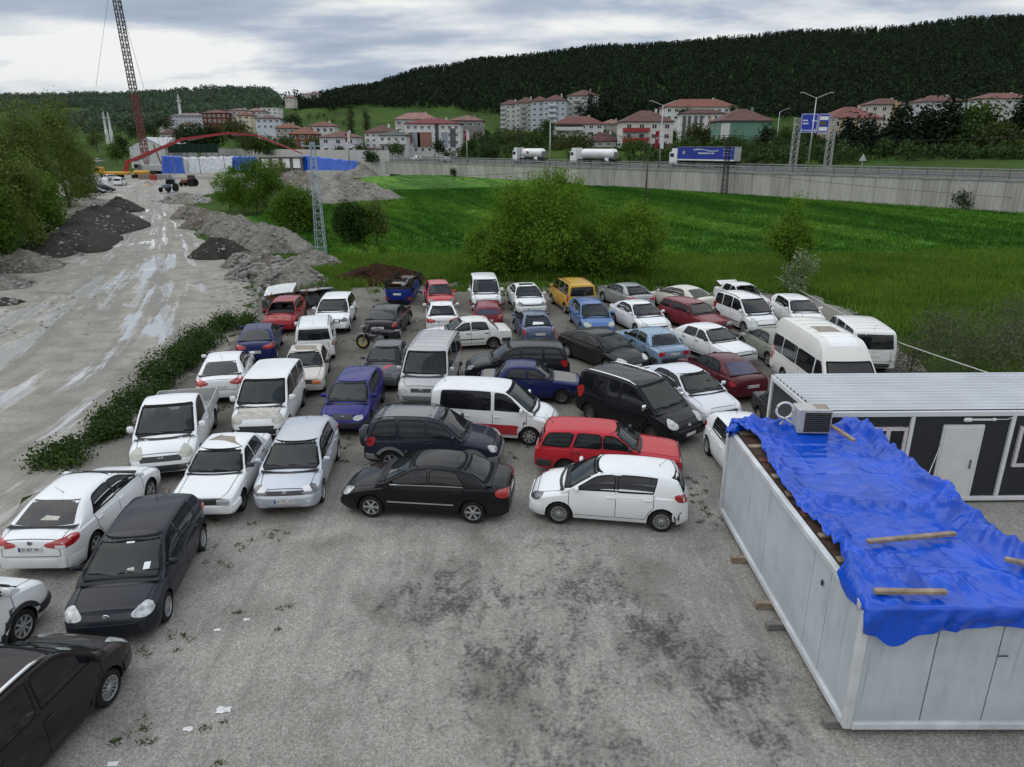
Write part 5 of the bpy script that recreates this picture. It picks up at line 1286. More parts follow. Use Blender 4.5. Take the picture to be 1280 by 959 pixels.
def build_land():
    global FIELD_MAT
    # one ground sheet to the horizon
    Ys = [-40, -20, -5, 5, 15, 22, 30] + [30 + 6 * i for i in range(1, 41)] + [280 + 14 * i for i in range(0, 45)] + [920, 960, 1020, 1100, 1200, 1320, 1450, 1550, 1650, 1700, 1750, 1800, 1900, 2100, 2500, 3200, 4500]
    Us = [-1.7 + 3.4 * i / 150 for i in range(151)]
    V = []; r = random.Random(5)
    for Y in Ys:
        for u in Us:
            X = u * (max(Y, 0) + 40); z = ground_z(X, Y)
            if Y > 300: z += fbm(X * .012, Y * .012, 1, 3) * (1.5 if Y < 900 else 4.0)
            V.append((X, Y, z))
    n = len(Us)
    Q = [(i * n + j, i * n + j + 1, (i + 1) * n + j + 1, (i + 1) * n + j) for i in range(len(Ys) - 1) for j in range(n - 1)]
    prop(link('ground', np_mesh('ground', V, Q, mat_ground(), True)), kind='structure')
    # gravel lot
    edge = [(-13.5, -6), (-13.4, 8), (-13.6, 18), (-13.9, 28), (-14.5, 37), (-16.0, 44), (-14, 49), (-10, 51), (-4, 51), (0, 50.6), (6, 50.0), (11, 48.8), (16, 47.2), (19, 45), (20.2, 41), (19.2, 36), (18.3, 31), (16.8, 26), (17.2, 23.6), (22, 22.4), (30, 21.5), (40, 21), (40, -6)]
    pts = []
    rr = random.Random(2)
    for a, b in zip(edge, edge[1:] + edge[:1]):
        k = max(1, int(math.hypot(b[0] - a[0], b[1] - a[1]) / .7))
        for i in range(k):
            t = i / k; w_ = .25 if a[1] < 40 else .7; pts.append((a[0] + (b[0] - a[0]) * t + rr.uniform(-w_, w_), a[1] + (b[1] - a[1]) * t + rr.uniform(-w_, w_), .02))
    prop(link('gravel_lot', mesh_of('gravel_lot', pts, [tuple(range(len(pts)))], mat_gravel())), kind='structure')
    # dirt road with its track coordinates
    RB = [(-20, -13), (18.3, -13.2), (37, -14.2), (46, -17), (60, -24), (81, -35.9), (105, -47), (129, -58), (150, -60), (170, -52), (200, -42), (250, -36)]
    LB = [(-20, -80), (30, -72), (60, -66), (90, -62), (110, -64), (130, -78), (150, -98), (180, -112), (220, -128), (250, -134)]
    C = []
    for px, py in ((-260, 640), (-60, 540), (60, 462), (118, 405), (165, 345), (190, 305), (200, 275), (192, 252), (186, 240), (200, 230), (206, 222)):
        g = G(px, py); C.append((g.y, g.x))
    C = [(-20, C[0][1] + 4)] + C + [(250, C[-1][1] - 10)]
    ys = []; y = -20.0
    while y < 250: ys.append(y); y += .8 if y < 60 else 1.6
    V, UV = [], []; nx = 60; d = 0; last = None
    for y in ys:
        l, rgt, c = lin(LB, y), lin(RB, y), lin(C, y)
        if last: d += math.hypot(y - last[1], c - last[0])
        last = (c, y)
        hwid = 5.4 + 1.5 * math.sin(y * .05)
        for i in range(nx + 1):
            e = 0 if 0 < i < nx else rr.uniform(-.6, .6)
            x = l + (rgt - l) * i / nx + e; z = .012 + max(0, ground_z(x, y)) + .0
            rut = 0
            V.append((x, y, z + .03 * fbm(x, y, .5, 1) * (1 if 0 < i < nx else 0) * .4 + .02)); UV.append(((x - c) / hwid, d))
    Q = [(i * (nx + 1) + j, i * (nx + 1) + j + 1, (i + 1) * (nx + 1) + j + 1, (i + 1) * (nx + 1) + j) for i in range(len(ys) - 1) for j in range(nx)]
    me = np_mesh('dirt_road', V, Q, mat_road(), True)
    uvl = me.uv_layers.new(name='track'); A = np.array(UV, np.float32)[np.array(Q).ravel()]; uvl.data.foreach_set('uv', A.ravel())
    prop(link('dirt_road', me), kind='structure')
    # green field between the lot and the retaining wall
    FIELD_MAT = mat_field()
    V = []; nu, nv = 130, 90; front = [(-36, 96), (-26, 78), (-18, 63), (-12, 56), (0, 54), (12, 52), (20, 48.5), (24, 40), (30, 34), (45, 30), (70, 27), (110, 30)]
    ok = {}
    for i in range(nu + 1):
        t = i / nu; X0 = -36 + 146 * t; Y0 = lin(front, X0)
        for j in range(nv + 1):
            q = j / nv
            # run to the foot of the wall
            Yw = WALL_A.y - (X0 - WALL_A.x) * _wn.x / _wn.y - .2
            Y = Y0 + (Yw - Y0) * q; z = ground_z(X0, Y)
            V.append((X0, Y, z + .05 + .10 * max(-1, min(1, fbm(X0, Y, .45, 2)))))
    Q = [(i * (nv + 1) + j, (i + 1) * (nv + 1) + j, (i + 1) * (nv + 1) + j + 1, i * (nv + 1) + j + 1) for i in range(nu) for j in range(nv)]
    prop(link('field', np_mesh('field', V, Q, FIELD_MAT, True)), kind='structure')
# ------------------------------------------------------------------ leaves, grass, trees
def leaf_mat(name, lo, hi, trans=.25):
    if name in _mats: return _mats[name]
    m, nt, b = _pb(name); N, L = nt.nodes, nt.links
    gm = N.new('ShaderNodeNewGeometry'); f = noise_node(nt, .8, 4); f2 = noise_node(nt, .16, 3)
    mx = math_node(nt, 'ADD', math_node(nt, 'MULTIPLY', gm.outputs['Random Per Island'], .5), math_node(nt, 'ADD', math_node(nt, 'MULTIPLY', f, .45), math_node(nt, 'MULTIPLY', math_node(nt, 'SUBTRACT', f2, .45), .9)))
    md = tuple((a + b_) / 2 for a, b_ in zip(lo, hi))
    c = ramp_node(nt, mx, [(.15, lo), (.55, md), (.95, hi)])
    L.new(c, b.inputs['Base Color']); b.inputs['Roughness'].default_value = .7; b.inputs['Specular IOR Level'].default_value = .08
    tr = N.new('ShaderNodeBsdfTranslucent'); L.new(c, tr.inputs[0]); ms = N.new('ShaderNodeMixShader'); ms.inputs[0].default_value = trans
    out = [x for x in N if x.type == 'OUTPUT_MATERIAL'][0]
    L.new(b.outputs[0], ms.inputs[1]); L.new(tr.outputs[0], ms.inputs[2]); L.new(ms.outputs[0], out.inputs['Surface'])
    _mats[name] = m; return m
def rng_dirs(g, n):
    v = g.normal(size=(n, 3)); return v / np.linalg.norm(v, axis=1, keepdims=True)
def leaves(g, P, Nn, size, aspect=.6, jitter=.8):
    """diamond leaves at P facing roughly along Nn"""
    n = len(P); d = rng_dirs(g, n); nn = Nn + jitter * d; nn /= np.linalg.norm(nn, axis=1, keepdims=True) + 1e-9
    a = np.cross(nn, rng_dirs(g, n)); a /= np.linalg.norm(a, axis=1, keepdims=True) + 1e-9
    b = np.cross(nn, a); s = size * g.uniform(.6, 1.35, (n, 1))
    V = np.empty((n, 4, 3)); V[:, 0] = P - a * s; V[:, 1] = P - b * s * aspect + nn * s * .15; V[:, 2] = P + a * s; V[:, 3] = P + b * s * aspect + nn * s * .15
    Q = np.arange(n * 4).reshape(n, 4); return V.reshape(-1, 3), Q
def crown_cloud(g, lobes, n, depth=.55):
    """points and outward directions through the outer part of a crown made of lobes"""
    vol = np.array([(l[3] * l[4] * l[5]) ** (2 / 3) for l in lobes]); k = g.choice(len(lobes), n, p=vol / vol.sum())
    Lb = np.array(lobes)[k]; d = rng_dirs(g, n); r = g.uniform(0, 1, (n, 1)) ** .5; r = depth * 0 + (1 - depth) + depth * r
    bump = 1 + .22 * np.sin(d[:, :1] * 7 + Lb[:, :1] * 3) * np.cos(d[:, 1:2] * 6 + Lb[:, 1:2]) + .15 * np.sin(d[:, 2:3] * 11)
    P = Lb[:, :3] + d * Lb[:, 3:6] * r * bump
    return P, d
def clumped(g, lobes, n, size, per=14, spread=1.0, depth=.55):
    """leaves gathered into sprays, so the crown has light and dark clumps and gaps"""
    m = max(1, n // per); C, D = crown_cloud(g, lobes, m, depth)
    P = np.repeat(C, per, 0) + g.normal(size=(m * per, 3)) * size * 2.3 * spread; Dn = np.repeat(D, per, 0) + np.array([0, 0, .35])
    return P, Dn
def trunk_mb(h, r, limbs, g, lean=0.0):
    b = MB(); pts = [(lean * h * (t / 5) ** 2 + g.uniform(-.03, .03) * h * .3, g.uniform(-.03, .03) * h * .3, h * t / 5) for t in range(6)]; pts[0] = (0, 0, -.2)
    b.tube(pts, r, 7, r * .35)
    for k in range(limbs):
        t = g.uniform(.3, .95); base = Vector(pts[min(5, int(t * 5))]); a = g.uniform(0, 2 * PI); ln = h * g.uniform(.25, .5)
        e = base + Vector((math.cos(a) * ln * .7, math.sin(a) * ln * .7, ln * .6)); md = (base + e) / 2 + Vector((0, 0, -.06 * ln))
        b.tube([base, md, e], r * .38, 5, r * .10)
    return b
def bark(): return plain('bark', (.075, .06, .045), .95, var=.4, scale=6)
def make_tree(name, label, cat, loc, lobes, n, size, mat, seed, trunk=(3, .15, 6), group=None, per=14, depth=.6, jitter=.8, aspect=.55, spread=1.0, lean=0.0):
    g = np.random.default_rng(seed); root = empty(name, loc); prop(root, label, cat, group)
    if trunk: trunk_mb(trunk[0], trunk[1], trunk[2], random.Random(seed), lean).obj('trunk', [bark()], root, smooth=True)
    P, D = clumped(g, lobes, n, size, per, spread, depth)
    keep = P[:, 2] > .02; P, D = P[keep], D[keep]
    V, Q = leaves(g, P, D, size, aspect, jitter)
    link('crown', np_mesh('crown', V, Q, mat), root); return root
def round_lobes(w, h, z0, seed, k=9, flat=1.0):
    r = random.Random(seed); L = [(0, 0, z0 + (h - z0) * .48, w * .29, w * .29 * flat, (h - z0) * .40)]
    for i in range(k):
        a = 2 * PI * i / k + r.uniform(-.3, .3); q = r.uniform(.22, .36) * w; zz = z0 + (h - z0) * r.uniform(.18, .78); s = r.uniform(.13, .22) * w
        L.append((math.cos(a) * q, math.sin(a) * q * flat, zz, s, s, s * r.uniform(.8, 1.3)))
    for i in range(2 * k):
        a = r.uniform(0, 2 * PI); e = r.uniform(-.1, 1.35); q = .44 * w * math.cos(max(0, e)) * r.uniform(.85, 1.1); zz = z0 + (h - z0) * (.42 + .50 * math.sin(e)); s = r.uniform(.045, .085) * w
        L.append((math.cos(a) * q, math.sin(a) * q * flat, max(s * .6, zz), s, s, s * r.uniform(.9, 1.8)))
    L.append((r.uniform(-.1, .1) * w, 0, h * .86, w * .16, w * .16, h * .15)); return L
def grass_patch(name, region, n, h, mat, seed, zf=None, blades=5, width=.035, spread=.10, lean=(.1, .55)):
    """tufts of blades as one mesh"""
    g = np.random.default_rng(seed); P = region(g, n); n = len(P)
    P = np.repeat(P, blades, 0); m = len(P); a = g.uniform(0, 2 * PI, m); hh = h * g.uniform(.5, 1.25, m)
    off = g.normal(size=(m, 2)) * spread; x, y, z = P[:, 0] + off[:, 0], P[:, 1] + off[:, 1], P[:, 2]
    dx, dy = np.cos(a), np.sin(a); ln = hh * g.uniform(lean[0], lean[1], m)
    V = np.empty((m, 4, 3)); w = width * g.uniform(.6, 1.3, m)
    V[:, 0] = np.stack([x - dy * w, y + dx * w, z - .02], 1); V[:, 1] = np.stack([x + dy * w, y - dx * w, z - .02], 1)
    V[:, 2] = np.stack([x + dx * ln * .5 + dy * w * .6, y + dy * ln * .5 - dx * w * .6, z + hh * .65], 1); V[:, 3] = np.stack([x + dx * ln, y + dy * ln, z + hh], 1)
    Q = np.arange(m * 4).reshape(m, 4)
    return prop(link(name, np_mesh(name, V.reshape(-1, 3), Q, mat)), kind='stuff')
def box_region(x0, x1, y0, y1, keep=None):
    def f(g, n):
        X = g.uniform(x0, x1, n * 3); Y = g.uniform(y0, y1, n * 3); out = []
        for x, y in zip(X, Y):
            if keep is None or keep(x, y): out.append((x, y, ground_z(x, y) + .03))
            if len(out) >= n: break
        return np.array(out)
    return f
_mound_mats = {}
def heap_mat(name, lo, md, hi):
    if name in _mats: return _mats[name]
    m, nt, b = _pb(name); f = noise_node(nt, 2.6, 9, .85); g = noise_node(nt, .5, 4); k = noise_node(nt, 9, 5, .85)
    mx = math_node(nt, 'ADD', math_node(nt, 'MULTIPLY', f, .55), math_node(nt, 'ADD', math_node(nt, 'MULTIPLY', g, .2), math_node(nt, 'MULTIPLY', k, .25)))
    nt.links.new(ramp_node(nt, mx, [(.34, lo), (.5, md), (.66, hi)]), b.inputs['Base Color']); b.inputs['Roughness'].default_value = .95; b.inputs['Specular IOR Level'].default_value = .1
    bump_node(nt, b, mx, 1.0, .3); _mats[name] = m; return m
def mound(name, label, loc, rx, ry, h, rz, mat, seed, stones=50, smat=None, cat='gravel heap', group='gravel heaps beside the dirt road', ssize=.16):
    r = random.Random(seed); n, m = 15, 34; rows = []
    for i in range(n + 1):
        q = i / n; row = []
        for j in range(m):
            a = 2 * PI * j / m; wob = 1 + .12 * math.sin(a * 3 + seed) + .08 * math.sin(a * 5 + seed * 2) + .05 * math.sin(a * 9 + seed)
            x, y = math.cos(a) * q * rx * wob, math.sin(a) * q * ry * wob
            z = h * max(0, 1 - q ** 1.7) ** 1.0 * (1 + .13 * fbm(x, y, .6, seed) + .07 * fbm(x, y, 1.9, seed + 3)) + r.uniform(-.05, .05) * h * (1 if q < .97 else 0)
            row.append((x, y, z if i < n else -.25))
        rows.append(row)
    V = [p for row in rows for p in row]; F = [(i * m + j, (i + 1) * m + j, (i + 1) * m + (j + 1) % m, i * m + (j + 1) % m) for i in range(n) for j in range(m)]
    root = link(name, mesh_of(name, V, F, mat, smooth=True), None, loc, (0, 0, rz)); prop(root, label, cat, group)
    if stones:
        b = MB()
        for k in range(int(stones * 2.2)):
            a = r.uniform(0, 2 * PI); q = r.uniform(.2, 1.05) ** .6; x, y = math.cos(a) * q * rx, math.sin(a) * q * ry
            z = h * max(0, 1 - min(1, q) ** 1.7) * (1 + .13 * fbm(x, y, .6, seed)); s = ssize * r.uniform(.3, 1.0) * (1.9 if r.random() < .12 else 1)
            b.box(x, y, z + s * .1, s * 1.5, s * 1.1, s, r.uniform(0, 3), s * .3)
        prop(b.obj('loose_stones', [smat or mat], root), kind='stuff')
    return root
def build_green():
    LB, LM, LY, LO = (leaf_mat('leaf_dark', (.012, .032, .007), (.050, .10, .018)), leaf_mat('leaf_mid', (.030, .075, .008), (.125, .23, .028), .35),
                      leaf_mat('leaf_spring', (.045, .105, .010), (.19, .335, .036), .4), leaf_mat('leaf_olive', (.055, .088, .018), (.185, .245, .062), .42))
    LG = leaf_mat('leaf_grey', (.05, .062, .032), (.17, .185, .11)); PN = leaf_mat('pine_needles', (.006, .013, .007), (.022, .036, .018), .08)
    BL = leaf_mat('blossom_leaf', (.07, .12, .04), (.30, .36, .22))
    GR = leaf_mat('meadow_grass', (.045, .105, .012), (.16, .27, .036), .35); WH = leaf_mat('wheat_blade', (.016, .062, .007), (.060, .150, .018), .3)
    def m_at(py): return (py - 180.7) * (_c / CAM_H)                 # pixels per metre on the ground at that image height
    # riverside trees on the left
    specs = [(-70, 352, 150, 165, 'tall olive green willow cut off by the left edge', LO), (5, 318, 130, 178, 'broad willow with yellow green top at the left edge', LO),
             (48, 285, 95, 131, 'tall willow behind the dark gravel heap, left of the tallest one', LO), (88, 268, 88, 124, 'tallest willow beside the parked grey box truck', LO),
             (52, 300, 80, 208, 'lower blue green willow in front of the tall willows', LM), (-30, 330, 110, 205, 'dark willow low at the left picture edge', LM), (105, 258, 40, 175, 'slim young willow just left of the box truck', LO),
             (10, 290, 110, 150, 'willow at the back of the riverside clump', LO)]
    for k, (px, py, w, top, lab, mt) in enumerate(specs):
        p = G(px, py); s = m_at(py); W = w / s; H = (py - top) / s * 1.08
        L = [(0, 0, H * .45, W * .36, W * .36, H * .40)]; r = random.Random(k)
        for i in range(18):
            a = r.uniform(0, 6.28); q = r.uniform(.1, .40) * W; L.append((math.cos(a) * q, math.sin(a) * q, H * r.uniform(.14, .93 - .55 * q / W), W * .15, W * .15, H * r.uniform(.09, .16)))
        make_tree('willow_tree', lab, 'tree', (p.x, p.y, -.6), L, 15000 if w > 85 else 10000, .17, mt, 100 + k, (H * .75, .28, 12), 'riverside willows', per=16, depth=.5, aspect=.38)
    # bushes round the heaps
    bl = [(288, 264, 46, 214, 'thin yellowish shrub at the near end of the blue tarpaulins', LY, 3000), (322, 268, 78, 203, 'large dense bush behind the gravel heaps', LM, 9000), (374, 292, 60, 234, 'round bush just left of the lattice mast', LM, 7000),
          (440, 308, 44, 256, 'dark shrub on the grass right of the lattice mast', LB, 3500), (472, 306, 30, 252, 'sparse sapling beside the dark shrub', LO, 1400), (345, 240, 40, 200, 'bush beside the row of white cabins', LO, 3000)]
    for k, (px, py, w, top, lab, mt, n) in enumerate(bl):
        p = G(px, py); s = m_at(py); W = w / s; H = (py - top) / s
        make_tree('bush', lab, 'bush', (p.x, p.y, 0), round_lobes(W, H, .1 * H, k + 20, 10), int(n * 1.7), .12, mt, 120 + k, (H * .6, .09, 9), None, depth=.55)
    # the big bush behind the lot
    for k, (px, py, w, top, n, lab, mt) in enumerate([(684, 346, 148, 218, 17000, 'tallest bush behind the yellow van', LY), (784, 350, 112, 258, 10000, 'broad bright green bush right of the tallest bush', LY), (628, 350, 92, 276, 7000, 'low bush behind the white van in the back row', LY), (735, 352, 90, 296, 5000, 'dark low shrub between the tallest bush and the bright one', LM)]):
        p = G(px, py); s = m_at(py); W = w / s; H = (py - top) / s
        make_tree('big_bush', lab, 'bush', (p.x, p.y + 1.0, 0), round_lobes(W, H, .05 * H, k + 40, 14), int(n * 1.9), .088, mt, 140 + k, (H * .7, .08, 14), 'bushes along the back of the lot', depth=.6, per=12, spread=1.1)
    p = G(984, 352); s = m_at(352)
    make_tree('young_tree', 'slim young tree standing alone at the edge of the field', 'tree', (p.x, p.y, 0), [(0, 0, 3.2, 1.1, 1.1, 1.9), (.5, 0, 2.4, 1.1, 1, 1.0), (-.5, .2, 2.8, 1.1, 1, 1.1), (.1, 0, 5.0, .7, .7, 1.1), (.8, .3, 3.6, .9, .9, .8), (-.9, 0, 3.9, .8, .8, .8), (1.2, 0, 2.9, .7, .7, .6), (-1.3, 0, 3.0, .7, .7, .6)], 7500, .085, LY, 160, (4.8, .09, 10), None, depth=.7)
    p = G(997, 372)
    make_tree('blossoming_shrub', 'pale blossoming shrub in front of the slim young tree', 'shrub', (p.x, p.y, 0), round_lobes(1.9, 2.9, .2, 61, 8), 1800, .085, BL, 161, (1.6, .04, 8), None)
    for k, (px, py, w, top, lab) in enumerate([(1225, 478, 150, 392, 'wispy grey green willow shrub behind the office cabin'), (1300, 470, 120, 372, 'wispy willow shrub at the right picture edge'), (1150, 476, 60, 428, 'small thin willow shrub left of the big wispy one')]):
        p = G(px, py); s = m_at(py); W = w / s; H = (py - top) / s
        make_tree('willow_shrub', lab, 'shrub', (p.x, p.y + .8, 0), round_lobes(W, H, .05, k + 70, 14), 7000 if w > 100 else 1800, .07, LG, 170 + k, (H * .6, .04, 26), 'willow shrubs behind the office', aspect=.25, per=9, spread=1.5, depth=.7)
    # brambles between the road and the lot
    a, b = G(108, 572), G(300, 408); r = random.Random(8)
    for k in range(11):
        t = k / 10; x = a.x + (b.x - a.x) * t + r.uniform(-.3, .3) - .35; y = a.y + (b.y - a.y) * t; W = r.uniform(1.4, 2.2) * (.75 if k < 2 else 1); H = r.uniform(.6, 1.2) * (.7 if k < 2 else 1)
        L = [(r.uniform(-.5, .5) * W * .7, r.uniform(-.5, .5) * W, r.uniform(.2, .7) * H, W * .22, W * .28, H * .35) for _ in range(9)]
        lab = ('bramble thicket beside the dirt road, nearest the camera', 'bramble thicket at the far end of the hedge by the navy saloon')[0 if k == 0 else 1] if k in (0, 10) else 'bramble thicket in the hedge along the road, %s from the near end' % ('', 'second', 'third', 'fourth', 'fifth', 'sixth', 'seventh', 'eighth', 'ninth', 'tenth')[k]
        make_tree('bramble_bush', lab, 'bush', (x, y, 0), L, r.randint(1700, 2900), .055, leaf_mat('bramble_leaf', (.014, .034, .008), (.065, .11, .024), .3), 200 + k, (.7, .02, 10), 'brambles between the road and the lot', per=10, spread=1.2, aspect=.6)
    # meadow grass round the lot and wheat in the field
    def verge(x, y):
        return not (-15 < x < 20 and y < 50.3) and not (x < -16 and y < 75)
    grass_patch('verge_grass', box_region(-22, 44, 22.5, 62, lambda x, y: verge(x, y) and (y > 50 - abs(x) * .15 or x > 18.5)), 34000, .45, GR, 1, spread=.2, width=.03)
    grass_patch('wheat', box_region(-40, 95, 50, 140, lambda x, y: behind(x, y) < -.8 and x > lin([(48, 20), (54, -8), (63, -16), (78, -24), (96, -34), (120, -36), (200, -36)], y)), 70000, .34, mat_field('wheat_blades', False), 2, blades=4, width=.05, spread=.3)
    grass_patch('back_weeds', box_region(-15, 20, 46, 55, lambda x, y: y > 50.5 - .02 * x * x or r.random() < .05), 4200, .55, GR, 3, spread=.2)
    grass_patch('edge_weeds', box_region(-15, 19, 45.0, 51.5, lambda x, y: fbm(x * .9, y * .9, 1, 6) > .25 and y > 46.5 - .006 * x * x * (x > 0) * 4), 2600, .30, GR, 8, spread=.12)
    grass_patch('lot_weeds', box_region(-13, 17, 24, 47, lambda x, y: fbm(x * .8, y * .8, 1, 12) > .85), 900, .16, leaf_mat('lot_weed', (.030, .048, .014), (.09, .12, .038), .3), 9, spread=.09)
    # weeds in the gravel
    wl = [(240, 664, 1), (270, 655, .7), (180, 818, 1), (205, 800, .7), (262, 690, .8), (285, 708, .7), (330, 672, .9), (352, 668, .8), (300, 690, .7), (168, 905, .8), (190, 920, 1), (268, 915, .8), (275, 955, 1), (225, 803, .9), (150, 925, .6), (880, 640, 1.5), (870, 620, 1.7), (862, 600, 1.3), (890, 655, 1.1), (884, 618, 1.4),
          (350, 760, .6), (345, 790, .5), (300, 765, .6), (420, 560, 1.2), (430, 548, 1.2), (435, 575, .9), (640, 570, .8), (655, 560, .8), (1150, 690, .6), (1185, 650, .8), (1215, 656, .8), (255, 640, .6), (315, 655, .6), (700, 420, 1.4), (715, 425, 1.2), (520, 400, 1.3), (525, 415, 1), (400, 440, 1.2), (430, 425, 1.3), (355, 450, 1.1)]
    def wreg(g, n):
        out = []
        for px, py, s in wl:
            c = G(px, py); w = 1 + (700 - py) / 700
            for _ in range(int(3 * s * w) + 1):
                q = g.normal(size=2) * .17 * s * w; k = g.integers(6, 18)
                o = g.normal(size=(k, 2)) * .038; out += [(c.x + q[0] + a_, c.y + q[1] + b_, .02) for a_, b_ in o]
        return np.array(out)
    grass_patch('gravel_weeds', wreg, 0, .032, leaf_mat('weed', (.040, .062, .020), (.12, .155, .055), .35), 4, blades=2, width=.013, spread=.02, lean=(1.2, 2.6))
    return dict(LB=LB, LM=LM, LY=LY, LO=LO, PN=PN)
def build_heaps():
    hg = heap_mat('grey_gravel', (.06, .056, .049), (.205, .193, .172), (.50, .48, .445)); hd = heap_mat('dark_gravel', (.022, .021, .019), (.05, .047, .042), (.10, .094, .085))
    hb = heap_mat('brown_gravel', (.05, .044, .036), (.165, .148, .122), (.44, .41, .36)); hs = heap_mat('red_soil', (.018, .009, .006), (.042, .020, .012), (.085, .045, .03))
    st = heap_mat('stone_bits', (.14, .135, .125), (.30, .29, .27), (.52, .51, .49))
    def put_heap(px, py, w, h, lab, mt, ratio=.8, rz=0.0, stones=60, seed=0, name='gravel_heap', cat='gravel heap', group='gravel heaps beside the dirt road', ss=.16):
        p = G(px, py); s = (py - 180.7) * (_c / CAM_H); mound(name, lab, (p.x, p.y, ground_z(p.x, p.y) - .02), w / 2 / s, w / 2 / s * ratio, h / s, rz, mt, seed, stones, st, cat, group, ss)
    # left of the road
    put_heap(122, 286, 104, 24, 'long dark gravel bank left of the dirt road', hd, 3.4, R(20), 130, 1); put_heap(100, 300, 100, 20, 'middle of the dark gravel bank left of the dirt road', hd, 2.4, R(24), 80, 9); put_heap(150, 264, 52, 16, 'far end of the dark gravel bank below the box lorry', hd, 2.0, R(24), 50, 8)
    put_heap(78, 312, 104, 20, 'low dark gravel bank joined to the long dark one', hd, 1.7, R(30), 70, 2); put_heap(30, 336, 96, 20, 'brown gravel bank left of the road beside the dark bank', hb, 1.0, R(10), 120, 3)
    put_heap(4, 358, 80, 14, 'small grey heap at the left edge below the brown bank', hg, .8, 0, 80, 4); put_heap(8, 380, 44, 8, 'smallest dark heap at the left edge', hd, .8, 0, 20, 5)
    put_heap(92, 262, 100, 12, 'pale strip of gravel below the willows', hg, 3.6, R(24), 200, 6); put_heap(22, 304, 96, 12, 'pale gravel bank at the foot of the leftmost willow', hg, 1.9, R(28), 160, 7)
    # right of the road: one heap runs into the next
    for k, (px, py, w, h, lab, mt, ratio, ang, n_, ss) in enumerate(((240, 272, 50, 15, 'farthest brown heap in the row right of the road', hb, 1.5, 20, 80, .2), (262, 284, 66, 20, 'second brown heap from the far end of the row right of the road', hb, 1.2, 20, 90, .18), (290, 292, 76, 22, 'grey heap behind the black gravel heap', hg, 1.1, 10, 100, .16), (318, 300, 80, 24, 'grey heap between the black heap and the large bush', hg, 1.0, 10, 100, .16),
            (276, 321, 78, 22, 'small black gravel heap at the road edge', hd, .8, 0, 40, .12), (344, 312, 96, 28, 'largest grey gravel heap, left of the lattice mast', hg, .95, 8, 130, .16), (316, 332, 74, 20, 'brown rubble heap behind the one with large stones', hb, .9, 0, 120, .22), (330, 346, 86, 24, 'rubble heap with large stones nearest the road', hb, .9, 0, 180, .28),
            (370, 358, 92, 28, 'rounded grey heap nearest the parked cars', hg, .8, 0, 150, .15), (388, 334, 80, 20, 'low grey heap at the foot of the lattice mast', hg, .8, 0, 80, .15), (232, 252, 60, 9, 'scatter of pale rubble at the far end of the row', hb, 1.6, 30, 150, .42))):
        put_heap(px, py, w, h, lab, mt, ratio, R(ang), n_, 10 + k, ss=ss)
    # beyond, beside the building site
    put_heap(425, 252, 150, 26, 'wide grey gravel heap at the corner of the green field', hg, .8, R(-6), 120, 20, group='gravel heaps by the building site', ss=.3); put_heap(372, 240, 96, 22, 'brown heap left of the wide grey heap', hb, .9, 0, 60, 21, group='gravel heaps by the building site')
    put_heap(462, 224, 90, 16, 'far grey heap in front of the end of the retaining wall', hg, .9, 0, 60, 22, group='gravel heaps by the building site'); put_heap(448, 214, 64, 14, 'darker far heap beside the blue sheeting', hd, .9, 0, 30, 23, group='gravel heaps by the building site')
    p = G(474, 354); mound('soil_heap', 'heap of dark red soil behind the overturned car', (p.x, p.y + .6, -.02), 3.9, 2.0, 1.15, 0, hs, 30, 90, hs, 'soil heap', None, .14)
    # scattered stones at the road edge
    g = np.random.default_rng(4); b = MB(); r = random.Random(11)
    for k in range(700):
        t = r.random(); px = 300 + 90 * t + r.gauss(0, 22); py = 345 + 40 * r.random() + 12 * t; p = G(px, py); s = .05 + .16 * r.random() ** 3
        b.box(p.x, p.y, s * .2, s * 1.5, s * 1.1, s, r.uniform(0, 3), s * .3)
    for k in range(260):
        p = G(r.uniform(0, 120), r.uniform(330, 420)); s = .04 + .12 * r.random() ** 3; b.box(p.x, p.y, s * .2, s * 1.5, s * 1.1, s, r.uniform(0, 3), s * .3)
    prop(b.obj('scattered_stones', [st]), kind='stuff')
    # pebbles proud of the lot near the camera
    n = 9000; X = g.uniform(-13, 13, n); Y = 6 + 30 * g.uniform(0, 1, n) ** 1.6; s = g.uniform(.006, .018, n)
    base = np.array([(-1, -1, 0), (1, -.8, 0), (.9, 1, 0), (-.9, .8, 0), (0.1, 0, 1.1)]); th = g.uniform(0, 6.28, n); c, q = np.cos(th), np.sin(th)
    V = np.empty((n, 5, 3)); V[:, :, 0] = X[:, None] + (base[:, 0] * c[:, None] - base[:, 1] * q[:, None]) * s[:, None]; V[:, :, 1] = Y[:, None] + (base[:, 0] * q[:, None] + base[:, 1] * c[:, None]) * s[:, None]; V[:, :, 2] = .018 + base[None, :, 2] * s[:, None] * .8
    T = np.array([(0, 1, 4), (1, 2, 4), (2, 3, 4), (3, 0, 4)]); Q = (np.arange(n)[:, None, None] * 5 + T[None]).reshape(-1, 3)
    prop(link('pebbles', np_mesh('pebbles', V.reshape(-1, 3), Q, heap_mat('pebble_bits', (.16, .157, .15), (.26, .255, .245), (.50, .49, .48)))), kind='stuff')
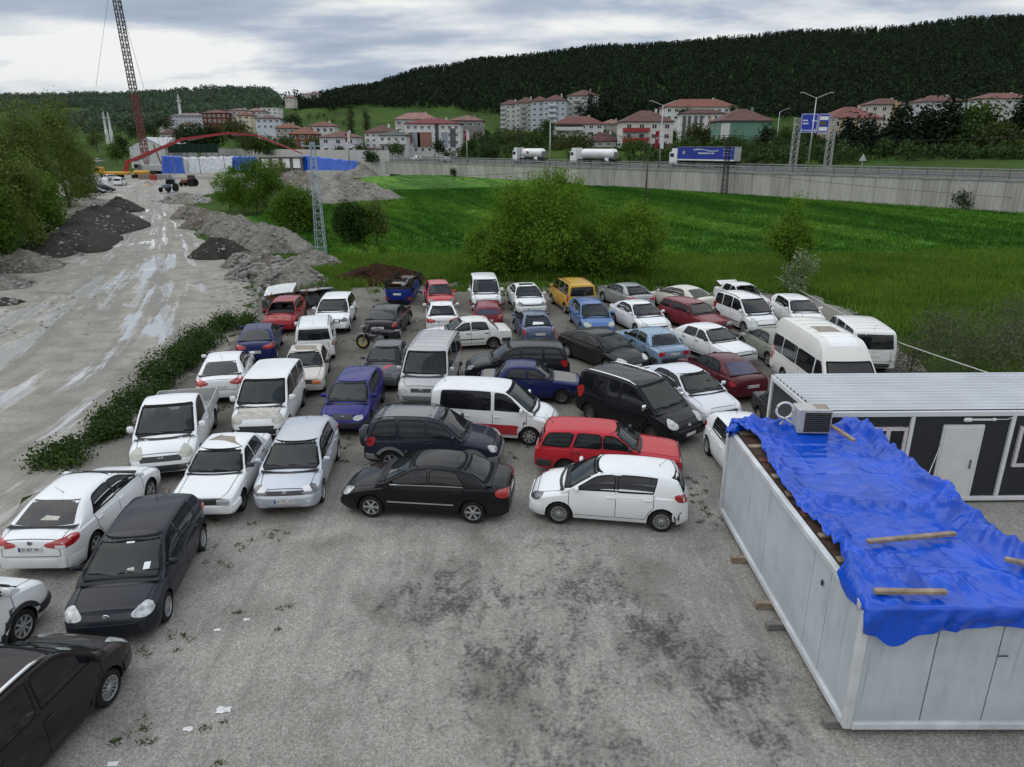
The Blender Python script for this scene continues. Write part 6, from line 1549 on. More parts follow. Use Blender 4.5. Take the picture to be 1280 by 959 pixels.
# ------------------------------------------------------------------ forest, highway, town
def build_forest():
    g = np.random.default_rng(21); PN = leaf_mat('pine_needles', (.009, .017, .009), (.017, .029, .015), .05); MX = leaf_mat('oak_scrub', (.042, .070, .046), (.098, .138, .090), .2)
    def proto(seed, n, broad):
        q = np.random.default_rng(seed); h = q.uniform(.12, 1.0, n) ** (1.0 if broad else .8); a = q.uniform(0, 6.283, n)
        rad = (np.sqrt(np.clip(1 - ((h - .55) / .5) ** 2, 0.02, 1)) if broad else (1.08 - h) * .95) * .30 * (1 + .3 * np.sin(a * 3 + seed)) * q.uniform(.55, 1, n) ** .5
        P = np.stack([np.cos(a) * rad, np.sin(a) * rad, h], 1); D = np.stack([np.cos(a), np.sin(a), np.full(n, .5)], 1)
        d = D + .7 * rng_dirs(q, n); d /= np.linalg.norm(d, axis=1, keepdims=True); t = np.cross(d, rng_dirs(q, n)); t /= np.linalg.norm(t, axis=1, keepdims=True); b = np.cross(d, t)
        s = q.uniform(.06, .12, (n, 1)); V = np.empty((n, 3, 3)); V[:, 0] = P + t * s; V[:, 1] = P - t * s * .6 + b * s; V[:, 2] = P - t * s * .6 - b * s; return V.reshape(-1, 3)
    pr = [proto(k, 36, k % 2 == 1) for k in range(6)]; pb = [proto(20 + k, 40, True) for k in range(4)]
    def scatter(name, pts, hs, protos, mat):
        Vs = []
        for k in range(len(protos)):
            m = (np.arange(len(pts)) % len(protos)) == k; P, h = pts[m], hs[m]
            if not len(P): continue
            a = g.uniform(0, 6.28, len(P)); c, s = np.cos(a)[:, None], np.sin(a)[:, None]; p = protos[k]; wd = g.uniform(.75, 1.25, (len(P), 1)) * h[:, None]
            X = P[:, 0:1] + (p[None, :, 0] * c - p[None, :, 1] * s) * wd; Y = P[:, 1:2] + (p[None, :, 0] * s + p[None, :, 1] * c) * wd; Z = P[:, 2:3] + p[None, :, 2] * h[:, None]
            Vs.append(np.stack([X, Y, Z], 2).reshape(-1, 3))
        V = np.concatenate(Vs); return prop(link(name, np_mesh(name, V, np.arange(len(V)).reshape(-1, 3), mat)), kind='stuff')
    low = [(358, 620), (372, 540), (385, 500), (410, 480), (450, 474), (540, 448), (620, 416), (700, 400), (760, 392), (900, 380), (1000, 372), (1100, 350), (1280, 318), (1500, 300)]
    lowU = [(u_of(a), b) for a, b in low]
    P = []; H = []
    while len(P) < 26000:
        Y = 290 + 600 * g.uniform() ** .9; u = g.uniform(lowU[0][0], .86)
        y0 = lin(lowU, u); rim = _prof_last(u)
        if Y < y0 + 6 * math.sin(u * 60) or Y > rim + 50: continue
        if g.uniform() > (Y / 890) ** .5 + .25: continue
        X = u * Y; h = g.uniform(3.8, 6.8); P.append((X, Y, ground_z(X, Y) + fbm(X * .012, Y * .012, 1, 3) * 1.5 - .5)); H.append(h)
    scatter('pine_forest', np.array(P), np.array(H), pr, PN)
    P = []; H = []                                                  # mixed scrub on the far hills to the left
    while len(P) < 6500:
        Y = 640 + 1150 * g.uniform() ** .8; u = g.uniform(-.86, -.27); X = u * Y
        if fbm(X * .006, Y * .004, 1, 9) < -.25 and Y < 1400: continue
        P.append((X, Y, ground_z(X, Y) + fbm(X * .012, Y * .012, 1, 3) * (1.5 if Y < 900 else 4) - 1)); H.append(g.uniform(8, 16))
    scatter('far_wood', np.array(P), np.array(H), pb, MX)
    P = []; H = []                                                  # hedges and orchards between the houses
    for k in range(12000):
        px = g.uniform(120, 1320); d = g.uniform(150, 470 if px < 450 else 300); u = u_of(px); X, Y = u * d, d
        if behind(X, Y) < 36.5: continue
        if 430 < px < 640 and d > 330: continue
        if 360 < px < 640 and d > 300 and g.uniform() < .85: continue
        if fbm(X * .03, Y * .03, 1, 4) < -.25: continue
        P.append((X, Y, ground_z(X, Y) - .3)); H.append(g.uniform(1.2, 4.0))
    P = P[:3200]; H = H[:3200]
    scatter('garden_scrub', np.array(P), np.array(H), pb, leaf_mat('garden_leaf', (.016, .036, .009), (.060, .095, .028), .2))
def _prof_last(u):
    rows = _HT
    for (u0, r0), (u1, r1) in zip(rows, rows[1:]):
        if u <= u1:
            t = min(1, max(0, (u - u0) / (u1 - u0))); return r0[-1][0] * (1 - t) + r1[-1][0] * t
    return rows[-1][1][-1][0]
def on_wall(t, s=0.0, z=None):
    p = WALL_A + _wd * t + _wn * s; return Vector((p.x, p.y, ROAD_Z if z is None else z))
WALL_RZ = math.atan2(_wd.y, _wd.x)
def build_highway():
    conc = plain('wall_concrete', (.27, .265, .25), .9, var=.28, scale=1.3)
    # streaky concrete
    m, nt, b = _pb('streaked_concrete'); f = noise_node(nt, 1.0, 6, .6, stretch=(2.2, 2.2, .12)); k = noise_node(nt, .5, 5)
    mx = math_node(nt, 'ADD', math_node(nt, 'MULTIPLY', f, .6), math_node(nt, 'MULTIPLY', k, .4))
    oi = nt.nodes.new('ShaderNodeObjectInfo'); mx = math_node(nt, 'ADD', mx, math_node(nt, 'MULTIPLY', math_node(nt, 'SUBTRACT', oi.outputs['Random'], .5), .12))
    nt.links.new(ramp_node(nt, mx, [(.33, (.22, .212, .195)), (.5, (.38, .368, .34)), (.65, (.49, .478, .445))]), b.inputs['Base Color']); b.inputs['Roughness'].default_value = .9
    wall = empty('retaining_wall', on_wall(0, 0, 0)); prop(wall, 'long grey concrete retaining wall below the highway', 'wall')
    pm = None; T = -30; w = 3.2; L = 146
    n = int((L - T) / w)
    pb_ = MB(); pb_.box(0, 0, .5, w - .05, .35, 1.0); pme = pb_.mesh('panel', [m])
    for i in range(n):
        t = T + (i + .5) * w; p = on_wall(t, 0); zf = foot_z(t) - .5; o = link('panel', pme, wall)
        o.location = (p.x - wall.location.x, p.y - wall.location.y, zf); o.rotation_euler = (0, 0, WALL_RZ); o.scale = (1, 1, ROAD_Z + .1 - zf)
    cb = MB(); c0 = on_wall(T, 0); c1 = on_wall(L, 0); mid = (c0 + c1) / 2 - wall.location
    cb.box(mid.x, mid.y, ROAD_Z + .18, L - T, .55, .22, WALL_RZ); cb.obj('coping', [conc], wall)
    fm = plain('fence_steel', (.10, .10, .095), .7, var=.3)
    fence = empty('highway_fence', on_wall(0, .1, ROAD_Z + .28)); prop(fence, 'dark steel railing along the top of the retaining wall', 'railing')
    pb_ = MB(); pb_.box(0, 0, .62, .09, .09, 1.25); pme = pb_.mesh('post', [fm])
    for i in range(n + 1):
        p = on_wall(T + i * w, .1) - fence.location; o = link('post', pme, fence); o.location = (p.x, p.y, 0); o.rotation_euler = (0, 0, WALL_RZ)
    for z in (.35, .75, 1.15):
        rb = MB(); rb.box(mid.x, mid.y, z, L - T, .04, .09, WALL_RZ); rb.obj('rail', [fm], fence)
    # the deck: verge, two carriageways, median
    asp = plain('asphalt', (.085, .085, .085), .9, var=.25, scale=.8); ver = mat_ground() if 'grassland' not in bpy.data.materials else bpy.data.materials['grassland']
    def strip(name, s0, s1, z, mat, t0=-90, t1=330):
        V = []; F = []; N = 42
        for i in range(N + 1):
            t = t0 + (t1 - t0) * i / N; dz = 0
            for s in (s0, s1):
                p = on_wall(t, s); V.append((p.x, p.y, z + dz))
        F = [(2 * i, 2 * i + 1, 2 * i + 3, 2 * i + 2) for i in range(N)]
        o = link(name, mesh_of(name, V, F, mat)); return prop(o, kind='structure')
    strip('highway_verge', .1, 34, ROAD_Z - .02, ver); strip('highway', 4.0, 14.5, ROAD_Z + .01, asp); strip('highway.001', 18.5, 30, ROAD_Z + .01, asp)
    wt = MT['white']
    for s in (4.6, 14.0, 19.1, 29.4): strip('road_marking', s - .08, s + .08, ROAD_Z + .02, wt)
    gm = plain('guardrail_zinc', (.33, .34, .34), .5, .4)
    for s, lab in ((15.2, 'near steel guardrail in the middle of the highway'), (31.0, 'far steel guardrail behind the lorries')):
        gr = empty('guardrail', on_wall(60, s)); prop(gr, lab, 'guardrail'); b = MB(); b.box(0, 0, .62, 330, .05, .28, WALL_RZ); b.obj('rail', [gm], gr); b = MB()
        for i in range(82): q = _wd * (-164 + i * 4); b.box(q.x, q.y, .3, .1, .1, .6, WALL_RZ)
        prop(b.obj('post', [gm], gr), kind='stuff')
    # pale noise wall beyond the building site
    nw = empty('noise_wall', on_wall(150, -1.0, 0)); prop(nw, 'pale concrete wall behind the blue sheeting of the building site', 'wall')
    b = MB(); b.box(0, 0, .5, 3.9, .3, 1.0); me = b.mesh('panel', [plain('pale_concrete', (.42, .42, .40), .9, var=.15)])
    for i in range(34):
        p = on_wall(146 + i * 4, 0); o = link('panel', me, nw); o.location = (p.x - nw.location.x, p.y - nw.location.y, .2); o.rotation_euler = (0, 0, WALL_RZ); o.scale = (1, 1, 7.6)
    # lamp posts
    lm = plain('galvanised', (.42, .43, .43), .5, .5)
    for px, py, top, arms, lab in ((687, 209, 150, 1, 'single arm street lamp behind the tanker lorries'), (824, 209, 128, 2, 'twin arm street lamp with red and white banners'), (1009, 214, 118, 2, 'twin arm street lamp in front of the blue road sign'), (968, 200, 137, 1, 'small street lamp left of the blue road sign'), (437, 205, 164, 0, 'flag pole lamp beside the low white house'), (584, 203, 160, 0, 'flag pole lamp in front of the grey unfinished block'), (342, 196, 172, 0, 'thin pole behind the white cabins')):
        p = G(px, py, ROAD_Z); top_p = AT(px, top, p.y); h = top_p.z - ROAD_Z; la = empty('street_lamp', p); prop(la, lab, 'street lamp', None)
        b = MB(); b.tube([(0, 0, -.3), (0, 0, h * .96)], .16, 8, .08); b.obj('pole', [lm], la, smooth=True)
        for k in range(arms):
            sg = 1 if k == 0 else -1; b = MB(); b.tube([(0, 0, h * .95), (sg * 1.1, 0, h * .985), (sg * 2.3, 0, h * 1.02)], .06, 6); a = b.obj('arm', [lm], la, smooth=True)
            b = MB(); b.box(sg * 2.5, 0, h * 1.02, .8, .28, .12, bev=.04); b.obj('lamp_head', [lm], a)
    fr = plain('flag_red', (.22, .02, .03), .8); fw = plain('flag_white', (.6, .6, .62), .8)
    for px, py, dx, dy, sc, lab in ((822, 209, -.75, 0, (163, 185), 'red and white banner pair on the twin arm street lamp'), (437, 205, -.2, 0, (166, 177), 'red and white flag pair beside the low white house'), (584, 203, -.2, 0, (163, 175), 'red and white flag pair in front of the grey unfinished block'), (342, 196, -.1, 0, (169, 178), 'white flag on the thin pole behind the cabins')):
        p = G(px, py, ROAD_Z); z1 = AT(px, sc[0], p.y).z; z0 = AT(px, sc[1], p.y).z; fl = empty('flag_pair' if px != 342 else 'flag', (p.x, p.y - .25, z0)); prop(fl, lab, 'flag')
        wv = (z1 - z0) * .22
        for sg, mt, nm in ((-1, fr, 'red_flag'), (1, fw, 'white_flag')):
            if px == 342 and sg < 0: continue
            rows = [[(sg * (.15 + wv * j / 5), .10 * math.sin(j * 1.4 + i), (z1 - z0) * i / 5 - .05 * j) for j in range(6)] for i in range(6)]
            b = MB(); b.grid(rows); o = b.obj(nm, [mt], fl, smooth=True)
            if sg < 0:
                e = MB(); r = wv * .22; cz = (z1 - z0) * .55; cx = -(.15 + wv * .5); e.tube([(cx + r * math.cos(t), -.16, cz + r * math.sin(t)) for t in [PI * .28 + i * PI * 1.44 / 8 for i in range(9)]], .05, 4); e.box(cx + r * .8, -.16, cz, .09, .03, .09)
                e.obj('crescent', [fw], o)
    # warning triangles seen from behind
    tm = plain('sign_back', (.40, .41, .41), .6)
    for px, py, h, lab in ((1076, 216, 3.0, 'triangular road sign seen from behind, right of the blue road sign'), (959, 207, 2.4, 'small triangular road sign by the green house')):
        p = G(px, py, ROAD_Z); s = empty('road_sign', p); prop(s, lab, 'road sign'); b = MB(); b.tube([(0, 0, -.2), (0, 0, h)], .05, 6); b.obj('pole', [lm], s)
        b = MB(); b.add([(-.65, -.06, h - 1.1), (.65, -.06, h - 1.1), (0, -.06, h), (-.65, -.02, h - 1.1), (.65, -.02, h - 1.1), (0, -.02, h)], [(0, 1, 2), (5, 4, 3), (0, 3, 4, 1), (1, 4, 5, 2), (2, 5, 3, 0)]); b.obj('plate', [tm], s)
    # overhead direction sign on two lattice legs
    p0 = G(990, 213, ROAD_Z); sg = empty('gantry_sign', p0); prop(sg, 'blue overhead direction sign on two lattice legs', 'road sign')
    def leg(x, h, w=1.1):
        b = MB()
        for a in (-w / 2, w / 2):
            for c in (-.3, .3): b.bar((x + a, c, -.3), (x + a, c, h), .10)
        k = int(h / 1.2)
        for i in range(k): z = h * i / k; z2 = h * (i + 1) / k; b.bar((x - w / 2, -.3, z), (x + w / 2, -.3, z2), .06); b.bar((x + w / 2, -.3, z), (x - w / 2, -.3, z), .06); b.bar((x - w / 2, -.3, z2), (x + w / 2, .3, z), .05)
        return b
    D = p0.y; zt = AT(990, 147, D).z - ROAD_Z; x1 = AT(1034, 207, D).x - p0.x
    leg(0, zt).obj('leg', [lm], sg); leg(x1, zt * .98).obj('leg', [lm], sg)
    b = MB()
    for z in (zt - .2, zt - 1.2):
        b.bar((-.6, .2, z), (x1 + .8, .2, z), .12)
    b.obj('crossbeam', [lm], sg)
    xl, xr = AT(1001, 150, D).x - p0.x, AT(1037, 150, D).x - p0.x; za, zb = AT(1018, 142, D).z - ROAD_Z, AT(1018, 166, D).z - ROAD_Z; bl = plain('sign_blue', (.008, .03, .36), .45, var=.06)
    xm = xl + (xr - xl) * .60
    for (a, c) in ((xl, xm - .06), (xm + .06, xr)):
        b = MB(); b.box((a + c) / 2, -.1, (za + zb) / 2, c - a, .1, za - zb); pn = b.obj('sign_panel', [bl], sg)
        b = MB(); t = .07
        for zz in (za - .1, zb + .1): b.box((a + c) / 2, -.162, zz, c - a - .15, .02, t)
        for xx in (a + .1, c - .1): b.box(xx, -.162, (za + zb) / 2, t, .02, za - zb - .3)
        b.obj('sign_border', [MT['white']], pn)
        b = MB(); hh = za - zb; ww = c - a; r = random.Random(3)
        if a == xl:                                                   # faint place names and a distance line, too small to read
            for (fx, fz, fw) in ((.10, .64, .28), (.10, .48, .30), (.66, .62, .28)):
                x = a + ww * fx; xe = x + ww * fw
                while x < xe: w_ = r.uniform(.14, .26); b.box(x + w_ / 2, -.162, zb + hh * fz, w_, .02, r.uniform(.18, .30)); x += w_ + .07
            for fx in (.12, .88): b.box(a + ww * fx, -.162, zb + hh * .15, .16, .02, .34); b.box(a + ww * fx, -.164, zb + hh * .09, .34, .02, .1)
            x = a + ww * .26
            while x < a + ww * .76: b.box(x, -.162, zb + hh * .13, .14, .02, .18); x += .24
            b.obj('sign_legend', [MT['white']], pn)
        else:
            for fz in (.76, .20): b.box(a + ww * .48, -.162, zb + hh * fz, ww * .74, .02, hh * .19)
            b.obj('white_field', [MT['white']], pn); q = MB(); q.box(a + ww * .42, -.163, zb + hh * .49, ww * .55, .02, hh * .2); q.obj('brown_field', [plain('sign_brown', (.10, .06, .03), .6)], pn)
    # lorries on the far carriageway, all driving left
    wt = plain('lorry_white', (.68, .70, .71), .4, var=.08, scale=.6); tn = plain('tank_white', (.66, .67, .68), .25, .1, var=.1, scale=.5)
    def lorry(px, py, label, kind, tank_logo=False, length=13.6):
        p = G(px, py, ROAD_Z); s_ = 25.5; t = along(p.x, p.y); q = on_wall(t, s_, ROAD_Z + .02)
        # keep the same line of sight on the carriageway
        for _ in range(20):
            u = PROJ(q)[0]; t -= (u - px) / 200 * -12 if False else 0
            e = PROJ(on_wall(t + .5, s_))[0] - PROJ(on_wall(t - .5, s_))[0]
            t += (px - u) / e; q = on_wall(t, s_, ROAD_Z + .02)
        rt = empty('tanker_lorry' if kind == 'tank' else 'curtain_lorry', q, WALL_RZ); prop(rt, label, 'lorry', 'lorries on the highway')
        x0 = length / 2                                              # +x is the driving direction (to the left in view)
        b = MB(); xf = x0 + 2.2; b.prism([(0, 0)] * 0 or [(xf - 2.15, -1.24), (xf - .25, -1.24), (xf, -1.0), (xf, 1.0), (xf - .25, 1.24), (xf - 2.15, 1.24)], .55, 2.95)
        b.prism([(xf - 2.15, -1.22), (xf - .75, -1.22), (xf - .55, -1.0), (xf - .55, 1.0), (xf - .75, 1.22), (xf - 2.15, 1.22)], 2.9, 3.7); b.obj('cab', [wt], rt, angle=30)
        g_ = MB(); g_.box(xf + .005, 0, 2.35, .03, 2.1, .85); g_.obj('windscreen', [MT['dark_glass']], rt)
        for sg_ in (1, -1): g_ = MB(); g_.box(xf - .85, sg_ * 1.245, 2.3, .95, .03, .75); g_.obj('side_window', [MT['dark_glass']], rt)
        g_ = MB(); g_.box(xf - .02, 0, 1.25, .06, 1.8, .7); g_.obj('grille', [MT['trim']], rt)
        g_ = MB(); g_.box(0, 0, .95, length + 1.5, 1.0, .25); g_.obj('chassis', [MT['under']], rt)
        for x in (xf - 1.3, xf - 4.9, -x0 + 1.3, -x0 + 2.6, -x0 + 3.9):
            for sg_ in (1, -1):
                w = empty('wheel', (x, sg_ * 1.05, .5), 0, rt); k = MB(); k.lathe([(.3, -.15), (.48, -.15), (.5, -.08), (.5, .08), (.48, .15), (.3, .15)], 16, 'y'); link('tyre', k.mesh('tyre', [MT['rubber']], angle=40), w)
                k = MB(); k.lathe([(.3, -.17), (.3, .17)], 12, 'y'); link('rim', k.mesh('rim', [MT['steel']]), w)
        if kind == 'tank':
            b = MB(); prof = [(0.0, -x0 + .3), (.75, -x0 + .4), (1.12, -x0 + .8), (1.18, -x0 + 1.6), (1.18, x0 - 2.4), (1.10, x0 - 1.6), (.7, x0 - 1.25), (.0, x0 - 1.2)]; b.lathe([(r, h) for r, h in prof], 22, 'x', (0, 0, 2.35)); b.obj('tank', [tn], rt, angle=40)
            b = MB(); b.box(-.5, 0, 3.55, length - 5, .5, .06); b.obj('walkway', [MT['grey_trim']], rt)
            for sg_ in (1, -1): b = MB(); b.box(-x0 + 2.3, sg_ * 1.15, 1.05, 1.2, .1, .9, bev=.04); b.obj('mudguard', [wt], rt)
            b = MB(); b.box(-x0 + .35, 0, 2.2, .1, 1.6, 1.2); b.obj('rear_cabinet', [MT['grey_trim']], rt)
            if tank_logo:
                b = MB(); b.lathe([(.0, .0), (.38, .0)], 14, 'y', (-x0 + 5.2, 1.19, 2.45)); b.box(-x0 + 5.75, 1.19, 2.75, .5, .02, .16); b.obj('red_mark', [MT['red']], rt)
        else:
            bl2 = plain('curtain_blue', (.010, .030, .27), .5, var=.12, scale=.5)
            b = MB(); b.box(0, 0, 2.65, length, 2.5, 2.6); b.obj('curtain', [bl2], rt)
            b = MB(); b.box(0, 0, 3.99, length + .1, 2.56, .12); b.obj('roof_rail', [MT['grey_trim']], rt)
            for sg_ in (1, -1): b = MB(); b.box(0, sg_ * 1.26, 1.42, length, .06, .26); b.obj('side_board', [wt], rt)
            b = MB(); b.box(-x0 - .03, 0, 2.6, .06, 2.5, 2.7); b.obj('rear_doors', [plain('trailer_grey', (.33, .34, .34), .5)], rt)
            b = MB(); r = random.Random(5); y = 1.262
            for (xa, xb, z, h) in ((2.8, -3.0, 3.35, .28), (1.6, -2.2, 2.75, .34), (-4.3, -6.0, 3.5, .16), (-4.3, -6.0, 2.95, .16), (-4.3, -6.0, 2.4, .16)):
                x = xa
                while x > xb: w_ = r.uniform(.2, .42); b.box(x - w_ / 2, y, z + (.18 * math.sin(x) if h == .28 else 0), w_, .02, h * r.uniform(.6, 1.0)); x -= w_ + .09
            b.lathe([(0, 0), (.4, 0)], 14, 'y', (5.2, y, 2.85)); b.obj('lettering', [plain('curtain_white', (.5, .52, .55), .6)], rt)
        return rt
    lorry(666, 200, 'white tanker lorry with a red mark, leftmost on the highway', 'tank', True, 9.0); lorry(747, 203, 'long plain white tanker lorry in the middle of the highway', 'tank', False, 12.0); lorry(884, 208, 'lorry with a blue curtain trailer below the green house', 'box')
    for px, py, lab in ((520, 201, 'white car far off on the highway in front of the brick fronted block'), (556, 203, 'silver car far off on the highway by the grey unfinished block')):
        p = G(px, py, ROAD_Z); make_car('distant_car', lab, 'sedan', WHT if px == 520 else (.3, .32, .36), (p.x, p.y, ROAD_Z + .02), WALL_RZ, detail=1, group='cars on the highway')
def gable(b, x0, x1, y0, y1, z, h, ov=.4):
    """hip roof"""
    cx, cy = (x0 + x1) / 2, (y0 + y1) / 2; w, d = x1 - x0 + 2 * ov, y1 - y0 + 2 * ov; r = max(0, (w - d) / 2); rd = max(0, (d - w) / 2)
    X0, X1, Y0, Y1 = x0 - ov, x1 + ov, y0 - ov, y1 + ov
    V = [(X0, Y0, z), (X1, Y0, z), (X1, Y1, z), (X0, Y1, z), (cx - r, cy - rd, z + h), (cx + r, cy + rd, z + h), (X0, Y0, z - .18), (X1, Y0, z - .18), (X1, Y1, z - .18), (X0, Y1, z - .18)]
    if w >= d: F = [(0, 1, 5, 4), (1, 2, 5), (2, 3, 4, 5), (3, 0, 4)]
    else: F = [(0, 1, 4), (1, 2, 5, 4), (2, 3, 5), (3, 0, 4, 5)]
    F += [(6, 7, 1, 0), (7, 8, 2, 1), (8, 9, 3, 2), (9, 6, 0, 3), (9, 8, 7, 6)]
    return b.add(V, F)
_win = {}
def window_mesh(w, h):
    k = (round(w, 1), round(h, 1))
    if k not in _win:
        f = MB(); t = .10
        f.box(0, -.03, h / 2 - t / 2, w, .1, t); f.box(0, -.03, -h / 2 + t / 2, w, .1, t)
        for x in (-w / 2 + t / 2, w / 2 - t / 2, 0): f.box(x, -.028, 0, t if x else t * .8, .1, h - 2 * t)
        p = MB(); p.box(0, -.01, 0, w - .1, .05, h - .1); _win[k] = (f.mesh('window', [MT['white']]), p.mesh('pane', [MT['dark_glass']]))
    return _win[k]
def tile_mat(name, col):
    if name in _mats: return _mats[name]
    m, nt, b = _pb(name); f = noise_node(nt, .8, 6, .65); w = nt.nodes.new('ShaderNodeTexWave'); w.wave_type = 'BANDS'; w.bands_direction = 'Z'; w.inputs['Scale'].default_value = 2.2; w.inputs['Distortion'].default_value = .4
    tc = nt.nodes.new('ShaderNodeTexCoord'); nt.links.new(tc.outputs['Object'], w.inputs[0])
    nt.links.new(ramp_node(nt, f, [(.3, tuple(c * .55 for c in col)), (.5, col), (.7, tuple(min(1, c * 1.35) for c in col))]), b.inputs['Base Color']); b.inputs['Roughness'].default_value = .9
    bump_node(nt, b, w.outputs['Fac'], .5, .06); _mats[name] = m; return m
def house(px0, px1, base, eave, peak, dist, label, wall=(.6, .6, .58), roof=(.17, .055, .04), floors=None, cols=None, depth=9, yaw=0.0, cat='house', balc=None, name='house', bands=None, flat=False, group='houses of the town', side_col=None, extras=None):
    a, b_ = AT(px0, (base + eave) / 2, dist), AT(px1, (base + eave) / 2, dist); cx = (a.x + b_.x) / 2; w = b_.x - a.x
    z0 = AT((px0 + px1) / 2, base, dist).z; z1 = AT((px0 + px1) / 2, eave, dist).z; h = z1 - z0; ph = AT((px0 + px1) / 2, peak, dist + depth / 2).z - z1
    rt = empty(name, (cx, dist, z0), yaw); prop(rt, label, cat, group)
    wm = plain('wall_%d_%d_%d' % tuple(int(c * 100) for c in wall), wall, .85, var=.10, scale=.4); rm = tile_mat('tiles_%d_%d' % (int(roof[0] * 100), int(roof[1] * 100)), roof)
    m = MB(); m.box(0, depth / 2, h / 2 - 2, w, depth, h + 4); m.obj('wall', [wm], rt)
    m = MB()
    if flat: m.box(0, depth / 2, h + .15, w + .3, depth + .3, .3)
    else: gable(m, -w / 2, w / 2, 0, depth, h + .18, max(.4, ph), .55)
    ro = m.obj('roof', [rm if not flat else MT['grey_trim']], rt)
    if not flat and w > 6:
        c = MB(); c.box(w * .22, depth * .55, h + max(.4, ph) * .75, .6, .6, max(1.2, ph * .9)); c.obj('chimney', [wm], ro)
    nf = floors or max(1, round(h / 2.9)); nc = cols or max(1, int(w / 2.9)); fh = h / nf; fw = w / nc
    wm_, pm_ = window_mesh(min(1.5, fw * .5), min(1.5, fh * .5))
    blk = bands or []
    for f in range(nf):
        for c in range(nc):
            if (f, c) in blk: continue
            o = link('window', wm_, rt, (-w / 2 + fw * (c + .5), -.02, fh * (f + .55))); link('pane', pm_, o)
        for sx in (-1, 1):
            for k in range(max(1, int(depth / 4.5))):
                o = link('window', wm_, rt, (sx * (w / 2 + .02), depth * (k + .5) / max(1, int(depth / 4.5)), fh * (f + .55)), (0, 0, sx * PI / 2)); link('pane', pm_, o)
    for (f, c0, c1, colr) in (balc or []):
        bm = plain('balcony_%d_%d' % (int(colr[0] * 100), int(colr[1] * 100)), colr, .8); x0 = -w / 2 + fw * c0; x1 = -w / 2 + fw * c1
        m = MB(); m.box((x0 + x1) / 2, -.62, fh * f + .05, x1 - x0, 1.2, .16); m.box((x0 + x1) / 2, -1.19, fh * f + .6, x1 - x0, .08, .95)
        for x in (x0 + .04, x1 - .04): m.box(x, -.62, fh * f + .6, .08, 1.06, .95)
        m.obj('balcony', [bm], rt)
    if extras: extras(rt, w, h, depth, fh, fw)
    return rt
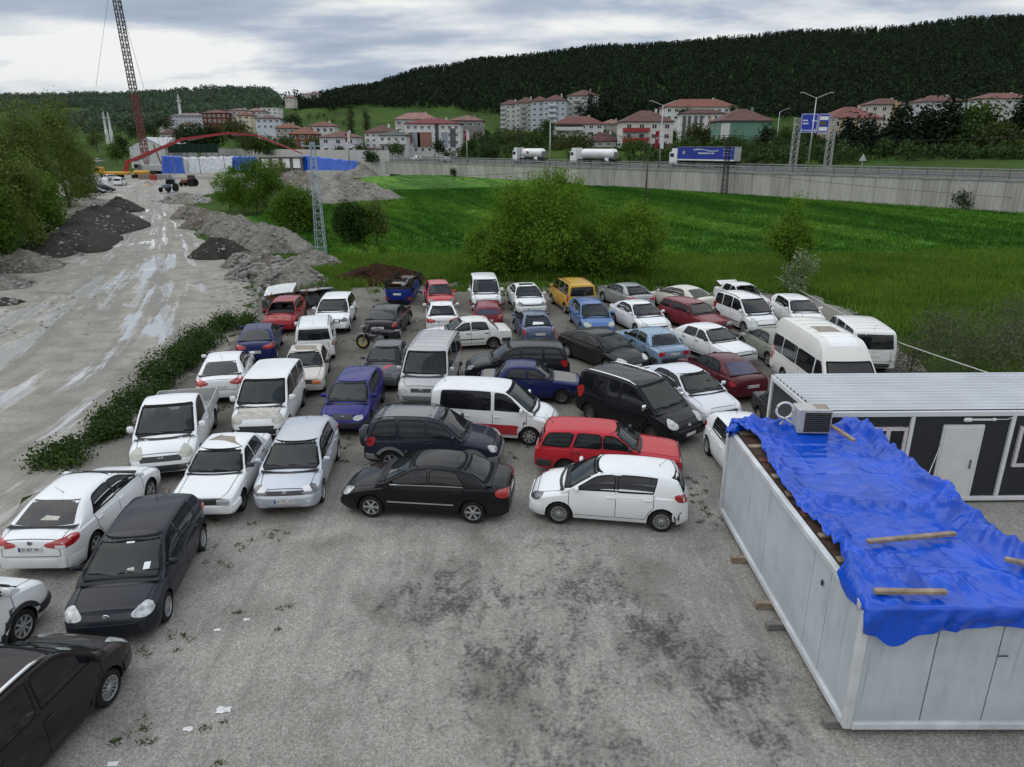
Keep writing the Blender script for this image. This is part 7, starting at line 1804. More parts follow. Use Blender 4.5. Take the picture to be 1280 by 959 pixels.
def build_town():
    W_, CR, GY, BR = (.58, .59, .58), (.55, .50, .40), (.22, .21, .20), (.24, .12, .09)
    RD = (.095, .045, .038); DR = (.070, .026, .025)
    AP = (.40, .43, .42)
    def dark_base(c, hh):
        def f(rt, w, h, d, fh, fw):
            m = MB(); m.box(0, -.03, hh / 2 - 1, w + .08, .1, hh + 2); m.obj('plinth', [plain('plinth_%d' % int(c[0] * 100), c, .9)], rt)
        return f
    def verticals(cs):
        def f(rt, w, h, d, fh, fw):
            for fx, ww, c, z0, z1 in cs:
                m = MB(); m.box(-w / 2 + w * fx, -.10, h * (z0 + z1) / 2, w * ww, .22, h * (z1 - z0)); m.obj('facade_panel', [plain('panel_%d_%d_%d' % tuple(int(100 * k) for k in c), c, .7)], rt)
        return f
    GB = 'apartment blocks on the hill'
    AW = (.48, .49, .47)
    k_ = dict(cat='apartment block', name='apartment_block', group=GB, depth=13, floors=6)
    house(626, 645, 166, 131, 125.5, 346, 'leftmost of the row of six storey blocks under the forest', AW, RD, cols=3, yaw=R(-14), balc=[(f, 0, 1, AP) for f in range(1, 6)], **k_)
    house(644, 665, 166, 129, 122.5, 340, 'second six storey block from the left in the row under the forest', (.44, .46, .43), RD, cols=3, yaw=R(-14), balc=[(f, 1, 2, (.3, .3, .3)) for f in range(1, 6)], **k_)
    house(664, 680, 167, 127, 121.5, 334, 'narrow pale blue block between its wider neighbours under the forest', (.42, .46, .52), RD, cols=2, yaw=R(-14), **k_)
    house(679, 707, 167, 126, 119, 328, 'blue white block with bay windows right of the narrow pale blue one', (.43, .47, .53), RD, cols=4, yaw=R(-10), balc=[(f, 1, 2.4, (.52, .55, .58)) for f in range(1, 6)], **k_)
    house(709, 748, 160, 120, 113, 336, 'tallest block at the right end of the row under the forest', AW, RD, cols=5, yaw=R(-6), balc=[(f, 1, 2, (.4, .42, .4)) for f in range(1, 6)], **k_)
    house(694, 754, 178, 155.5, 146, 262, 'white house with a brown covered roof terrace', W_, (.12, .05, .042), floors=3, cols=6, extras=verticals([(.3, .56, (.05, .042, .04), .70, .98)]), balc=[(2, 0, 3.5, W_)])
    house(734, 777, 184, 177, 166.5, 232, 'low house with a wide dark red roof beside the red balconied house', (.5, .5, .48), DR, floors=1, cols=4)
    house(752, 779, 178, 155, 149.5, 285, 'plain grey house behind the low red roofed one', (.30, .30, .28), (.18, .10, .08), floors=4, cols=3)
    house(778, 841, 189, 152.5, 139, 222, 'white house with red balconies and a broad tiled roof', (.56, .54, .52), RD, floors=3, cols=4, depth=12, balc=[(1, .0, 2.1, (.30, .05, .05)), (2, .0, 2.1, (.30, .05, .05))], extras=dark_base((.10, .07, .06), 2.2))
    house(850, 905, 186, 142.5, 137, 246, 'white block with dark vertical window strips behind the blue lorry', W_, DR, floors=5, cols=7, yaw=R(-6), cat='apartment block', name='apartment_block', extras=verticals([(.09, .07, (.09, .09, .10), .05, .95), (.20, .07, (.09, .09, .10), .05, .95), (.34, .07, (.10, .10, .11), .05, .95), (.46, .07, (.10, .10, .11), .05, .95), (.66, .035, (.40, .22, .10), .3, .95)]))
    house(832, 921, 152, 134, 124.5, 318, 'long red roofed building at the forest edge', W_, (.16, .058, .042), floors=2, cols=10, depth=14)
    house(900, 964, 191, 151.5, 137, 214, 'green house with a hipped tiled roof', (.13, .235, .185), RD, floors=3, cols=4, depth=12, bands=[(f, c) for f in range(3) for c in (1, 2, 3)], extras=lambda rt, w, h, d, fh, fw: (dark_base((.16, .06, .045), 1.4)(rt, w, h, d, fh, fw), verticals([(.09, .17, (.55, .55, .53), .02, .92)])(rt, w, h, d, fh, fw)))
    house(1037, 1100, 178, 148, 134.5, 222, 'beige house with a hipped roof right of the blue road sign', (.40, .34, .26), (.15, .055, .045), floors=2, cols=4, depth=12)
    house(1087, 1134, 154, 131, 124, 262, 'villa with a tan chimney stack behind the pines', (.50, .47, .42), RD, floors=2, cols=4, extras=lambda rt, w, h, d, fh, fw: MB().box(w * .18, -.6, h * .55, 1.6, 1.0, h * 1.35).obj('chimney_stack', [plain('tan_stack', (.36, .24, .15), .9)], rt))
    house(1152, 1206, 146, 127.5, 120, 262, 'white villa with a white chimney behind the pines', (.50, .53, .55), RD, floors=2, cols=4)
    house(1228, 1290, 138, 123.5, 117, 268, 'villa with a flat hipped roof at the right picture edge', (.45, .45, .43), (.14, .06, .05), floors=2, cols=5)
    brick = verticals([(.105, .05, BR, .36, .72), (.35, .26, BR, .22, .72), (.20, .13, (.23, .26, .31), .22, .72), (.58, .06, (.05, .05, .055), .2, 1), (.72, .10, (.24, .27, .32), .22, .72), (.87, .10, (.08, .09, .11), .22, .85)])
    house(507, 575, 192, 155, 148.5, 246, 'white block with brick and grey panels and a dark red roof', W_, (.13, .022, .028), floors=4, cols=8, depth=14, cat='apartment block', name='apartment_block', extras=brick)
    house(562, 604, 190, 151, 144.5, 268, 'bare grey unfinished block right of the brick panelled one', GY, (.16, .085, .075), floors=4, cols=4, depth=12, cat='apartment block', name='apartment_block', bands=[(f, c) for f in range(3) for c in (1, 2, 3)])
    house(494, 545, 168, 149.5, 141.5, 285, 'pale house with pink roof behind the brick panelled block', (.48, .46, .45), (.24, .13, .11), floors=2, cols=5)
    house(474, 508, 191, 169.5, 164, 236, 'white house with a grey green roof and balconies', W_, (.07, .09, .08), floors=2, cols=4, balc=[(1, 0, 4, W_)])
    house(454, 489, 185, 166, 157, 258, 'white house with a red gabled roof left of the green roofed one', W_, RD, floors=3, cols=4, yaw=R(-18))
    house(400, 446, 193, 172, 164.5, 246, 'long low white house with brown roof behind the blue sheeting', (.52, .54, .57), (.12, .06, .05), floors=2, cols=3, depth=11)
    house(457, 475, 199, 188, 184.5, 226, 'small brown roofed hut beside the highway', (.35, .33, .31), (.06, .028, .022), floors=1, cols=2, depth=6)
    house(345, 370, 176, 160.5, 154, 285, 'brick house with orange roof, left one of the pair', (.36, .34, .32), (.17, .07, .045), floors=2, cols=3)
    house(362, 394, 184, 168, 159, 268, 'brick house with orange roof, right one of the pair', (.20, .095, .07), (.17, .07, .045), floors=2, cols=3)
    house(386, 418, 168, 158, 152.5, 310, 'low white house with brown roof below the meadow', W_, (.14, .065, .055), floors=1, cols=4)
    house(320, 350, 162, 148.5, 145, 330, 'white and blue house in the middle of the left hillside', (.52, .56, .62), (.10, .05, .05), floors=2, cols=4)
    house(327, 347, 148, 135, 133, 370, 'white block with black corner high on the left hillside', W_, floors=3, cols=3, flat=True, extras=verticals([(.2, .2, (.03, .03, .035), .2, .8)]))
    house(284, 309, 152, 138.5, 135.5, 352, 'white house with wide brown roof left of the black cornered block', (.5, .5, .5), (.13, .08, .075), floors=2, cols=4)
    house(296, 313, 155, 144.5, 140.5, 338, 'small cream house in front of the white one on the left hillside', (.55, .50, .36), (.13, .05, .04), floors=2, cols=2)
    house(253, 283, 155, 141.5, 138, 345, 'dark red brick building left of the cream house', (.13, .055, .045), (.12, .05, .045), floors=2, cols=5)
    house(308, 328, 150, 139, 135.5, 358, 'pink roofed house above the cream house', (.5, .47, .46), (.20, .11, .10), floors=2, cols=3)
    house(214, 254, 158, 145, 142, 345, 'long grey white building below the single minaret', (.45, .47, .52), (.16, .13, .13), floors=3, cols=8)
    house(197, 214, 157, 150, 147, 345, 'small pale house left of the long grey white building', (.46, .42, .38), (.13, .065, .055), floors=1, cols=3)
    house(200, 224, 176, 168, 161.5, 290, 'house with dark red roof above the red concrete boom', (.40, .38, .36), DR, floors=1, cols=3)
    house(356, 367, 128, 122, 119.5, 540, 'small house at the left foot of the forest', (.48, .44, .42), (.2, .11, .1), floors=2, cols=2)
    house(377, 388, 124, 118.5, 116.5, 600, 'small hilltop house left of its neighbour at the forest corner', (.5, .48, .46), (.2, .11, .1), floors=1, cols=2)
    house(388, 398, 122, 117, 115, 610, 'small hilltop house right of its neighbour at the forest corner', (.46, .44, .42), (.18, .1, .09), floors=1, cols=2)
    for px, lab in ((268, 'tiny white house on the left hillside beside the wood'), (232, 'tiny pale house low on the left hillside')):
        house(px - 6, px + 6, 146 if px == 268 else 163, 141 if px == 268 else 157, 138 if px == 268 else 153, 420 if px == 268 else 330, lab, (.5, .48, .46), RD, floors=1, cols=2)
    # white shed behind the crane
    a = AT(164, 203, 262); b_ = AT(208, 203, 262); z0 = a.z; z1 = AT(186, 184, 262).z; z2 = AT(186, 172, 262).z; w = b_.x - a.x; sh = empty('white_shed', (a.x, 262, z0)); prop(sh, 'large white gabled shed behind the crane', 'shed')
    m = MB(); m.add([(0, 0, -2), (w, 0, -2), (w, 0, z1 - z0), (w / 2, 0, z2 - z0), (0, 0, z1 - z0), (0, 26, -2), (w, 26, -2), (w, 26, z1 - z0), (w / 2, 26, z2 - z0), (0, 26, z1 - z0)], [(0, 1, 2, 3, 4), (9, 8, 7, 6, 5), (0, 5, 6, 1), (1, 6, 7, 2), (4, 9, 5, 0)]); m.obj('wall', [plain('shed_white', (.52, .53, .53), .7)], sh)
    m = MB(); m.add([(-.4, -.4, z1 - z0 - .1), (w / 2, -.4, z2 - z0 + .15), (w / 2, 26.4, z2 - z0 + .15), (-.4, 26.4, z1 - z0 - .1), (w + .4, -.4, z1 - z0 - .1), (w + .4, 26.4, z1 - z0 - .1)], [(0, 1, 2, 3), (1, 4, 5, 2)]); m.obj('roof', [plain('shed_roof', (.45, .46, .47), .6)], sh)
    # dark green mesh screen on the site edge
    a = AT(211, 190, 258); b_ = AT(273, 190, 258); z0 = AT(240, 191, 258).z; z1 = AT(240, 180, 258).z; s = empty('mesh_screen', (a.x, 258, z0)); prop(s, 'long dark green mesh screen below the red concrete boom', 'screen')
    m = MB(); m.box((b_.x - a.x) / 2, 0, (z1 - z0) / 2, b_.x - a.x, .15, z1 - z0); m.obj('mesh_sheet', [plain('mesh_green', (.010, .030, .022), .9)], s)
    for k in range(9): m = MB(); m.box((b_.x - a.x) * k / 8, -.12, (z1 - z0) / 2 - 1, .15, .15, z1 - z0 + 2); m.obj('post', [MT['trim']], s)
    # minarets
    mm = plain('minaret_stone', (.50, .51, .51), .8)
    for px, base, top, d, lab in ((133, 166, 138, 420, 'left one of the two thin minarets above the willows'), (138.5, 165, 139, 430, 'right one of the two thin minarets above the willows'), (226, 146, 117, 360, 'single minaret above the long grey white building')):
        p = AT(px, base, d); zt = AT(px, top, d).z; h = zt - p.z; r = .62; o = empty('minaret', p); prop(o, lab, 'minaret', 'minarets of the town')
        m = MB(); m.lathe([(r * 1.4, -6), (r * 1.4, h * .12), (r, h * .16), (r * .92, h * .62)], 12); m.obj('shaft', [mm], o, angle=40)
        m = MB(); m.lathe([(r * .9, h * .61), (r * 1.6, h * .65), (r * 1.6, h * .70), (r * .8, h * .70)], 12); m.obj('balcony', [mm], o, angle=40)
        m = MB(); m.lathe([(r * .8, h * .70), (r * .78, h * .82)], 12); m.lathe([(r * .9, h * .82), (0.02, h)], 12); m.obj('cap', [plain('minaret_cap', (.35, .37, .38), .6)], o, angle=40)
    # town trees
    PN = leaf_mat('pine_needles', (.006, .013, .007), (.022, .036, .018), .08); LM = leaf_mat('town_leaf', (.018, .042, .009), (.075, .125, .026), .25); LB = leaf_mat('town_leaf_dark', (.010, .024, .007), (.036, .062, .018), .15); LO = leaf_mat('town_leaf_olive', (.030, .042, .012), (.100, .115, .036), .25)
    def town_tree(px, base, w, top, d, lab, mt, kind='round', n=700, seed=0, group='trees of the town'):
        p = AT(px, base, d); H = AT(px, top, d).z - p.z; W = (AT(px + w / 2, base, d).x - AT(px - w / 2, base, d).x)
        if kind == 'poplar': L = [(0, 0, H * f, W * .42, W * .42, H * .14) for f in (.2, .35, .5, .65, .8, .92)]
        elif kind == 'pine':
            r = random.Random(seed); L = [(0, 0, H * f, W * .5 * (1.12 - f), W * .5 * (1.12 - f), H * .09) for f in (.25, .38, .5, .62, .74, .86, .96)]
            L += [(math.cos(a) * W * .33, math.sin(a) * W * .33, H * r.uniform(.2, .5), W * .2, W * .2, H * .07) for a in (0, 1.1, 2.2, 3.2, 4.2, 5.3)]
        else: L = round_lobes(W, H, .12 * H, seed, 9)
        make_tree({'pine': 'pine_tree', 'poplar': 'poplar_tree'}.get(kind, 'tree'), lab, 'tree', (p.x, p.y, p.z), L, int(n * 1.35), max(.26, W * (.062 if kind == 'pine' else .042)), mt, 300 + seed, (H * .8, max(.12, H * .02), 5), group, per=9, depth=.7)
    T = [(440, 176, 9.5, 129, 300, 'tall dark poplar in the meadow, taller one of the two', LB, 'poplar', 900), (459, 172, 7, 138, 310, 'shorter dark poplar right of the tall one', LB, 'poplar', 700),
         (738, 163, 24, 116, 315, 'large dark conifer in front of the tallest block', PN, 'pine', 1500), (756, 160, 34, 122, 330, 'broad dark conifer right of the tallest block', PN, 'pine', 1300), (790, 158, 30, 128, 335, 'dark conifer at the forest edge above the red balconied house', PN, 'pine', 900), (724, 148, 10, 128, 325, 'small conifer against the wall of the tallest block', PN, 'round', 400),
         (684, 180, 22, 149, 250, 'round green tree left of the white terrace house', LM, 'round', 1100), (645, 186, 34, 166, 252, 'olive green trees below the row of blocks', LO, 'round', 900), (668, 188, 30, 168, 244, 'leafy tree behind the left tanker lorry', LM, 'round', 900), (722, 190, 34, 169, 232, 'brown green tree behind the long tanker lorry', LO, 'round', 1000), (700, 192, 28, 176, 230, 'low tree between the two tanker lorries', LO, 'round', 700), (630, 190, 22, 172, 256, 'dark tree below the leftmost block', LB, 'round', 600),
         (790, 196, 40, 178, 214, 'low green bush below the red balconied house', LM, 'round', 900), (855, 196, 26, 172, 214, 'tree left of the blue lorry cab', LM, 'round', 700), (870, 188, 34, 157, 228, 'spring green tree against the white striped block', LO, 'round', 1500), (888, 190, 26, 158, 226, 'second spring green tree against the white striped block', LO, 'round', 1000), (856, 156, 20, 134, 290, 'dark tree in front of the long red roofed building', LB, 'round', 700), (916, 150, 10, 130, 300, 'small dark tree at the end of the long red roofed building', LB, 'round', 400),
         (920, 192, 22, 170, 200, 'green bush in front of the green house', LM, 'round', 700), (955, 195, 26, 158, 196, 'dark pine in front of the green house', PN, 'pine', 1600), (977, 204, 26, 162, 190, 'bright green tree left of the blue road sign', LM, 'round', 1400), (1008, 200, 26, 166, 192, 'dark tree below the blue road sign', LB, 'round', 1000), (1056, 200, 36, 152, 188, 'dark pine in front of the beige house, left one', PN, 'pine', 2200), (1078, 202, 36, 150, 184, 'dark pine in front of the beige house, right one', PN, 'pine', 2200), (1030, 206, 20, 186, 190, 'low bush behind the sign leg', LB, 'round', 500),
         (1118, 205, 44, 134, 182, 'tall dark pine left of the white villa', PN, 'pine', 3000), (1150, 204, 46, 140, 184, 'dark pine in front of the white villa', PN, 'pine', 2600), (1178, 206, 44, 128, 182, 'tallest dark pine right of the white villa', PN, 'pine', 3000), (1215, 200, 56, 130, 186, 'grey green broad tree in the group of pines', LM, 'round', 2600), (1200, 206, 40, 152, 178, 'grey green lower tree in front of the pines', LM, 'round', 1500), (1248, 208, 58, 162, 172, 'wide olive brown tree near the right edge', LO, 'round', 2600), (1268, 196, 40, 124, 184, 'dark pine close to the right picture edge', PN, 'pine', 2600), (1292, 205, 40, 130, 180, 'dark pine at the right picture edge', PN, 'pine', 1800), (1213, 216, 18, 199, 160, 'small round bright bush on the highway verge', LM, 'round', 700), (1136, 208, 30, 180, 176, 'low dark tree under the tall pines', LB, 'round', 900), (1098, 206, 24, 170, 182, 'dark pine sapling between the beige house and the tall pine', PN, 'pine', 900),
         (235, 184, 36, 158, 272, 'dark broad tree below the long grey white building', LB, 'round', 1200), (262, 186, 40, 160, 268, 'dark broad tree below the dark red building', LB, 'round', 1200), (296, 176, 40, 154, 285, 'brown green tree in the middle of the left hillside', LO, 'round', 1000), (312, 192, 30, 164, 250, 'bare brownish tree behind the white cabins', LO, 'round', 900), (330, 192, 34, 172, 250, 'bright green tree under the end of the red boom', LM, 'round', 1100), (358, 190, 30, 172, 255, 'green tree below the brick houses', LM, 'round', 900), (392, 190, 24, 172, 252, 'green tree right of the brick houses', LM, 'round', 800), (366, 160, 26, 145, 320, 'dark bush at the lower meadow corner', LB, 'round', 700),
         (154, 200, 24, 170, 240, 'dark green tree left of the white shed', LB, 'round', 1000), (146, 202, 18, 180, 232, 'round green bush by the white shed', LM, 'round', 700), (122, 190, 22, 160, 262, 'tree far down the left valley', LO, 'round', 700), (170, 176, 20, 158, 300, 'dark tree behind the crane', LB, 'round', 700), (188, 172, 22, 154, 310, 'dark tree behind the white shed', LB, 'round', 700), (208, 162, 26, 148, 330, 'tree left of the long grey white building', LB, 'round', 700),
         (452, 192, 16, 182, 225, 'small tree right of the low white house', LM, 'round', 500), (495, 196, 20, 179, 228, 'round tree in front of the green roofed house', LM, 'round', 700), (548, 192, 14, 176, 238, 'dark tree in front of the brick panelled block', LB, 'round', 600), (588, 190, 14, 172, 240, 'tree in front of the unfinished block', LM, 'round', 600), (612, 198, 30, 184, 228, 'dark green bush at the foot of the blocks', LB, 'round', 800), (425, 192, 12, 184, 230, 'small dark bush by the low white house', LB, 'round', 400), (470, 202, 34, 192, 205, 'dark bush beside the end of the retaining wall', LB, 'round', 800)]
    for k, (px, base, w, top, d, lab, mt, kind, n) in enumerate(T): town_tree(px, base + 1, w, top, d, lab, mt, kind, n, k)
    for px, py, w, h, lab in ((601, 222, 10, 9, 'small dark shrub at the foot of the retaining wall'), (1205, 258, 26, 22, 'dark shrub growing out of the retaining wall')):
        p = G(px, py, foot_z(60)); q = WALL_A + _wd * along(p.x, p.y) - _wn * .8; s = (py - 160) * .1
        make_tree('shrub', lab, 'shrub', (q.x, q.y, ground_z(q.x, q.y)), round_lobes(2.2 if px > 1000 else 1.7, 2.4 if px > 1000 else 1.8, .1, 3, 7), 400, .15, LB, 400 + px, (1.2, .05, 6))
# ------------------------------------------------------------------ cabins, sheeting, building site, small things
def tarp_mat(name, col):
    m, nt, b = _pb(name); N, L = nt.nodes, nt.links
    f = noise_node(nt, 1.4, 6, .6); g = noise_node(nt, 30, 3, .6)
    L.new(ramp_node(nt, f, [(.3, tuple(c * .75 for c in col)), (.7, tuple(min(1, c * 1.25) for c in col))]), b.inputs['Base Color'])
    b.inputs['Roughness'].default_value = .22; b.inputs['Specular IOR Level'].default_value = .46
    # folds pressed in by the packing, and fine crumpling
    tc = N.new('ShaderNodeTexCoord'); v = N.new('ShaderNodeTexVoronoi'); v.feature = 'DISTANCE_TO_EDGE'; v.inputs['Scale'].default_value = 2.6; L.new(tc.outputs['Object'], v.inputs['Vector'])
    e = N.new('ShaderNodeMapRange'); e.inputs[1].default_value = 0; e.inputs[2].default_value = .18; L.new(v.outputs['Distance'], e.inputs[0])
    n2 = noise_node(nt, 4.5, 7, .65, dist=1.2)
    hh = math_node(nt, 'ADD', math_node(nt, 'MULTIPLY', e.outputs[0], .12), math_node(nt, 'ADD', math_node(nt, 'MULTIPLY', n2, .22), math_node(nt, 'MULTIPLY', g, .03)))
    bump_node(nt, b, hh, .40, .06); return m
def build_cabin():
    wm = None
    m, nt, b = _pb('cabin_white'); f = noise_node(nt, .9, 7, .6); k = noise_node(nt, 5, 6, .7, stretch=(1, 1, .25))
    mx = math_node(nt, 'ADD', math_node(nt, 'MULTIPLY', f, .55), math_node(nt, 'MULTIPLY', k, .45)); nt.links.new(ramp_node(nt, mx, [(.32, (.33, .365, .39)), (.5, (.43, .47, .505)), (.68, (.49, .53, .565))]), b.inputs['Base Color']); b.inputs['Roughness'].default_value = .55
    base_c = b.inputs['Base Color'].links[0].from_socket                     # mud splashed along the foot, rust runs
    tc = nt.nodes.new('ShaderNodeTexCoord'); sp = nt.nodes.new('ShaderNodeSeparateXYZ'); nt.links.new(tc.outputs['Object'], sp.inputs[0])
    lo = nt.nodes.new('ShaderNodeMapRange'); lo.inputs[1].default_value = .15; lo.inputs[2].default_value = .75; lo.inputs[3].default_value = .55; lo.inputs[4].default_value = 0; nt.links.new(sp.outputs['Z'], lo.inputs[0])
    run = noise_node(nt, 1.0, 5, .7, stretch=(9, 9, .25)); rm_ = nt.nodes.new('ShaderNodeMapRange'); rm_.inputs[1].default_value = .60; rm_.inputs[2].default_value = .74; rm_.inputs[4].default_value = .45; nt.links.new(run, rm_.inputs[0])
    dd = math_node(nt, 'MAXIMUM', math_node(nt, 'MULTIPLY', lo.outputs[0], k), rm_.outputs[0])
    nt.links.new(mix_node(nt, dd, base_c, (.20, .185, .16)), b.inputs['Base Color'])
    X0, X1, Y0, Y1, Z0, Z1 = 5.52, 8.75, 9.34, 16.66, .16, 2.50
    rt = empty('site_cabin', (X0, Y0, 0)); prop(rt, 'white site cabin with a torn blue tarpaulin over its roof', 'cabin')
    W, D = X1 - X0, Y1 - Y0
    ys = [0] + sorted(max(.4, G(px, py, Z0).y - Y0) for px, py in ((927, 687), (948, 722), (1003.7, 811), (1026, 843.5))) + [D]
    ins = plain('seam_line', (.20, .21, .215), .8)
    bk = MB(); bk.box(W / 2, D / 2, (Z0 + Z1) / 2, W - .1, D - .1, Z1 - Z0 - .1); bk.obj('core', [ins], rt)
    for a, c in zip(ys, ys[1:]):
        for x in (.02, W - .02): p = MB(); p.box(x, (a + c) / 2, (Z0 + Z1) / 2, .05, c - a - .018, Z1 - Z0 - .16, bev=.008); p.obj('wall_panel', [m], rt)
    xs = [0, G(1142, 901, Z0).x - X0, G(1217.6, 901, Z0).x - X0, W]
    for a, c in zip(xs, xs[1:]):
        for y in (.02, D - .02): p = MB(); p.box((a + c) / 2, y, (Z0 + Z1) / 2, c - a - .018, .05, Z1 - Z0 - .16, bev=.008); p.obj('wall_panel', [m], rt)
    fm = plain('cabin_frame', (.50, .52, .53), .5, var=.18, scale=2)
    for x in (.0, W):
        for y in (.0, D): p = MB(); p.box(x, y, (Z0 + Z1) / 2, .13, .13, Z1 - Z0, bev=.015); p.obj('corner_post', [fm], rt)
    for z, n in ((Z0 + .06, 'base_rail'), (Z1 - .05, 'top_rail')):
        for x in (-.01, W + .01): p = MB(); p.box(x, D / 2, z, .12, D - .13, .13, bev=.012); p.obj(n, [fm], rt)
        for y in (-.01, D + .01): p = MB(); p.box(W / 2, y, z, W - .13, .12, .13, bev=.012); p.obj(n, [fm], rt)
    rs = plain('roof_board', (.06, .038, .028), .9, var=.5, scale=4); tb = plain('weathered_timber', (.25, .20, .15), .9, var=.35, scale=5)
    p = MB(); p.box(W / 2, D / 2, Z1 - .04, W - .2, D - .2, .04); p.obj('roof_deck', [rs], rt)
    r = random.Random(4)
    for i in range(9): p = MB(); p.box(.42, .5 + i * (D - .8) / 8, Z1 - .005, .62, .13 + r.uniform(0, .1), .035, r.uniform(-.06, .06)); p.obj('roof_batten', [tb if i % 3 else plain('rusty_batten', (.14, .06, .035), .9, var=.4)], rt)
    o = MB(); o.box(-.035, 1.45, 1.95, .02, .05, .10); o.obj('hook', [MT['trim']], rt)
    mk = MB(); mk.box(W * .70, -.055, 1.62, .16, .012, .02); mk.obj('scratch', [MT['trim']], rt)
    # timber under the frame
    for k, (px, py, lab) in enumerate(((915, 701, 'wooden block under the white cabin, farthest from the camera'), (951, 758, 'wooden block under the long side of the white cabin, second from the far end'), (971, 784, 'grey block under the long side of the white cabin, third from the far end'), (1049, 905, 'grey block under the near corner of the white cabin'))):
        g = G(px, py, .05); t = MB(); t.box(.16, 0, .075, .62, .14, .15, .02 * k, .012); o = t.obj('support_block', [tb if k < 2 else plain('grey_block', (.17, .16, .15), .9)], None); o.location = (X0 - .24 if k < 3 else X0 - .14, g.y, .02); prop(o, lab, 'block', 'blocks under the white cabin')
    # the tarpaulin
    tm = tarp_mat('blue_tarpaulin', (.001, .060, .46)); nu, nv = 110, 230
    Lf = [(0, -.10), (.07, -.12), (.14, .06), (.22, .14), (.33, .16), (.45, .05), (.55, .07), (.66, .14), (.78, .24), (.87, .34), (.93, .22), (1.0, -.12)]   # left edge of the sheet, near to far
    V = []; rr = random.Random(9)
    ph = [rr.uniform(0, 6) for _ in range(12)]
    def crease(x, y, k, fr, am, sharp):
        """long straight folds, sharp along the top"""
        a = .35 + 1.9 * k; t = (x * math.cos(a) + y * math.sin(a)) * fr + ph[k % 12] + .55 * math.sin(x * .8 - y * .6 + k) + .35 * math.sin(y * 1.7 + k * 2.2)
        f = t - math.floor(t); return am * (max(0, 1 - abs(f - .5) * 2 * sharp) + .35 * abs(((t * 2.7 + k) % 1) - .5)) * (.45 + .55 * math.sin(x * 1.1 * (k + 1) + y * .8 + ph[(k + 3) % 12]) ** 2)
    def jag(s_, seed, step):
        i = math.floor(s_ / step); f = s_ / step - i; v = lambda n: (math.sin(n * 127.1 + seed * 311.7) * 43758.5453) % 1.0
        return v(i) * (1 - f) + v(i + 1) * f - .5
    over_f, over_b, over_r = .42, .24, .40
    for j in range(nv + 1):
        t = j / nv; s = -over_f + (D + over_f + over_b) * t; yl = s / D
        le = lin(Lf, min(1, max(0, yl))) + .14 * jag(s, 1, .7) + .05 * jag(s, 2, .3)
        if s < 0: le = -.05 + .22 * max(0, -s - .28)
        for i in range(nu + 1):
            q = i / nu; re = W + over_r + .22 * jag(s, 3, 1.1) + .06 * jag(s, 4, .4); a = le + (re - le) * q
            x, y, z = a, s, Z1 + .025
            right = math.exp(-((a - W + .16 + .22 * jag(s, 5, .9)) / .26) ** 2); left = math.exp(-(q / .12) ** 2)
            heap1 = math.exp(-((s - 3.25 + (a - 1.2) * .30) / .20) ** 2) * (1 if a > .5 else .4); heap2 = math.exp(-((s - .62 - .2 * jag(a, 6, .5)) / .24) ** 2) * (1.1 if a < 1.6 else .5); far = math.exp(-((s - D + .1) / .32) ** 2) * (1 if a < 1.5 else .35)
            corner = math.exp(-((a - .45) / .55) ** 2 - ((s - 1.3) / .8) ** 2)
            bunch = right * (1.0 + .7 * jag(s, 7, .8)) + .55 * left + .8 * heap1 + .8 * heap2 + far + .6 * corner
            for k, (fr, am, sh_) in enumerate(((1.1, .13, 1.9), (1.9, .085, 2.1), (1.5, .11, 2.8), (2.7, .055, 1.8), (.9, .09, 3.6), (3.6, .032, 1.7))): z += crease(a, s, k, fr, am, sh_) * min(1.3, .12 + bunch)
            z += .17 * right + .07 * heap1 + .07 * heap2 + .06 * left * (1 if 0 < i else .2) + .12 * far
            calm = max(0, 1 - bunch)
            for c in (1.05, 1.95, 2.6): z += .016 * calm * max(0, 1 - abs(a - c - .05 * math.sin(s * 1.3)) / .035)
            for c in (1.0, 1.95, 2.75, 3.75, 4.55, 5.4, 6.2): z += .020 * calm * max(0, 1 - abs(s - c - .05 * math.sin(a * 1.4 + c)) / .035)
            z -= .022 * calm * abs(math.sin((s - 1.0) * PI / .88))
            if s < 0:
                sc = 1.0 + .55 * math.exp(-((a - .38) / .28) ** 2) - .42 * max(0, (a - .5) / (W - .5)) + .22 * jag(a, 8, .9) + .05 * jag(a, 9, .33); dn = -s
                y = -.10 - .09 * (1 - abs(((a * 1.3 + .4 * math.sin(a * 5) + dn * 1.5) % 1) - .5) * 2) * min(1, dn * 5) - .03 * max(0, .5 - abs(((a * 3.1 + dn * 2) % 1) - .5)); z = Z1 + .05 + s * sc
                if a < .12: x = -.11 + max(0, a) * .9
            if s > D: y = D + .07 + .06 * jag(a, 10, .3); z = Z1 + .08 - (s - D) * .9
            if a > W - .01: x = W + .09 + .12 * (1 - abs(((s * 1.0 + .3 * math.sin(s * 3)) % 1) - .5) * 2) * min(1, (a - W) * 6); z = min(z, Z1 + .16) - (a - W) * 1.1
            if a < 0 and s >= 0: x = -.08 - .05 * jag(s, 11, .3); z = Z1 + .04 + a * 1.6
            V.append((x, y, z))
    Q = [(j * (nu + 1) + i, j * (nu + 1) + i + 1, (j + 1) * (nu + 1) + i + 1, (j + 1) * (nu + 1) + i) for j in range(nv) for i in range(nu)]
    tp = link('tarpaulin', np_mesh('tarpaulin', V, Q, tm, True), None, (X0, Y0, 0)); prop(tp, 'crumpled blue tarpaulin spread over the roof of the white cabin', 'tarpaulin')
    # rolled bunch hanging at the far left corner
    b_ = MB(); pts = [(X0 - .16, Y1 - .55, Z1 + .10), (X0 + .1, Y1 - .12, Z1 + .14), (X0 + .55, Y1 + .0, Z1 + .13), (X0 + 1.0, Y1 + .02, Z1 + .12), (X0 + 1.4, Y1 + .0, Z1 + .08)]
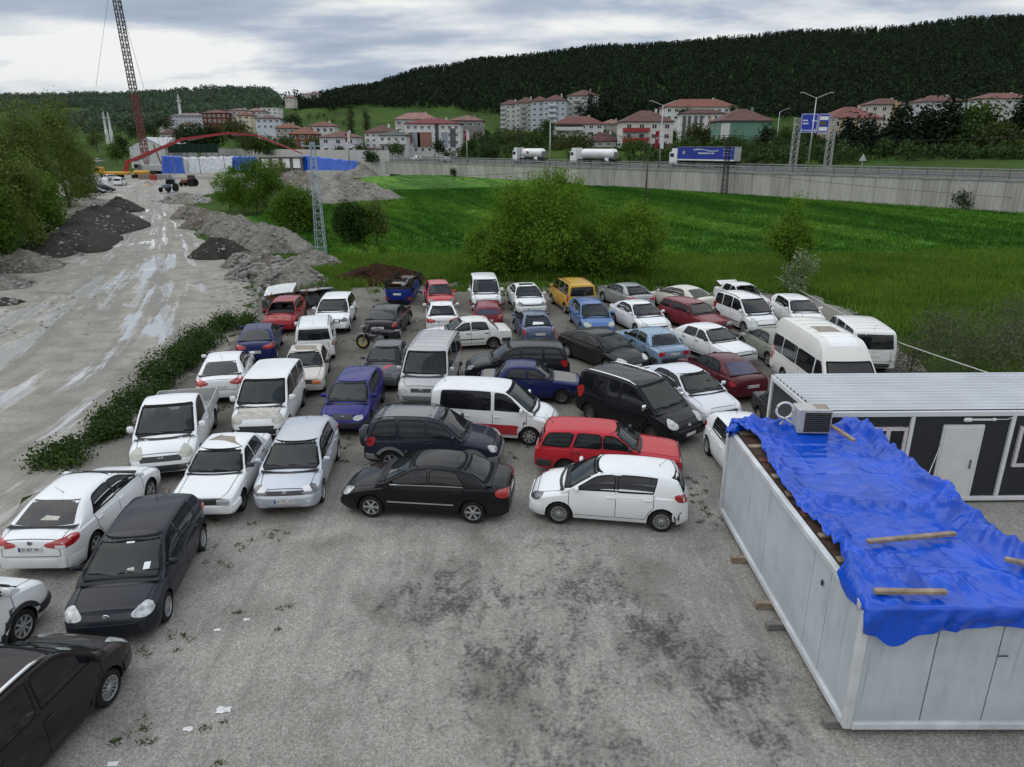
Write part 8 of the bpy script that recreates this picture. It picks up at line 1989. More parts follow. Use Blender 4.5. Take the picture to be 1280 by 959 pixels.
    q = resample3(pts, 26); V = []; F = []
    for i, p in enumerate(q):
        for k in range(12):
            a = 2 * PI * k / 12; r_ = .15 * (1 + .28 * math.sin(i * 1.1 + k * 2.3) + .2 * math.sin(k * 5 + i * .6)) * (1 if 0 < i < 26 else .4); V.append((p[0] + (0 if i > 6 else math.cos(a) * r_), p[1] + math.cos(a) * r_ * (1 if i > 6 else .3), p[2] + math.sin(a) * r_ * .8))
    for i in range(26):
        for k in range(12): F.append((i * 12 + k, i * 12 + (k + 1) % 12, (i + 1) * 12 + (k + 1) % 12, (i + 1) * 12 + k))
    link('rolled_edge', mesh_of('rolled_edge', [(x - X0, y - Y0, z) for x, y, z in V], F, tm, smooth=True), tp)
    # timbers weighing it down
    for k, (a, c, lab) in enumerate((((1084, 677), (1194, 667), 'upper of the two grey timbers lying across the blue tarpaulin'), ((1093, 739), (1183, 740), 'lower of the two grey timbers lying across the blue tarpaulin'), ((1040, 533), (1068, 551), 'timber at the far edge of the blue tarpaulin beside the air conditioner'), ((1256, 699), (1300, 708), 'timber end at the right edge of the blue tarpaulin'))):
        zz = Z1 + (.17 if k < 2 else .26); p, q = G(*a, zz), G(*c, zz); t = MB(); mid = (p + q) / 2; d = q - p; t.box(0, 0, 0, d.length, .10, .075, math.atan2(d.y, d.x), .012); o = t.obj('timber_beam', [tb], None); o.location = mid; prop(o, lab, 'timber', 'timbers on the tarpaulin')
    # air conditioner
    p = G(1014, 541, Z1 + .04); ac = empty('air_conditioner', (p.x + .0, p.y + .12, Z1 + .07), R(-2)); prop(ac, 'old grey air conditioner unit standing on the cabin roof', 'air conditioner')
    am = plain('ac_casing', (.40, .40, .38), .6, var=.18, scale=4); b_ = MB(); b_.box(0, 0, .31, .82, .52, .62, bev=.02); b_.obj('casing', [am], ac)
    b_ = MB(); b_.box(.06, -.268, .30, .62, .02, .50, bev=.005); b_.obj('grille', [plain('ac_grille', (.035, .034, .032), .8, var=.3, scale=12)], ac)
    for k in range(9): b_ = MB(); b_.box(.06, -.283, .08 + k * .055, .60, .012, .012); b_.obj('louvre', [plain('louvre_dark', (.07, .068, .065), .7)], ac)
    b_ = MB(); b_.box(.2, .0, .625, .3, .3, .012); b_.obj('dirt_patch', [MT['primer']], ac)
    # white pipe loop
    c = AT(981, 513, p.y + .1); r_ = .205; b_ = MB(); pts = [(r_ * math.cos(a), .02 * math.sin(a), r_ * .95 * math.sin(a)) for a in [R(-95 + 372 * i / 24) for i in range(25)]]
    pts = [(pts[0][0] + .32, .0, -.42), (pts[0][0] + .16, 0, -.28)] + pts + [(-.06, .02, -.36), (-.08, .05, -.55)]; b_.tube(pts, .030, 8); o = b_.obj('insulated_pipe', [plain('pipe_white', (.60, .60, .57), .6)], None, smooth=True); o.location = c; prop(o, 'looped white pipe standing up beside the air conditioner', 'pipe')
def resample3(pts, n):
    d = [0]
    for a, b in zip(pts, pts[1:]): d.append(d[-1] + math.dist(a, b))
    out = []
    for i in range(n + 1):
        t = d[-1] * i / n; k = min(len(pts) - 2, max(0, bisect.bisect_right(d, t) - 1)); s = (t - d[k]) / max(1e-9, d[k + 1] - d[k])
        out.append(tuple(pts[k][j] + (pts[k + 1][j] - pts[k][j]) * s for j in range(3)))
    return out
def build_office():
    Y0, Y1, Z0, Z1 = 17.30, 20.35, .12, 2.62; X0, X1 = 7.95, 16.2
    rt = empty('office_cabin', (X0, Y0, 0), R(1.2)); prop(rt, 'black and white office cabin with corrugated roof and white door', 'office cabin'); W, D = X1 - X0, Y1 - Y0
    dk = plain('anthracite_panel', (.012, .014, .018), .45, var=.15); wf = plain('frame_white', (.58, .59, .60), .45, var=.08, scale=1.5)
    def xat(px, py): return AT(px, py, Y0).x - X0
    posts = [0.0, xat(1136, 555), xat(1258, 574), W - .0]
    for a, c in zip(posts, posts[1:]):
        for y in (.03, D - .03): p = MB(); p.box((a + c) / 2, y, (Z0 + Z1) / 2, c - a - .04, .06, Z1 - Z0 - .1); p.obj('wall_panel', [dk], rt)
    for x in (.03, W - .03): p = MB(); p.box(x, D / 2, (Z0 + Z1) / 2, .06, D - .15, Z1 - Z0 - .1); p.obj('wall_panel', [dk], rt)
    for x in posts:
        for y in ((-.01, D + .01) if x in (0.0, posts[-1]) else (-.01,)): p = MB(); p.box(x, y, (Z0 + Z1) / 2, .11, .11, Z1 - Z0, bev=.012); p.obj('post', [wf], rt)
    for z, n, h in ((Z0 + .04, 'base_rail', .11), (Z1 + .02, 'top_rail', .14)):
        for y in (-.02, D + .02): p = MB(); p.box(W / 2, y, z, W + .1, .12, h, bev=.01); p.obj(n, [wf], rt)
        for x in (-.02, W + .02): p = MB(); p.box(x, D / 2, z, .12, D, h, bev=.01); p.obj(n, [wf], rt)
    # corrugated sheet: ribs run the length of the cabin
    V = []; n = 12; prof = []
    for i in range(n):
        y = D * (i / n); s = D / n
        prof += [(y + .0, 0), (y + s * .52, 0.0), (y + s * .60, .045), (y + s * .92, .045)]
    prof.append((D, 0)); V = [(x, y, Z1 + .12 + h - .02 * (y / D)) for x in (-.02, W + .02) for y, h in prof]; m = len(prof); F = [(k, m + k, m + k + 1, k + 1) for k in range(m - 1)]
    rm = plain('zinc_sheet', (.50, .53, .56), .38, .35, var=.10, scale=.7); link('roof_sheet', mesh_of('roof_sheet', V, F, rm), rt)
    p = MB(); p.box(W / 2, D / 2, Z1 + .07, W, D, .04); p.obj('roof_board', [dk], rt)
    # door
    a, c = xat(1174, 578), xat(1220, 578); dr = MB(); dr.box((a + c) / 2, -.035, Z0 + .08 + 1.03, c - a, .06, 2.06, bev=.01); d = dr.obj('door', [plain('door_white', (.56, .57, .56), .5, var=.05)], rt)
    h = MB(); h.box(c - .14, -.085, Z0 + 1.08, .035, .05, .26, bev=.008); h.obj('handle', [MT['grey_trim']], d)
    f = MB()
    for x in (a - .03, c + .03): f.box(x, -.03, Z0 + .08 + 1.03, .05, .05, 2.06)
    f.box((a + c) / 2, -.03, Z0 + 2.17, c - a + .1, .05, .05); f.obj('door_frame', [wf], rt)
    # windows
    for (x0, x1, z0, z1) in ((xat(1083, 558), xat(1131, 558), 1.05, 2.26), (xat(1271, 565), xat(1271, 565) + 1.15, 1.10, 2.26)):
        w = MB(); t = .085; xm = (x0 + x1) / 2
        for x in (x0 + t / 2, x1 - t / 2): w.box(x, -.03, (z0 + z1) / 2, t, .09, z1 - z0)
        w.box(xm, -.028, (z0 + z1) / 2, t * 1.3, .088, z1 - z0 - .02)
        for z in (z0 + t / 2, z1 - t / 2): w.box(xm, -.029, z, x1 - x0 - .1, .088, t)
        o = w.obj('window', [plain('pvc_speckled', (.52, .48, .50), .5, var=.25, scale=14)], rt)
        for s in (-1, 1): g = MB(); g.box(xm + s * (x1 - x0) * .24, -.01, (z0 + z1) / 2, (x1 - x0) * .40, .03, z1 - z0 - .16); g.obj('pane', [MT['dark_glass']], o)
    # tube lamp over the door
    l = MB(); xl, xr = xat(1212, 529), xat(1243, 529); zl = 2.47; l.box((xl + xr) / 2, -.05, zl, xr - xl, .04, .05); l.box(xl - .05, -.07, zl, .22, .09, .11, bev=.03); l.box(xr, -.06, zl, .12, .07, .08, bev=.02); l.tube([(xr + .05, -.05, zl), (xr + .35, -.05, zl + .0), (xr + .62, -.05, zl + .10)], .012, 5); l.obj('lamp', [wf], rt)
    for k in range(3): p = MB(); p.box(.6 + k * 3.4, .1, .05, .4, .2, .12); o = p.obj('foot_block', [plain('grey_block', (.17, .16, .15), .9)], rt)
def rope(name, label, pts, r, mat, cat, sag=0.0, n=24):
    q = resample3(pts, n); q = [(x, y, z - sag * 4 * (i / n) * (1 - i / n)) for i, (x, y, z) in enumerate(q)]; b = MB(); b.tube(q, r, 5); return prop(b.obj(name, [mat], None, smooth=True), label, cat)
def lattice(root, h, w0, w1, mat, name='lattice', n=10, r=.05):
    b = MB(); c = lambda z, i: ((w0 + (w1 - w0) * z / h) / 2 * (1 if i in (0, 3) else -1), (w0 + (w1 - w0) * z / h) / 2 * (1 if i < 2 else -1), z)
    for i in range(4): b.bar(c(-.3, i), c(h, i), r)
    for k in range(n):
        z, z2 = h * k / n, h * (k + 1) / n
        for i in range(4): j = (i + 1) % 4; b.bar(c(z, i), c(z2, j), r * .6); b.bar(c(z2, i), c(z2, j), r * .6)
    return b.obj(name, [mat], root)
def build_lines():
    bl = plain('mast_grey_blue', (.32, .38, .44), .5, .3); dk = plain('pole_dark', (.035, .035, .035), .8); wd = plain('pole_timber', (.085, .068, .05), .95, var=.3, scale=4); wc = plain('cable_white', (.5, .5, .48), .6)
    p = G(402, 319); h = AT(388, 178, p.y).z; m = empty('lattice_mast', (p.x, p.y, 0)); prop(m, 'pale blue lattice mast beside the gravel heaps', 'mast'); lattice(m, h, .80, .34, bl, n=13, r=.055)
    b = MB(); b.bar((-.9, 0, h - .3), (.9, 0, h - .3), .09)
    for x in (-.8, 0, .8): b.box(x, 0, h - .1, .08, .08, .3)
    b.obj('crossarm', [bl], m)
    tops = []
    for px, py, top, lab in ((658, 226, 162, 'dark lattice power pole in the field, left one'), (914, 241, 170, 'dark lattice power pole in the field, right one')):
        p = G(px, py, foot_z(70)); p = p - Vector((_wn.x, _wn.y, 0)) * 2.2; h = AT(px, top, p.y).z - p.z; o = empty('power_pole', (p.x, p.y, ground_z(p.x, p.y))); prop(o, lab, 'power pole', 'dark power poles in the field'); lattice(o, h, .85, .5, dk, n=12, r=.09)
        b = MB(); b.bar((-1.0, 0, h), (1.0, 0, h), .12)
        for x in (-.9, 0, .9): b.box(x, 0, h + .25, .1, .1, .45)
        b.obj('crossarm', [dk], o); tops.append((p.x, p.y, ground_z(p.x, p.y) + h + .4))
    p = G(806, 262, .5); h = AT(808, 203, p.y).z - .4; o = empty('wooden_pole', (p.x, p.y, ground_z(p.x, p.y))); prop(o, 'bare wooden pole standing in the green field', 'pole'); b = MB(); b.tube([(0, 0, -.3), (.02, 0, h)], .15, 8, .11); b.obj('pole', [wd], o, smooth=True)
    a = tops[0]; c = tops[1]; e = (c[0] + (c[0] - a[0]) * .9, c[1] + (c[1] - a[1]) * .9, c[2]); f = (a[0] - (c[0] - a[0]) * 1.2, a[1] - (c[1] - a[1]) * 1.2, a[2])
    k = 0
    for s, e_ in ((a, c), (c, e), (f, a)):
        for dx in (-.9, .9): rope('power_line', ('power line between the two dark power poles', 'power line running right from the right dark pole', 'power line running left from the left dark pole')[k] + (', near wire' if dx < 0 else ', far wire'), [(s[0] + dx, s[1], s[2]), (e_[0] + dx, e_[1], e_[2])], .022, dk, 'power line', 1.0)
        k += 1
    pt = (p.x, p.y, ground_z(p.x, p.y) + h - .3)
    for tx, ty, z, lab in ((1300, 249, 2.6, 'thin wire running right from the wooden pole in front of the retaining wall'), (500, 222, 3.0, 'thin wire running left from the wooden pole')):
        q = AT(tx, ty, p.y - (12 if tx > 800 else -10)); rope('overhead_wire', lab, [pt, tuple(q)], .022, dk, 'wire', .5)
    # the white cable from the slim tree to the office roof
    s = AT(969, 345, 50.5); m1 = AT(1120, 424, 29.0); e = (14.6, 20.3, 2.85)
    rope('white_cable', 'white cable sagging from the field edge down to the office roof', [tuple(s), tuple(m1), tuple(AT(1256, 473, 20.6))], .022, wc, 'cable', .12)
    rope('white_rope', 'white rope from the tarpaulin to the ground at the right edge', [tuple(G(1226, 656, 2.55)), tuple(G(1290, 690, 1.6))], .014, wc, 'rope', .05, 10)
    rope('guy_rope', 'short rope hanging from the office door frame', [tuple(AT(1176, 556, 17.2)), tuple(AT(1157, 602, 15.6))], .010, wc, 'rope', .0, 6)
def build_site():
    red = plain('boom_red', (.27, .013, .018), .45, var=.1); rd = plain('crane_red', (.13, .028, .026), .6); dk = plain('crane_dark', (.05, .038, .036), .7); yl = plain('machine_yellow', (.50, .26, .02), .5, var=.15); wt = MT['white']; gr = MT['grey_trim']
    # crawler crane
    base = G(186, 219, .25); Yc = base.y; cr = empty('crawler_crane', base); prop(cr, 'tall crawler crane with a lattice boom, red below and dark above', 'crane')
    foot = Vector((0, 0, 2.0)); top = AT(139.5, -34, Yc) - base; mid = foot + (top - foot) * .40
    for nm, a, c, mt in (('lower_boom', foot, mid, rd), ('upper_boom', mid, top, dk)):
        b = MB(); d = (c - a).normalized(); x = Vector((0, 1, 0)).cross(d).normalized(); y = d.cross(x); w = .78; n = int((c - a).length / 2.0)
        cs = [x * sx * w + y * sy * w for sx, sy in ((1, 1), (1, -1), (-1, -1), (-1, 1))]
        for q in cs: b.bar(a + q * (.25 if nm == 'lower_boom' else 1), a + d * 4 + q, .2) if nm == 'lower_boom' else None; b.bar(a + (d * 4 if nm == 'lower_boom' else d * 0) + q, c + q, .2)
        for k in range(2 if nm == 'lower_boom' else 0, n):
            p0, p1 = a + d * (c - a).length * k / n, a + d * (c - a).length * (k + 1) / n
            for i in range(4): b.bar(p0 + cs[i], p1 + cs[(i + 1) % 4], .11); b.bar(p1 + cs[i], p0 + cs[(i + 1) % 4], .10)
        b.obj(nm, [mt], cr)
    b = MB(); b.box(1.2, 1, 2.2, 6.5, 3.0, 2.0, bev=.2); b.obj('machine_house', [plain('crane_grey', (.36, .37, .37), .5)], cr); b = MB(); b.box(-2.6, -.9, 2.4, 1.6, 1.4, 2.0, bev=.15); b.obj('cab', [gr], cr); b = MB(); b.box(-2.7, -1.62, 2.7, 1.2, .04, 1.0); b.obj('window', [MT['dark_glass']], cr)
    for y in (-2.2, 2.2): b = MB(); b.box(0, y, .6, 7, .9, 1.2, bev=.5); b.obj('track', [MT['rubber']], cr)
    b = MB(); b.tube([tuple(top), tuple(AT(120, 108, Yc) - base)], .045, 4); b.obj('hoist_rope', [dk], cr); b = MB(); b.tube([tuple(top), (5.0, 1, 4.4)], .05, 4); b.obj('pendant', [dk], cr); b = MB(); b.bar((4.0, 1, 3), (2.4, 1, 9), .3); b.obj('mast', [rd], cr)
    # concrete pump with its red boom
    p = G(158, 223, .25); Yp = p.y; pu = empty('concrete_pump', p); prop(pu, 'yellow concrete pump lorry with a long bent red boom', 'concrete pump')
    b = MB(); b.box(-2.5, 0, 1.4, 7.5, 2.4, .9, bev=.2); b.obj('deck', [yl], pu); b = MB(); b.box(4.5, 0, 1.6, 4.2, 2.2, 1.2, bev=.4); b.obj('hopper', [yl], pu); b = MB(); b.box(-7.3, 0, 1.9, 2.0, 2.4, 2.4, bev=.2); b.obj('cab', [yl], pu); b = MB(); b.box(-7.3, -1.22, 2.4, 1.2, .04, .9); b.obj('window', [MT['dark_glass']], pu)
    for x in (-6.8, -3.0, -1.6, 2.6):
        for s in (-1, 1): b = MB(); b.lathe([(.25, -.2), (.52, -.2), (.52, .2), (.25, .2)], 14, 'y', (x, s * 1.0, .52)); b.obj('wheel', [MT['rubber']], pu)
    pts = [AT(159, 203, Yp), AT(228, 174, Yp), AT(285, 166.5, Yp), AT(322, 169.5, Yp), AT(378, 192, Yp)]; ws = [.78, .62, .50, .38, .24]
    b = MB(); b.bar((0, 0, 1.5), tuple(pts[0] - p), .9); b.obj('turret', [red], pu)
    for k in range(4):
        b = MB(); a, c = pts[k] - p, pts[k + 1] - p; d = (c - a); nrm = Vector((-d.z, 0, d.x)).normalized()
        V = []
        for q, w in ((a, ws[k]), (a + d * .5, (ws[k] + ws[k + 1]) * .56), (c, ws[k + 1])):
            for sy in (-.3, .3):
                for sz in (-.5, .5): V.append(q + Vector((0, sy, 0)) + nrm * w * sz)
        b.add(V, [(0, 1, 5, 4), (4, 5, 9, 8), (2, 6, 7, 3), (6, 10, 11, 7), (1, 3, 7, 5), (5, 7, 11, 9), (0, 4, 6, 2), (4, 8, 10, 6), (0, 2, 3, 1), (8, 9, 11, 10)]); o = b.obj('boom_section', [red], pu)
        b = MB(); b.bar(a + d * .12 - nrm * ws[k] * .8, a + d * .45 - nrm * ws[k] * .55, .28); b.obj('ram', [MT['grey_trim']], o); b = MB(); b.lathe([(.0, -.4), (ws[k] * .7, -.4), (ws[k] * .7, .4), (0, .4)], 12, 'y', tuple(a)); b.obj('joint', [red], o)
    # sheeted stacks
    blue = tarp_mat('site_blue_sheet', (.006, .075, .42)); white = tarp_mat('site_white_sheet', (.52, .54, .57))
    def sheet(px0, px1, base, tl, tr, d, label, mt, seed, nm='sheeting', slant=(0, 0)):
        a, c = AT(px0, base, d), AT(px1, base, d); r = random.Random(seed); rows = []
        z0 = a.z
        for j in range(13):
            t = j / 12; row = []
            for i in range(37):
                q = i / 36; zt = AT(0, tl + (tr - tl) * q, d).z; x0 = a.x + slant[0] * t; x1 = c.x + slant[1] * t; fold = .35 * math.sin(i * 1.35 + seed) + .25 * math.sin(i * 2.9 + j * .35) + .15 * math.sin(i * 5.1)
                y = d + fold * .5 + 1.6 * t + (0 if t < .85 else (t - .85) * 14); z = z0 + (zt - z0) * min(1, t / .85) + .12 * math.sin(i * .9 + seed) * t; row.append((x0 + (x1 - x0) * q, y, z))
            rows.append(row)
        b = MB(); b.grid(rows); o = b.obj(nm, [mt], None, smooth=True); prop(o, label, 'sheeting', 'sheeted stacks on the building site'); return o
    sheet(202, 232, 217, 195, 196, 206, 'left blue sheeting hanging at the building site', blue, 1, slant=(0, -1.6)); sheet(226, 290, 216, 197, 196, 208, 'long white sheeting between the two blue ones', white, 2); sheet(288, 320, 212, 196, 196, 212, 'blue sheeting right of the long white one, behind the bushes', blue, 3)
    sheet(374, 446, 213, 194, 202, 206, 'crumpled bright blue sheeting at the end of the row of cabins', blue, 4)
    for px in (219, 251, 282): p = AT(px, 217, 204.5); h = AT(px, 193, 204.5).z - p.z; b = MB(); b.tube([(0, 0, -.3), (0, 0, h)], .09, 6); o = b.obj('steel_post', [MT['grey_trim']], None); o.location = p; prop(o, {219: 'left thin post in front of the blue sheeting', 251: 'thin post in front of the middle of the white sheeting', 282: 'thin post at the right end of the white sheeting'}[px], 'post')
    p = AT(326, 211, 205); q = AT(378, 211, 205); z1 = AT(350, 196.5, 205).z; w = q.x - p.x; h = z1 - p.z; rc = empty('cabin_row', p); prop(rc, 'row of white cabins with dark posts under one flat roof', 'cabin row'); b = MB(); b.box(w / 2, 1.6, h / 2 - .5, w, 3, h + 1); b.obj('back_wall', [MT['trim']], rc)
    for k in range(4): b = MB(); b.box(w * (k + .5) / 4, -.05, h * .47, w / 4 - .9, .2, h * .82); b.obj('white_panel', [MT['white']], rc)
    for k in range(5): b = MB(); b.box(w * k / 4, -.1, h / 2 - .3, .35, .3, h + .6); b.obj('post', [MT['grey_trim']], rc)
    b = MB(); b.box(w / 2, 1.3, h + .1, w + .8, 4, .3); b.obj('roof', [plain('flat_roof', (.30, .28, .26), .8)], rc)
    # vehicles along the road head
    p = G(114, 239, .2); rt = empty('box_lorry', (p.x, p.y, .25), R(72)); prop(rt, 'pale grey box lorry parked under the willows', 'lorry'); b = MB(); b.box(-.6, 0, 2.0, 5.2, 2.3, 2.5, bev=.05); b.obj('box_body', [plain('box_grey', (.42, .44, .45), .5)], rt); b = MB(); b.box(3.1, 0, 1.5, 1.8, 2.0, 1.9, bev=.25); b.obj('cab', [wt], rt); b = MB(); b.box(3.98, 0, 1.85, .06, 1.7, .7); b.obj('windscreen', [MT['dark_glass']], rt)
    for x in (2.7, -1.9):
        for s in (-1, 1): b = MB(); b.lathe([(.2, -.15), (.45, -.15), (.45, .15), (.2, .15)], 14, 'y', (x, s * .95, .45)); b.obj('wheel', [MT['rubber']], rt)
    for px, py, kind, lab, col, a in ((119, 243, 'hatch', 'black car in front of the grey box lorry', BLK, 5), (131, 240, 'hatch', 'second black car just right of the grey box lorry', (.02, .022, .028), 20), (151, 232, 'mpv', 'small white van on the dirt road below the concrete pump', WHT, 100), (141, 226, 'suv', 'white pickup like car behind the grey box lorry', (.55, .56, .57), 60), (122, 208, 'van', 'white van in the far line of vehicles left of the shed', WHT, 80), (124, 203, 'van', 'farther white van in the line of vehicles left of the shed', (.6, .6, .6), 80), (119, 214, 'van', 'nearest white van in the far line left of the shed', WHT, 85)):
        g = G(px, py, .25); make_car('distant_car' if kind in ('hatch', 'suv') else 'distant_van', lab, kind, col, (g.x, g.y, .27), R(a), cat='car' if kind in ('hatch', 'suv') else 'van', group='vehicles at the head of the dirt road', detail=1, dirt=.2)
    for px, py, mt, lab in ((212, 240, plain('tractor_blue', (.10, .14, .19), .6), 'grey blue tractor on the wet road'), (237, 233, plain('tractor_red', (.20, .05, .035), .6), 'dark red tractor beside the white sheeting')):
        g = G(px, py, .25); tr = empty('tractor', (g.x, g.y, .25), R(-100 if px == 212 else 170)); prop(tr, lab, 'tractor', 'tractors on the building site'); b = MB(); b.box(.9, 0, 1.15, 2.0, .8, .7, bev=.12); b.obj('bonnet', [mt], tr); b = MB(); b.box(-.7, 0, 1.9, 1.3, 1.3, .9, bev=.1); b.box(-.7, 0, 2.5, 1.5, 1.5, .12, bev=.05); b.obj('cab', [MT['dark_glass'] if px == 212 else MT['trim']], tr)
        for x, r_, w in ((-.9, .82, .42), (1.5, .5, .3)):
            for s in (-1, 1): b = MB(); b.lathe([(r_ * .5, -w / 2), (r_, -w / 2), (r_, w / 2), (r_ * .5, w / 2)], 16, 'y', (x, s * .85, r_)); b.obj('wheel', [MT['rubber']], tr)
        b = MB(); b.box(-1.0, .85, 1.75, 1.2, .45, .1, bev=.04); b.box(-1.0, -.85, 1.75, 1.2, .45, .1, bev=.04); b.obj('mudguard', [mt], tr)
    # concrete blocks on the site
    for k, (px, py, w, lab) in enumerate(((182, 224, 3.0, 'brown concrete footing left of the blue sheeting'), (204, 224, 4.0, 'wide grey footing below the left blue sheeting'), (192, 225, 1.2, 'small red crate between the footings'))):
        g = G(px, py, .3); b = MB(); b.box(0, 0, .7, w, 2, 1.4, bev=.08); o = b.obj('concrete_footing' if k < 2 else 'crate', [plain('footing_%d' % k, ((.20, .16, .13), (.26, .25, .235), (.28, .06, .04))[k], .9)], None); o.location = (g.x, g.y, .2); prop(o, lab, 'footing' if k < 2 else 'crate')
def build_wrecks():
    # overturned blue car
    g = G(501, 382); rt = make_car('overturned_car', 'blue car lying on its roof with its wheels in the air', 'hatch', (.012, .03, .22), (g.x, g.y + 1.7, 1.36), 0, group='impounded vehicles parked on the gravel lot', plate_r='', plate_z=(.4, .62), L=3.9, W=1.66, H=1.42, wheel='steel', dirt=.2, antenna=False, roll=(PI, 0, R(86)))
    for ch in rt.children:
        if ch.name.startswith('wheel'): ch.location.z -= .20; ch.scale = (1.12, 1.2, 1.12)
    b = MB(); b.tube([(-1.7, .3, .16), (-.4, .28, .12), (.9, .2, .12)], .05, 8); b.box(-1.35, .3, .14, .5, .3, .16, bev=.05); b.obj('exhaust', [MT['grey_trim']], rt)
    for x in (1.15, -1.3): b = MB(); b.tube([(x, -.7, .12), (x, .7, .12)], .045, 8); b.obj('axle', [MT['rust']], rt)
    b = MB(); b.box(1.2, 0, .16, .7, .8, .14, bev=.05); b.obj('engine_tray', [MT['steel']], rt); b = MB(); b.box(-.9, -.2, .16, .6, .7, .10, bev=.04); b.obj('fuel_tank', [MT['primer']], rt)
    # two crushed wrecks behind the red one
    r = random.Random(12)
    for px, py, hd, lab, sheetc in ((343, 390, 100, 'crushed wreck with a bent white sheet on top, left of the crashed red car', (.50, .52, .51)), (378, 387, 70, 'flattened wreck behind the crashed red car', (.22, .23, .22))):
        g = G(px, py); rt = empty('crushed_car', (g.x, g.y + 1.2, 0), R(hd)); prop(rt, lab, 'wreck', 'crushed wrecks by the gravel heaps')
        b = MB(); rows = []
        for i in range(9):
            rows.append([(-1.9 + 3.8 * i / 8, -.75 + 1.5 * j / 8, .62 + .28 * math.sin(i * 1.7 + j) * math.sin(j * 1.1) + r.uniform(-.1, .1)) for j in range(9)])
        b.grid(rows); n = len(b.v)
        rows2 = [[(x, y, .18) for x, y, z in row] for row in rows]; b.grid(rows2)
        for side in (0, 8): b.grid([[rows[i][side] for i in range(9)], [rows2[i][side] for i in range(9)]]); b.grid([[rows[side][j] for j in range(9)], [rows2[side][j] for j in range(9)]])
        b.obj('body', [plain('wreck_dark', (.045, .05, .05), .7, var=.6, scale=3)], rt)
        for k in range(9): b = MB(); a = r.uniform(-1.7, 1.7); b.bar((a, r.uniform(-.7, .7), .6), (a + r.uniform(-.6, .6), r.uniform(-.8, .8), r.uniform(.85, 1.1)), .05); b.obj('bent_pillar', [MT['rust'] if k % 3 else MT['trim']], rt)
        rows = [[(-.5 + 2.1 * i / 6, -.85 + 1.7 * j / 6, 1.02 + .025 * math.sin(i + j * .7) + .05 * i * (.6 if px < 350 else -.5) - .03 * j) for j in range(7)] for i in range(7)]; b = MB(); b.grid(rows); b.grid([[(x, y, z - .04) for x, y, z in row] for row in rows]); b.obj('bent_sheet', [plain('sheet_%d' % px, sheetc, .5, var=.2)], rt)
        for x in (-1.3, 1.3):
            for s in (-1, 1): b = MB(); b.lathe([(.17, -.09), (.29, -.09), (.29, .09), (.17, .09)], 14, 'y', (x, s * .72, .29)); b.obj('wheel', [MT['rubber']], rt)
    # motorcycle leaning by the black saloon
    g = G(474, 437); mc = empty('motorcycle', (g.x, g.y, .02), R(172)); prop(mc, 'black motorcycle with a yellow rimmed front wheel by the black saloon', 'motorcycle'); bk = plain('bike_black', (.035, .036, .045), .3, coat=.8); mc.scale = (1.15, 1.2, 1.15)
    for x, nm in ((.68, 'front_wheel'), (-.66, 'rear_wheel')):
        w = empty(nm, (x, 0, .30), 0, mc); b = MB(); b.lathe([(.21, -.05), (.28, -.06), (.305, 0), (.28, .06), (.21, .05)], 24, 'y', caps=False); b.obj('tyre', [MT['rubber']], w, smooth=True); b = MB(); b.lathe([(.215, -.03), (.215, .03), (.19, .03), (.19, -.03), (.215, -.03)], 24, 'y', caps=False)
        for k in range(5): a = k * 2 * PI / 5; b.bar((0, 0, 0), (.2 * math.cos(a), 0, .2 * math.sin(a)), .03)
        b.obj('rim', [plain('rim_yellow', (.40, .33, .05), .5)], w)
    b = MB(); b.tube([(.68, .07, .30), (.50, .06, .78), (.42, .05, .98)], .028, 6); b.tube([(.68, -.07, .30), (.50, -.06, .78), (.42, -.05, .98)], .028, 6); b.obj('fork', [MT['grey_trim']], mc)
    b = MB(); b.tube([(.40, -.36, 1.02), (.44, -.1, .98), (.44, .1, .98), (.40, .36, 1.02)], .018, 6); b.obj('handlebar', [MT['trim']], mc); b = MB(); b.box(.56, 0, .90, .22, .30, .30, bev=.09); b.obj('front_fairing', [bk], mc, angle=50); b = MB(); b.box(.68, 0, .92, .03, .16, .12, bev=.012); b.obj('headlamp', [MT['clear']], mc); b = MB(); b.box(.66, 0, .63, .42, .14, .03, bev=.012); b.obj('mudguard', [bk], mc); b = MB(); b.box(.22, 0, .58, .46, .34, .22, bev=.08); b.obj('side_fairing', [bk], mc, angle=50)
    for s in (-1, 1): b = MB(); b.bar((.42, s * .30, 1.02), (.40, s * .34, 1.16), .012); b.box(.40, s * .36, 1.2, .03, .12, .08, bev=.01); b.obj('mirror', [MT['trim']], mc)
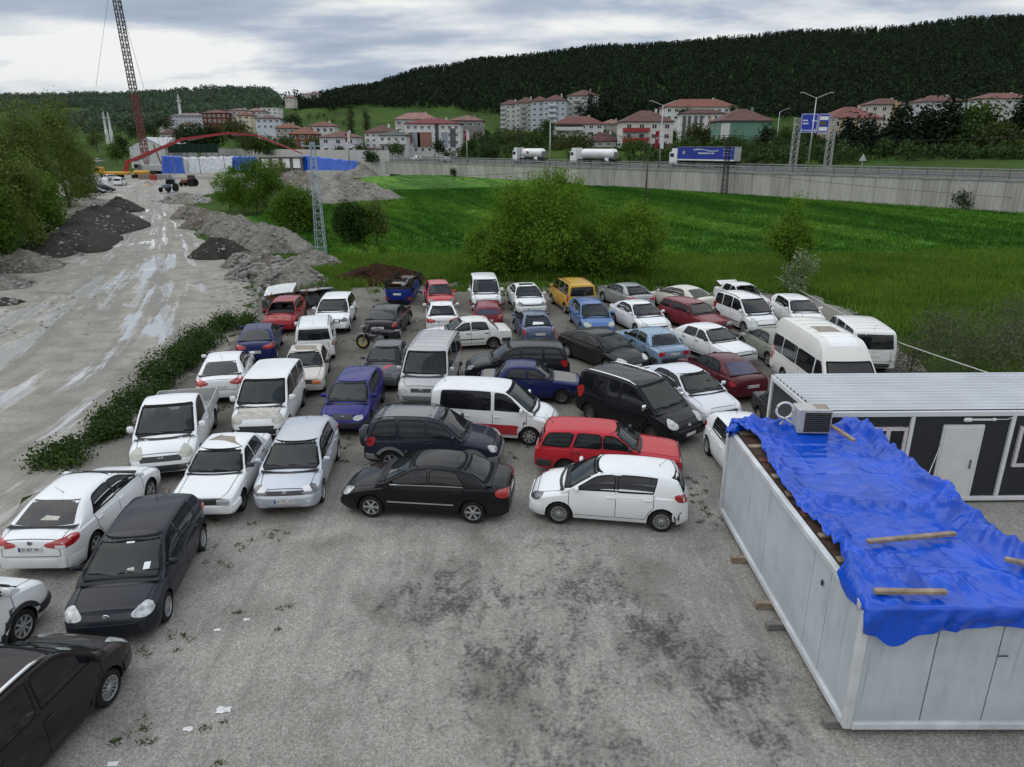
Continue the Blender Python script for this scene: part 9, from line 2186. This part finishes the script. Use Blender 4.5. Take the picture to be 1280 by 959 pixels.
    b = MB(); b.lathe([(.0, -.26), (.12, -.22), (.17, 0), (.13, .2), (0, .26)], 12, 'x', (.10, 0, .78)); b.obj('tank', [bk], mc, smooth=True); b = MB(); b.box(-.42, 0, .76, .62, .26, .12, bev=.05); b.obj('seat', [MT['seat']], mc, angle=50); b = MB(); b.box(.0, 0, .42, .42, .28, .32, bev=.06); b.obj('engine', [MT['grey_trim']], mc); b = MB(); b.box(-.82, 0, .80, .26, .2, .12, bev=.04); b.obj('tail', [bk], mc, angle=50); b = MB(); b.tube([(.05, -.16, .3), (-.4, -.2, .28), (-.85, -.2, .42)], .045, 8); b.obj('exhaust', [MT['steel']], mc, smooth=True)
    # litter
    wl = plain('litter_white', (.62, .62, .61), .8, var=.15)
    for k, (px, py, s, lab) in enumerate(((280, 889, .17, 'white scrap of plastic on the gravel right of the dark brown van'), (235, 913, .12, 'small white scrap on the gravel below the larger one'), (272, 789, .09, 'tiny white scrap right of the black hatchback'), (308, 776, .09, 'white paper strip on the gravel below the silver hatchback'), (474, 358, .40, 'white bag at the foot of the red soil heap, left one'), (486, 357, .26, 'white bag at the foot of the red soil heap, right one'), (463, 346, .26, 'white rag on the red soil heap'), (140, 957, .12, 'white scrap at the bottom picture edge by the dark brown van'), (1228, 648, .12, 'white scrap on the gravel in front of the office cabin'))):
        g = G(px, py); s *= .7; r = random.Random(k); rows = [[(s * (i / 4 - .5) * r.uniform(.7, 1.3) * 2, s * (j / 4 - .5) * r.uniform(.6, 1.2) * 1.2, s * .35 * r.random() * (1 if 0 < i < 4 and 0 < j < 4 else .1)) for j in range(5)] for i in range(5)]; b = MB(); b.grid(rows); o = b.obj('litter', [wl], None); o.location = (g.x, g.y, .03 + (.45 if px == 463 else 0)); prop(o, lab, 'litter', 'white litter')
    g = G(207, 622); b = MB(); b.box(0, 0, .04, .9, .09, .05, R(-75), .01); o = b.obj('plank', [plain('weathered_timber', (.25, .20, .15), .9)], None); o.location = (g.x, g.y, .02); prop(o, 'short plank on the ground in front of the white saloon with the plate', 'plank')
# ------------------------------------------------------------------ build
std_mats()
build_land()
build_highway()
build_heaps()
build_green()
build_town()
build_forest()
build_cabin()
build_office()
build_site()
build_lines()
place_cars()
build_wrecks()
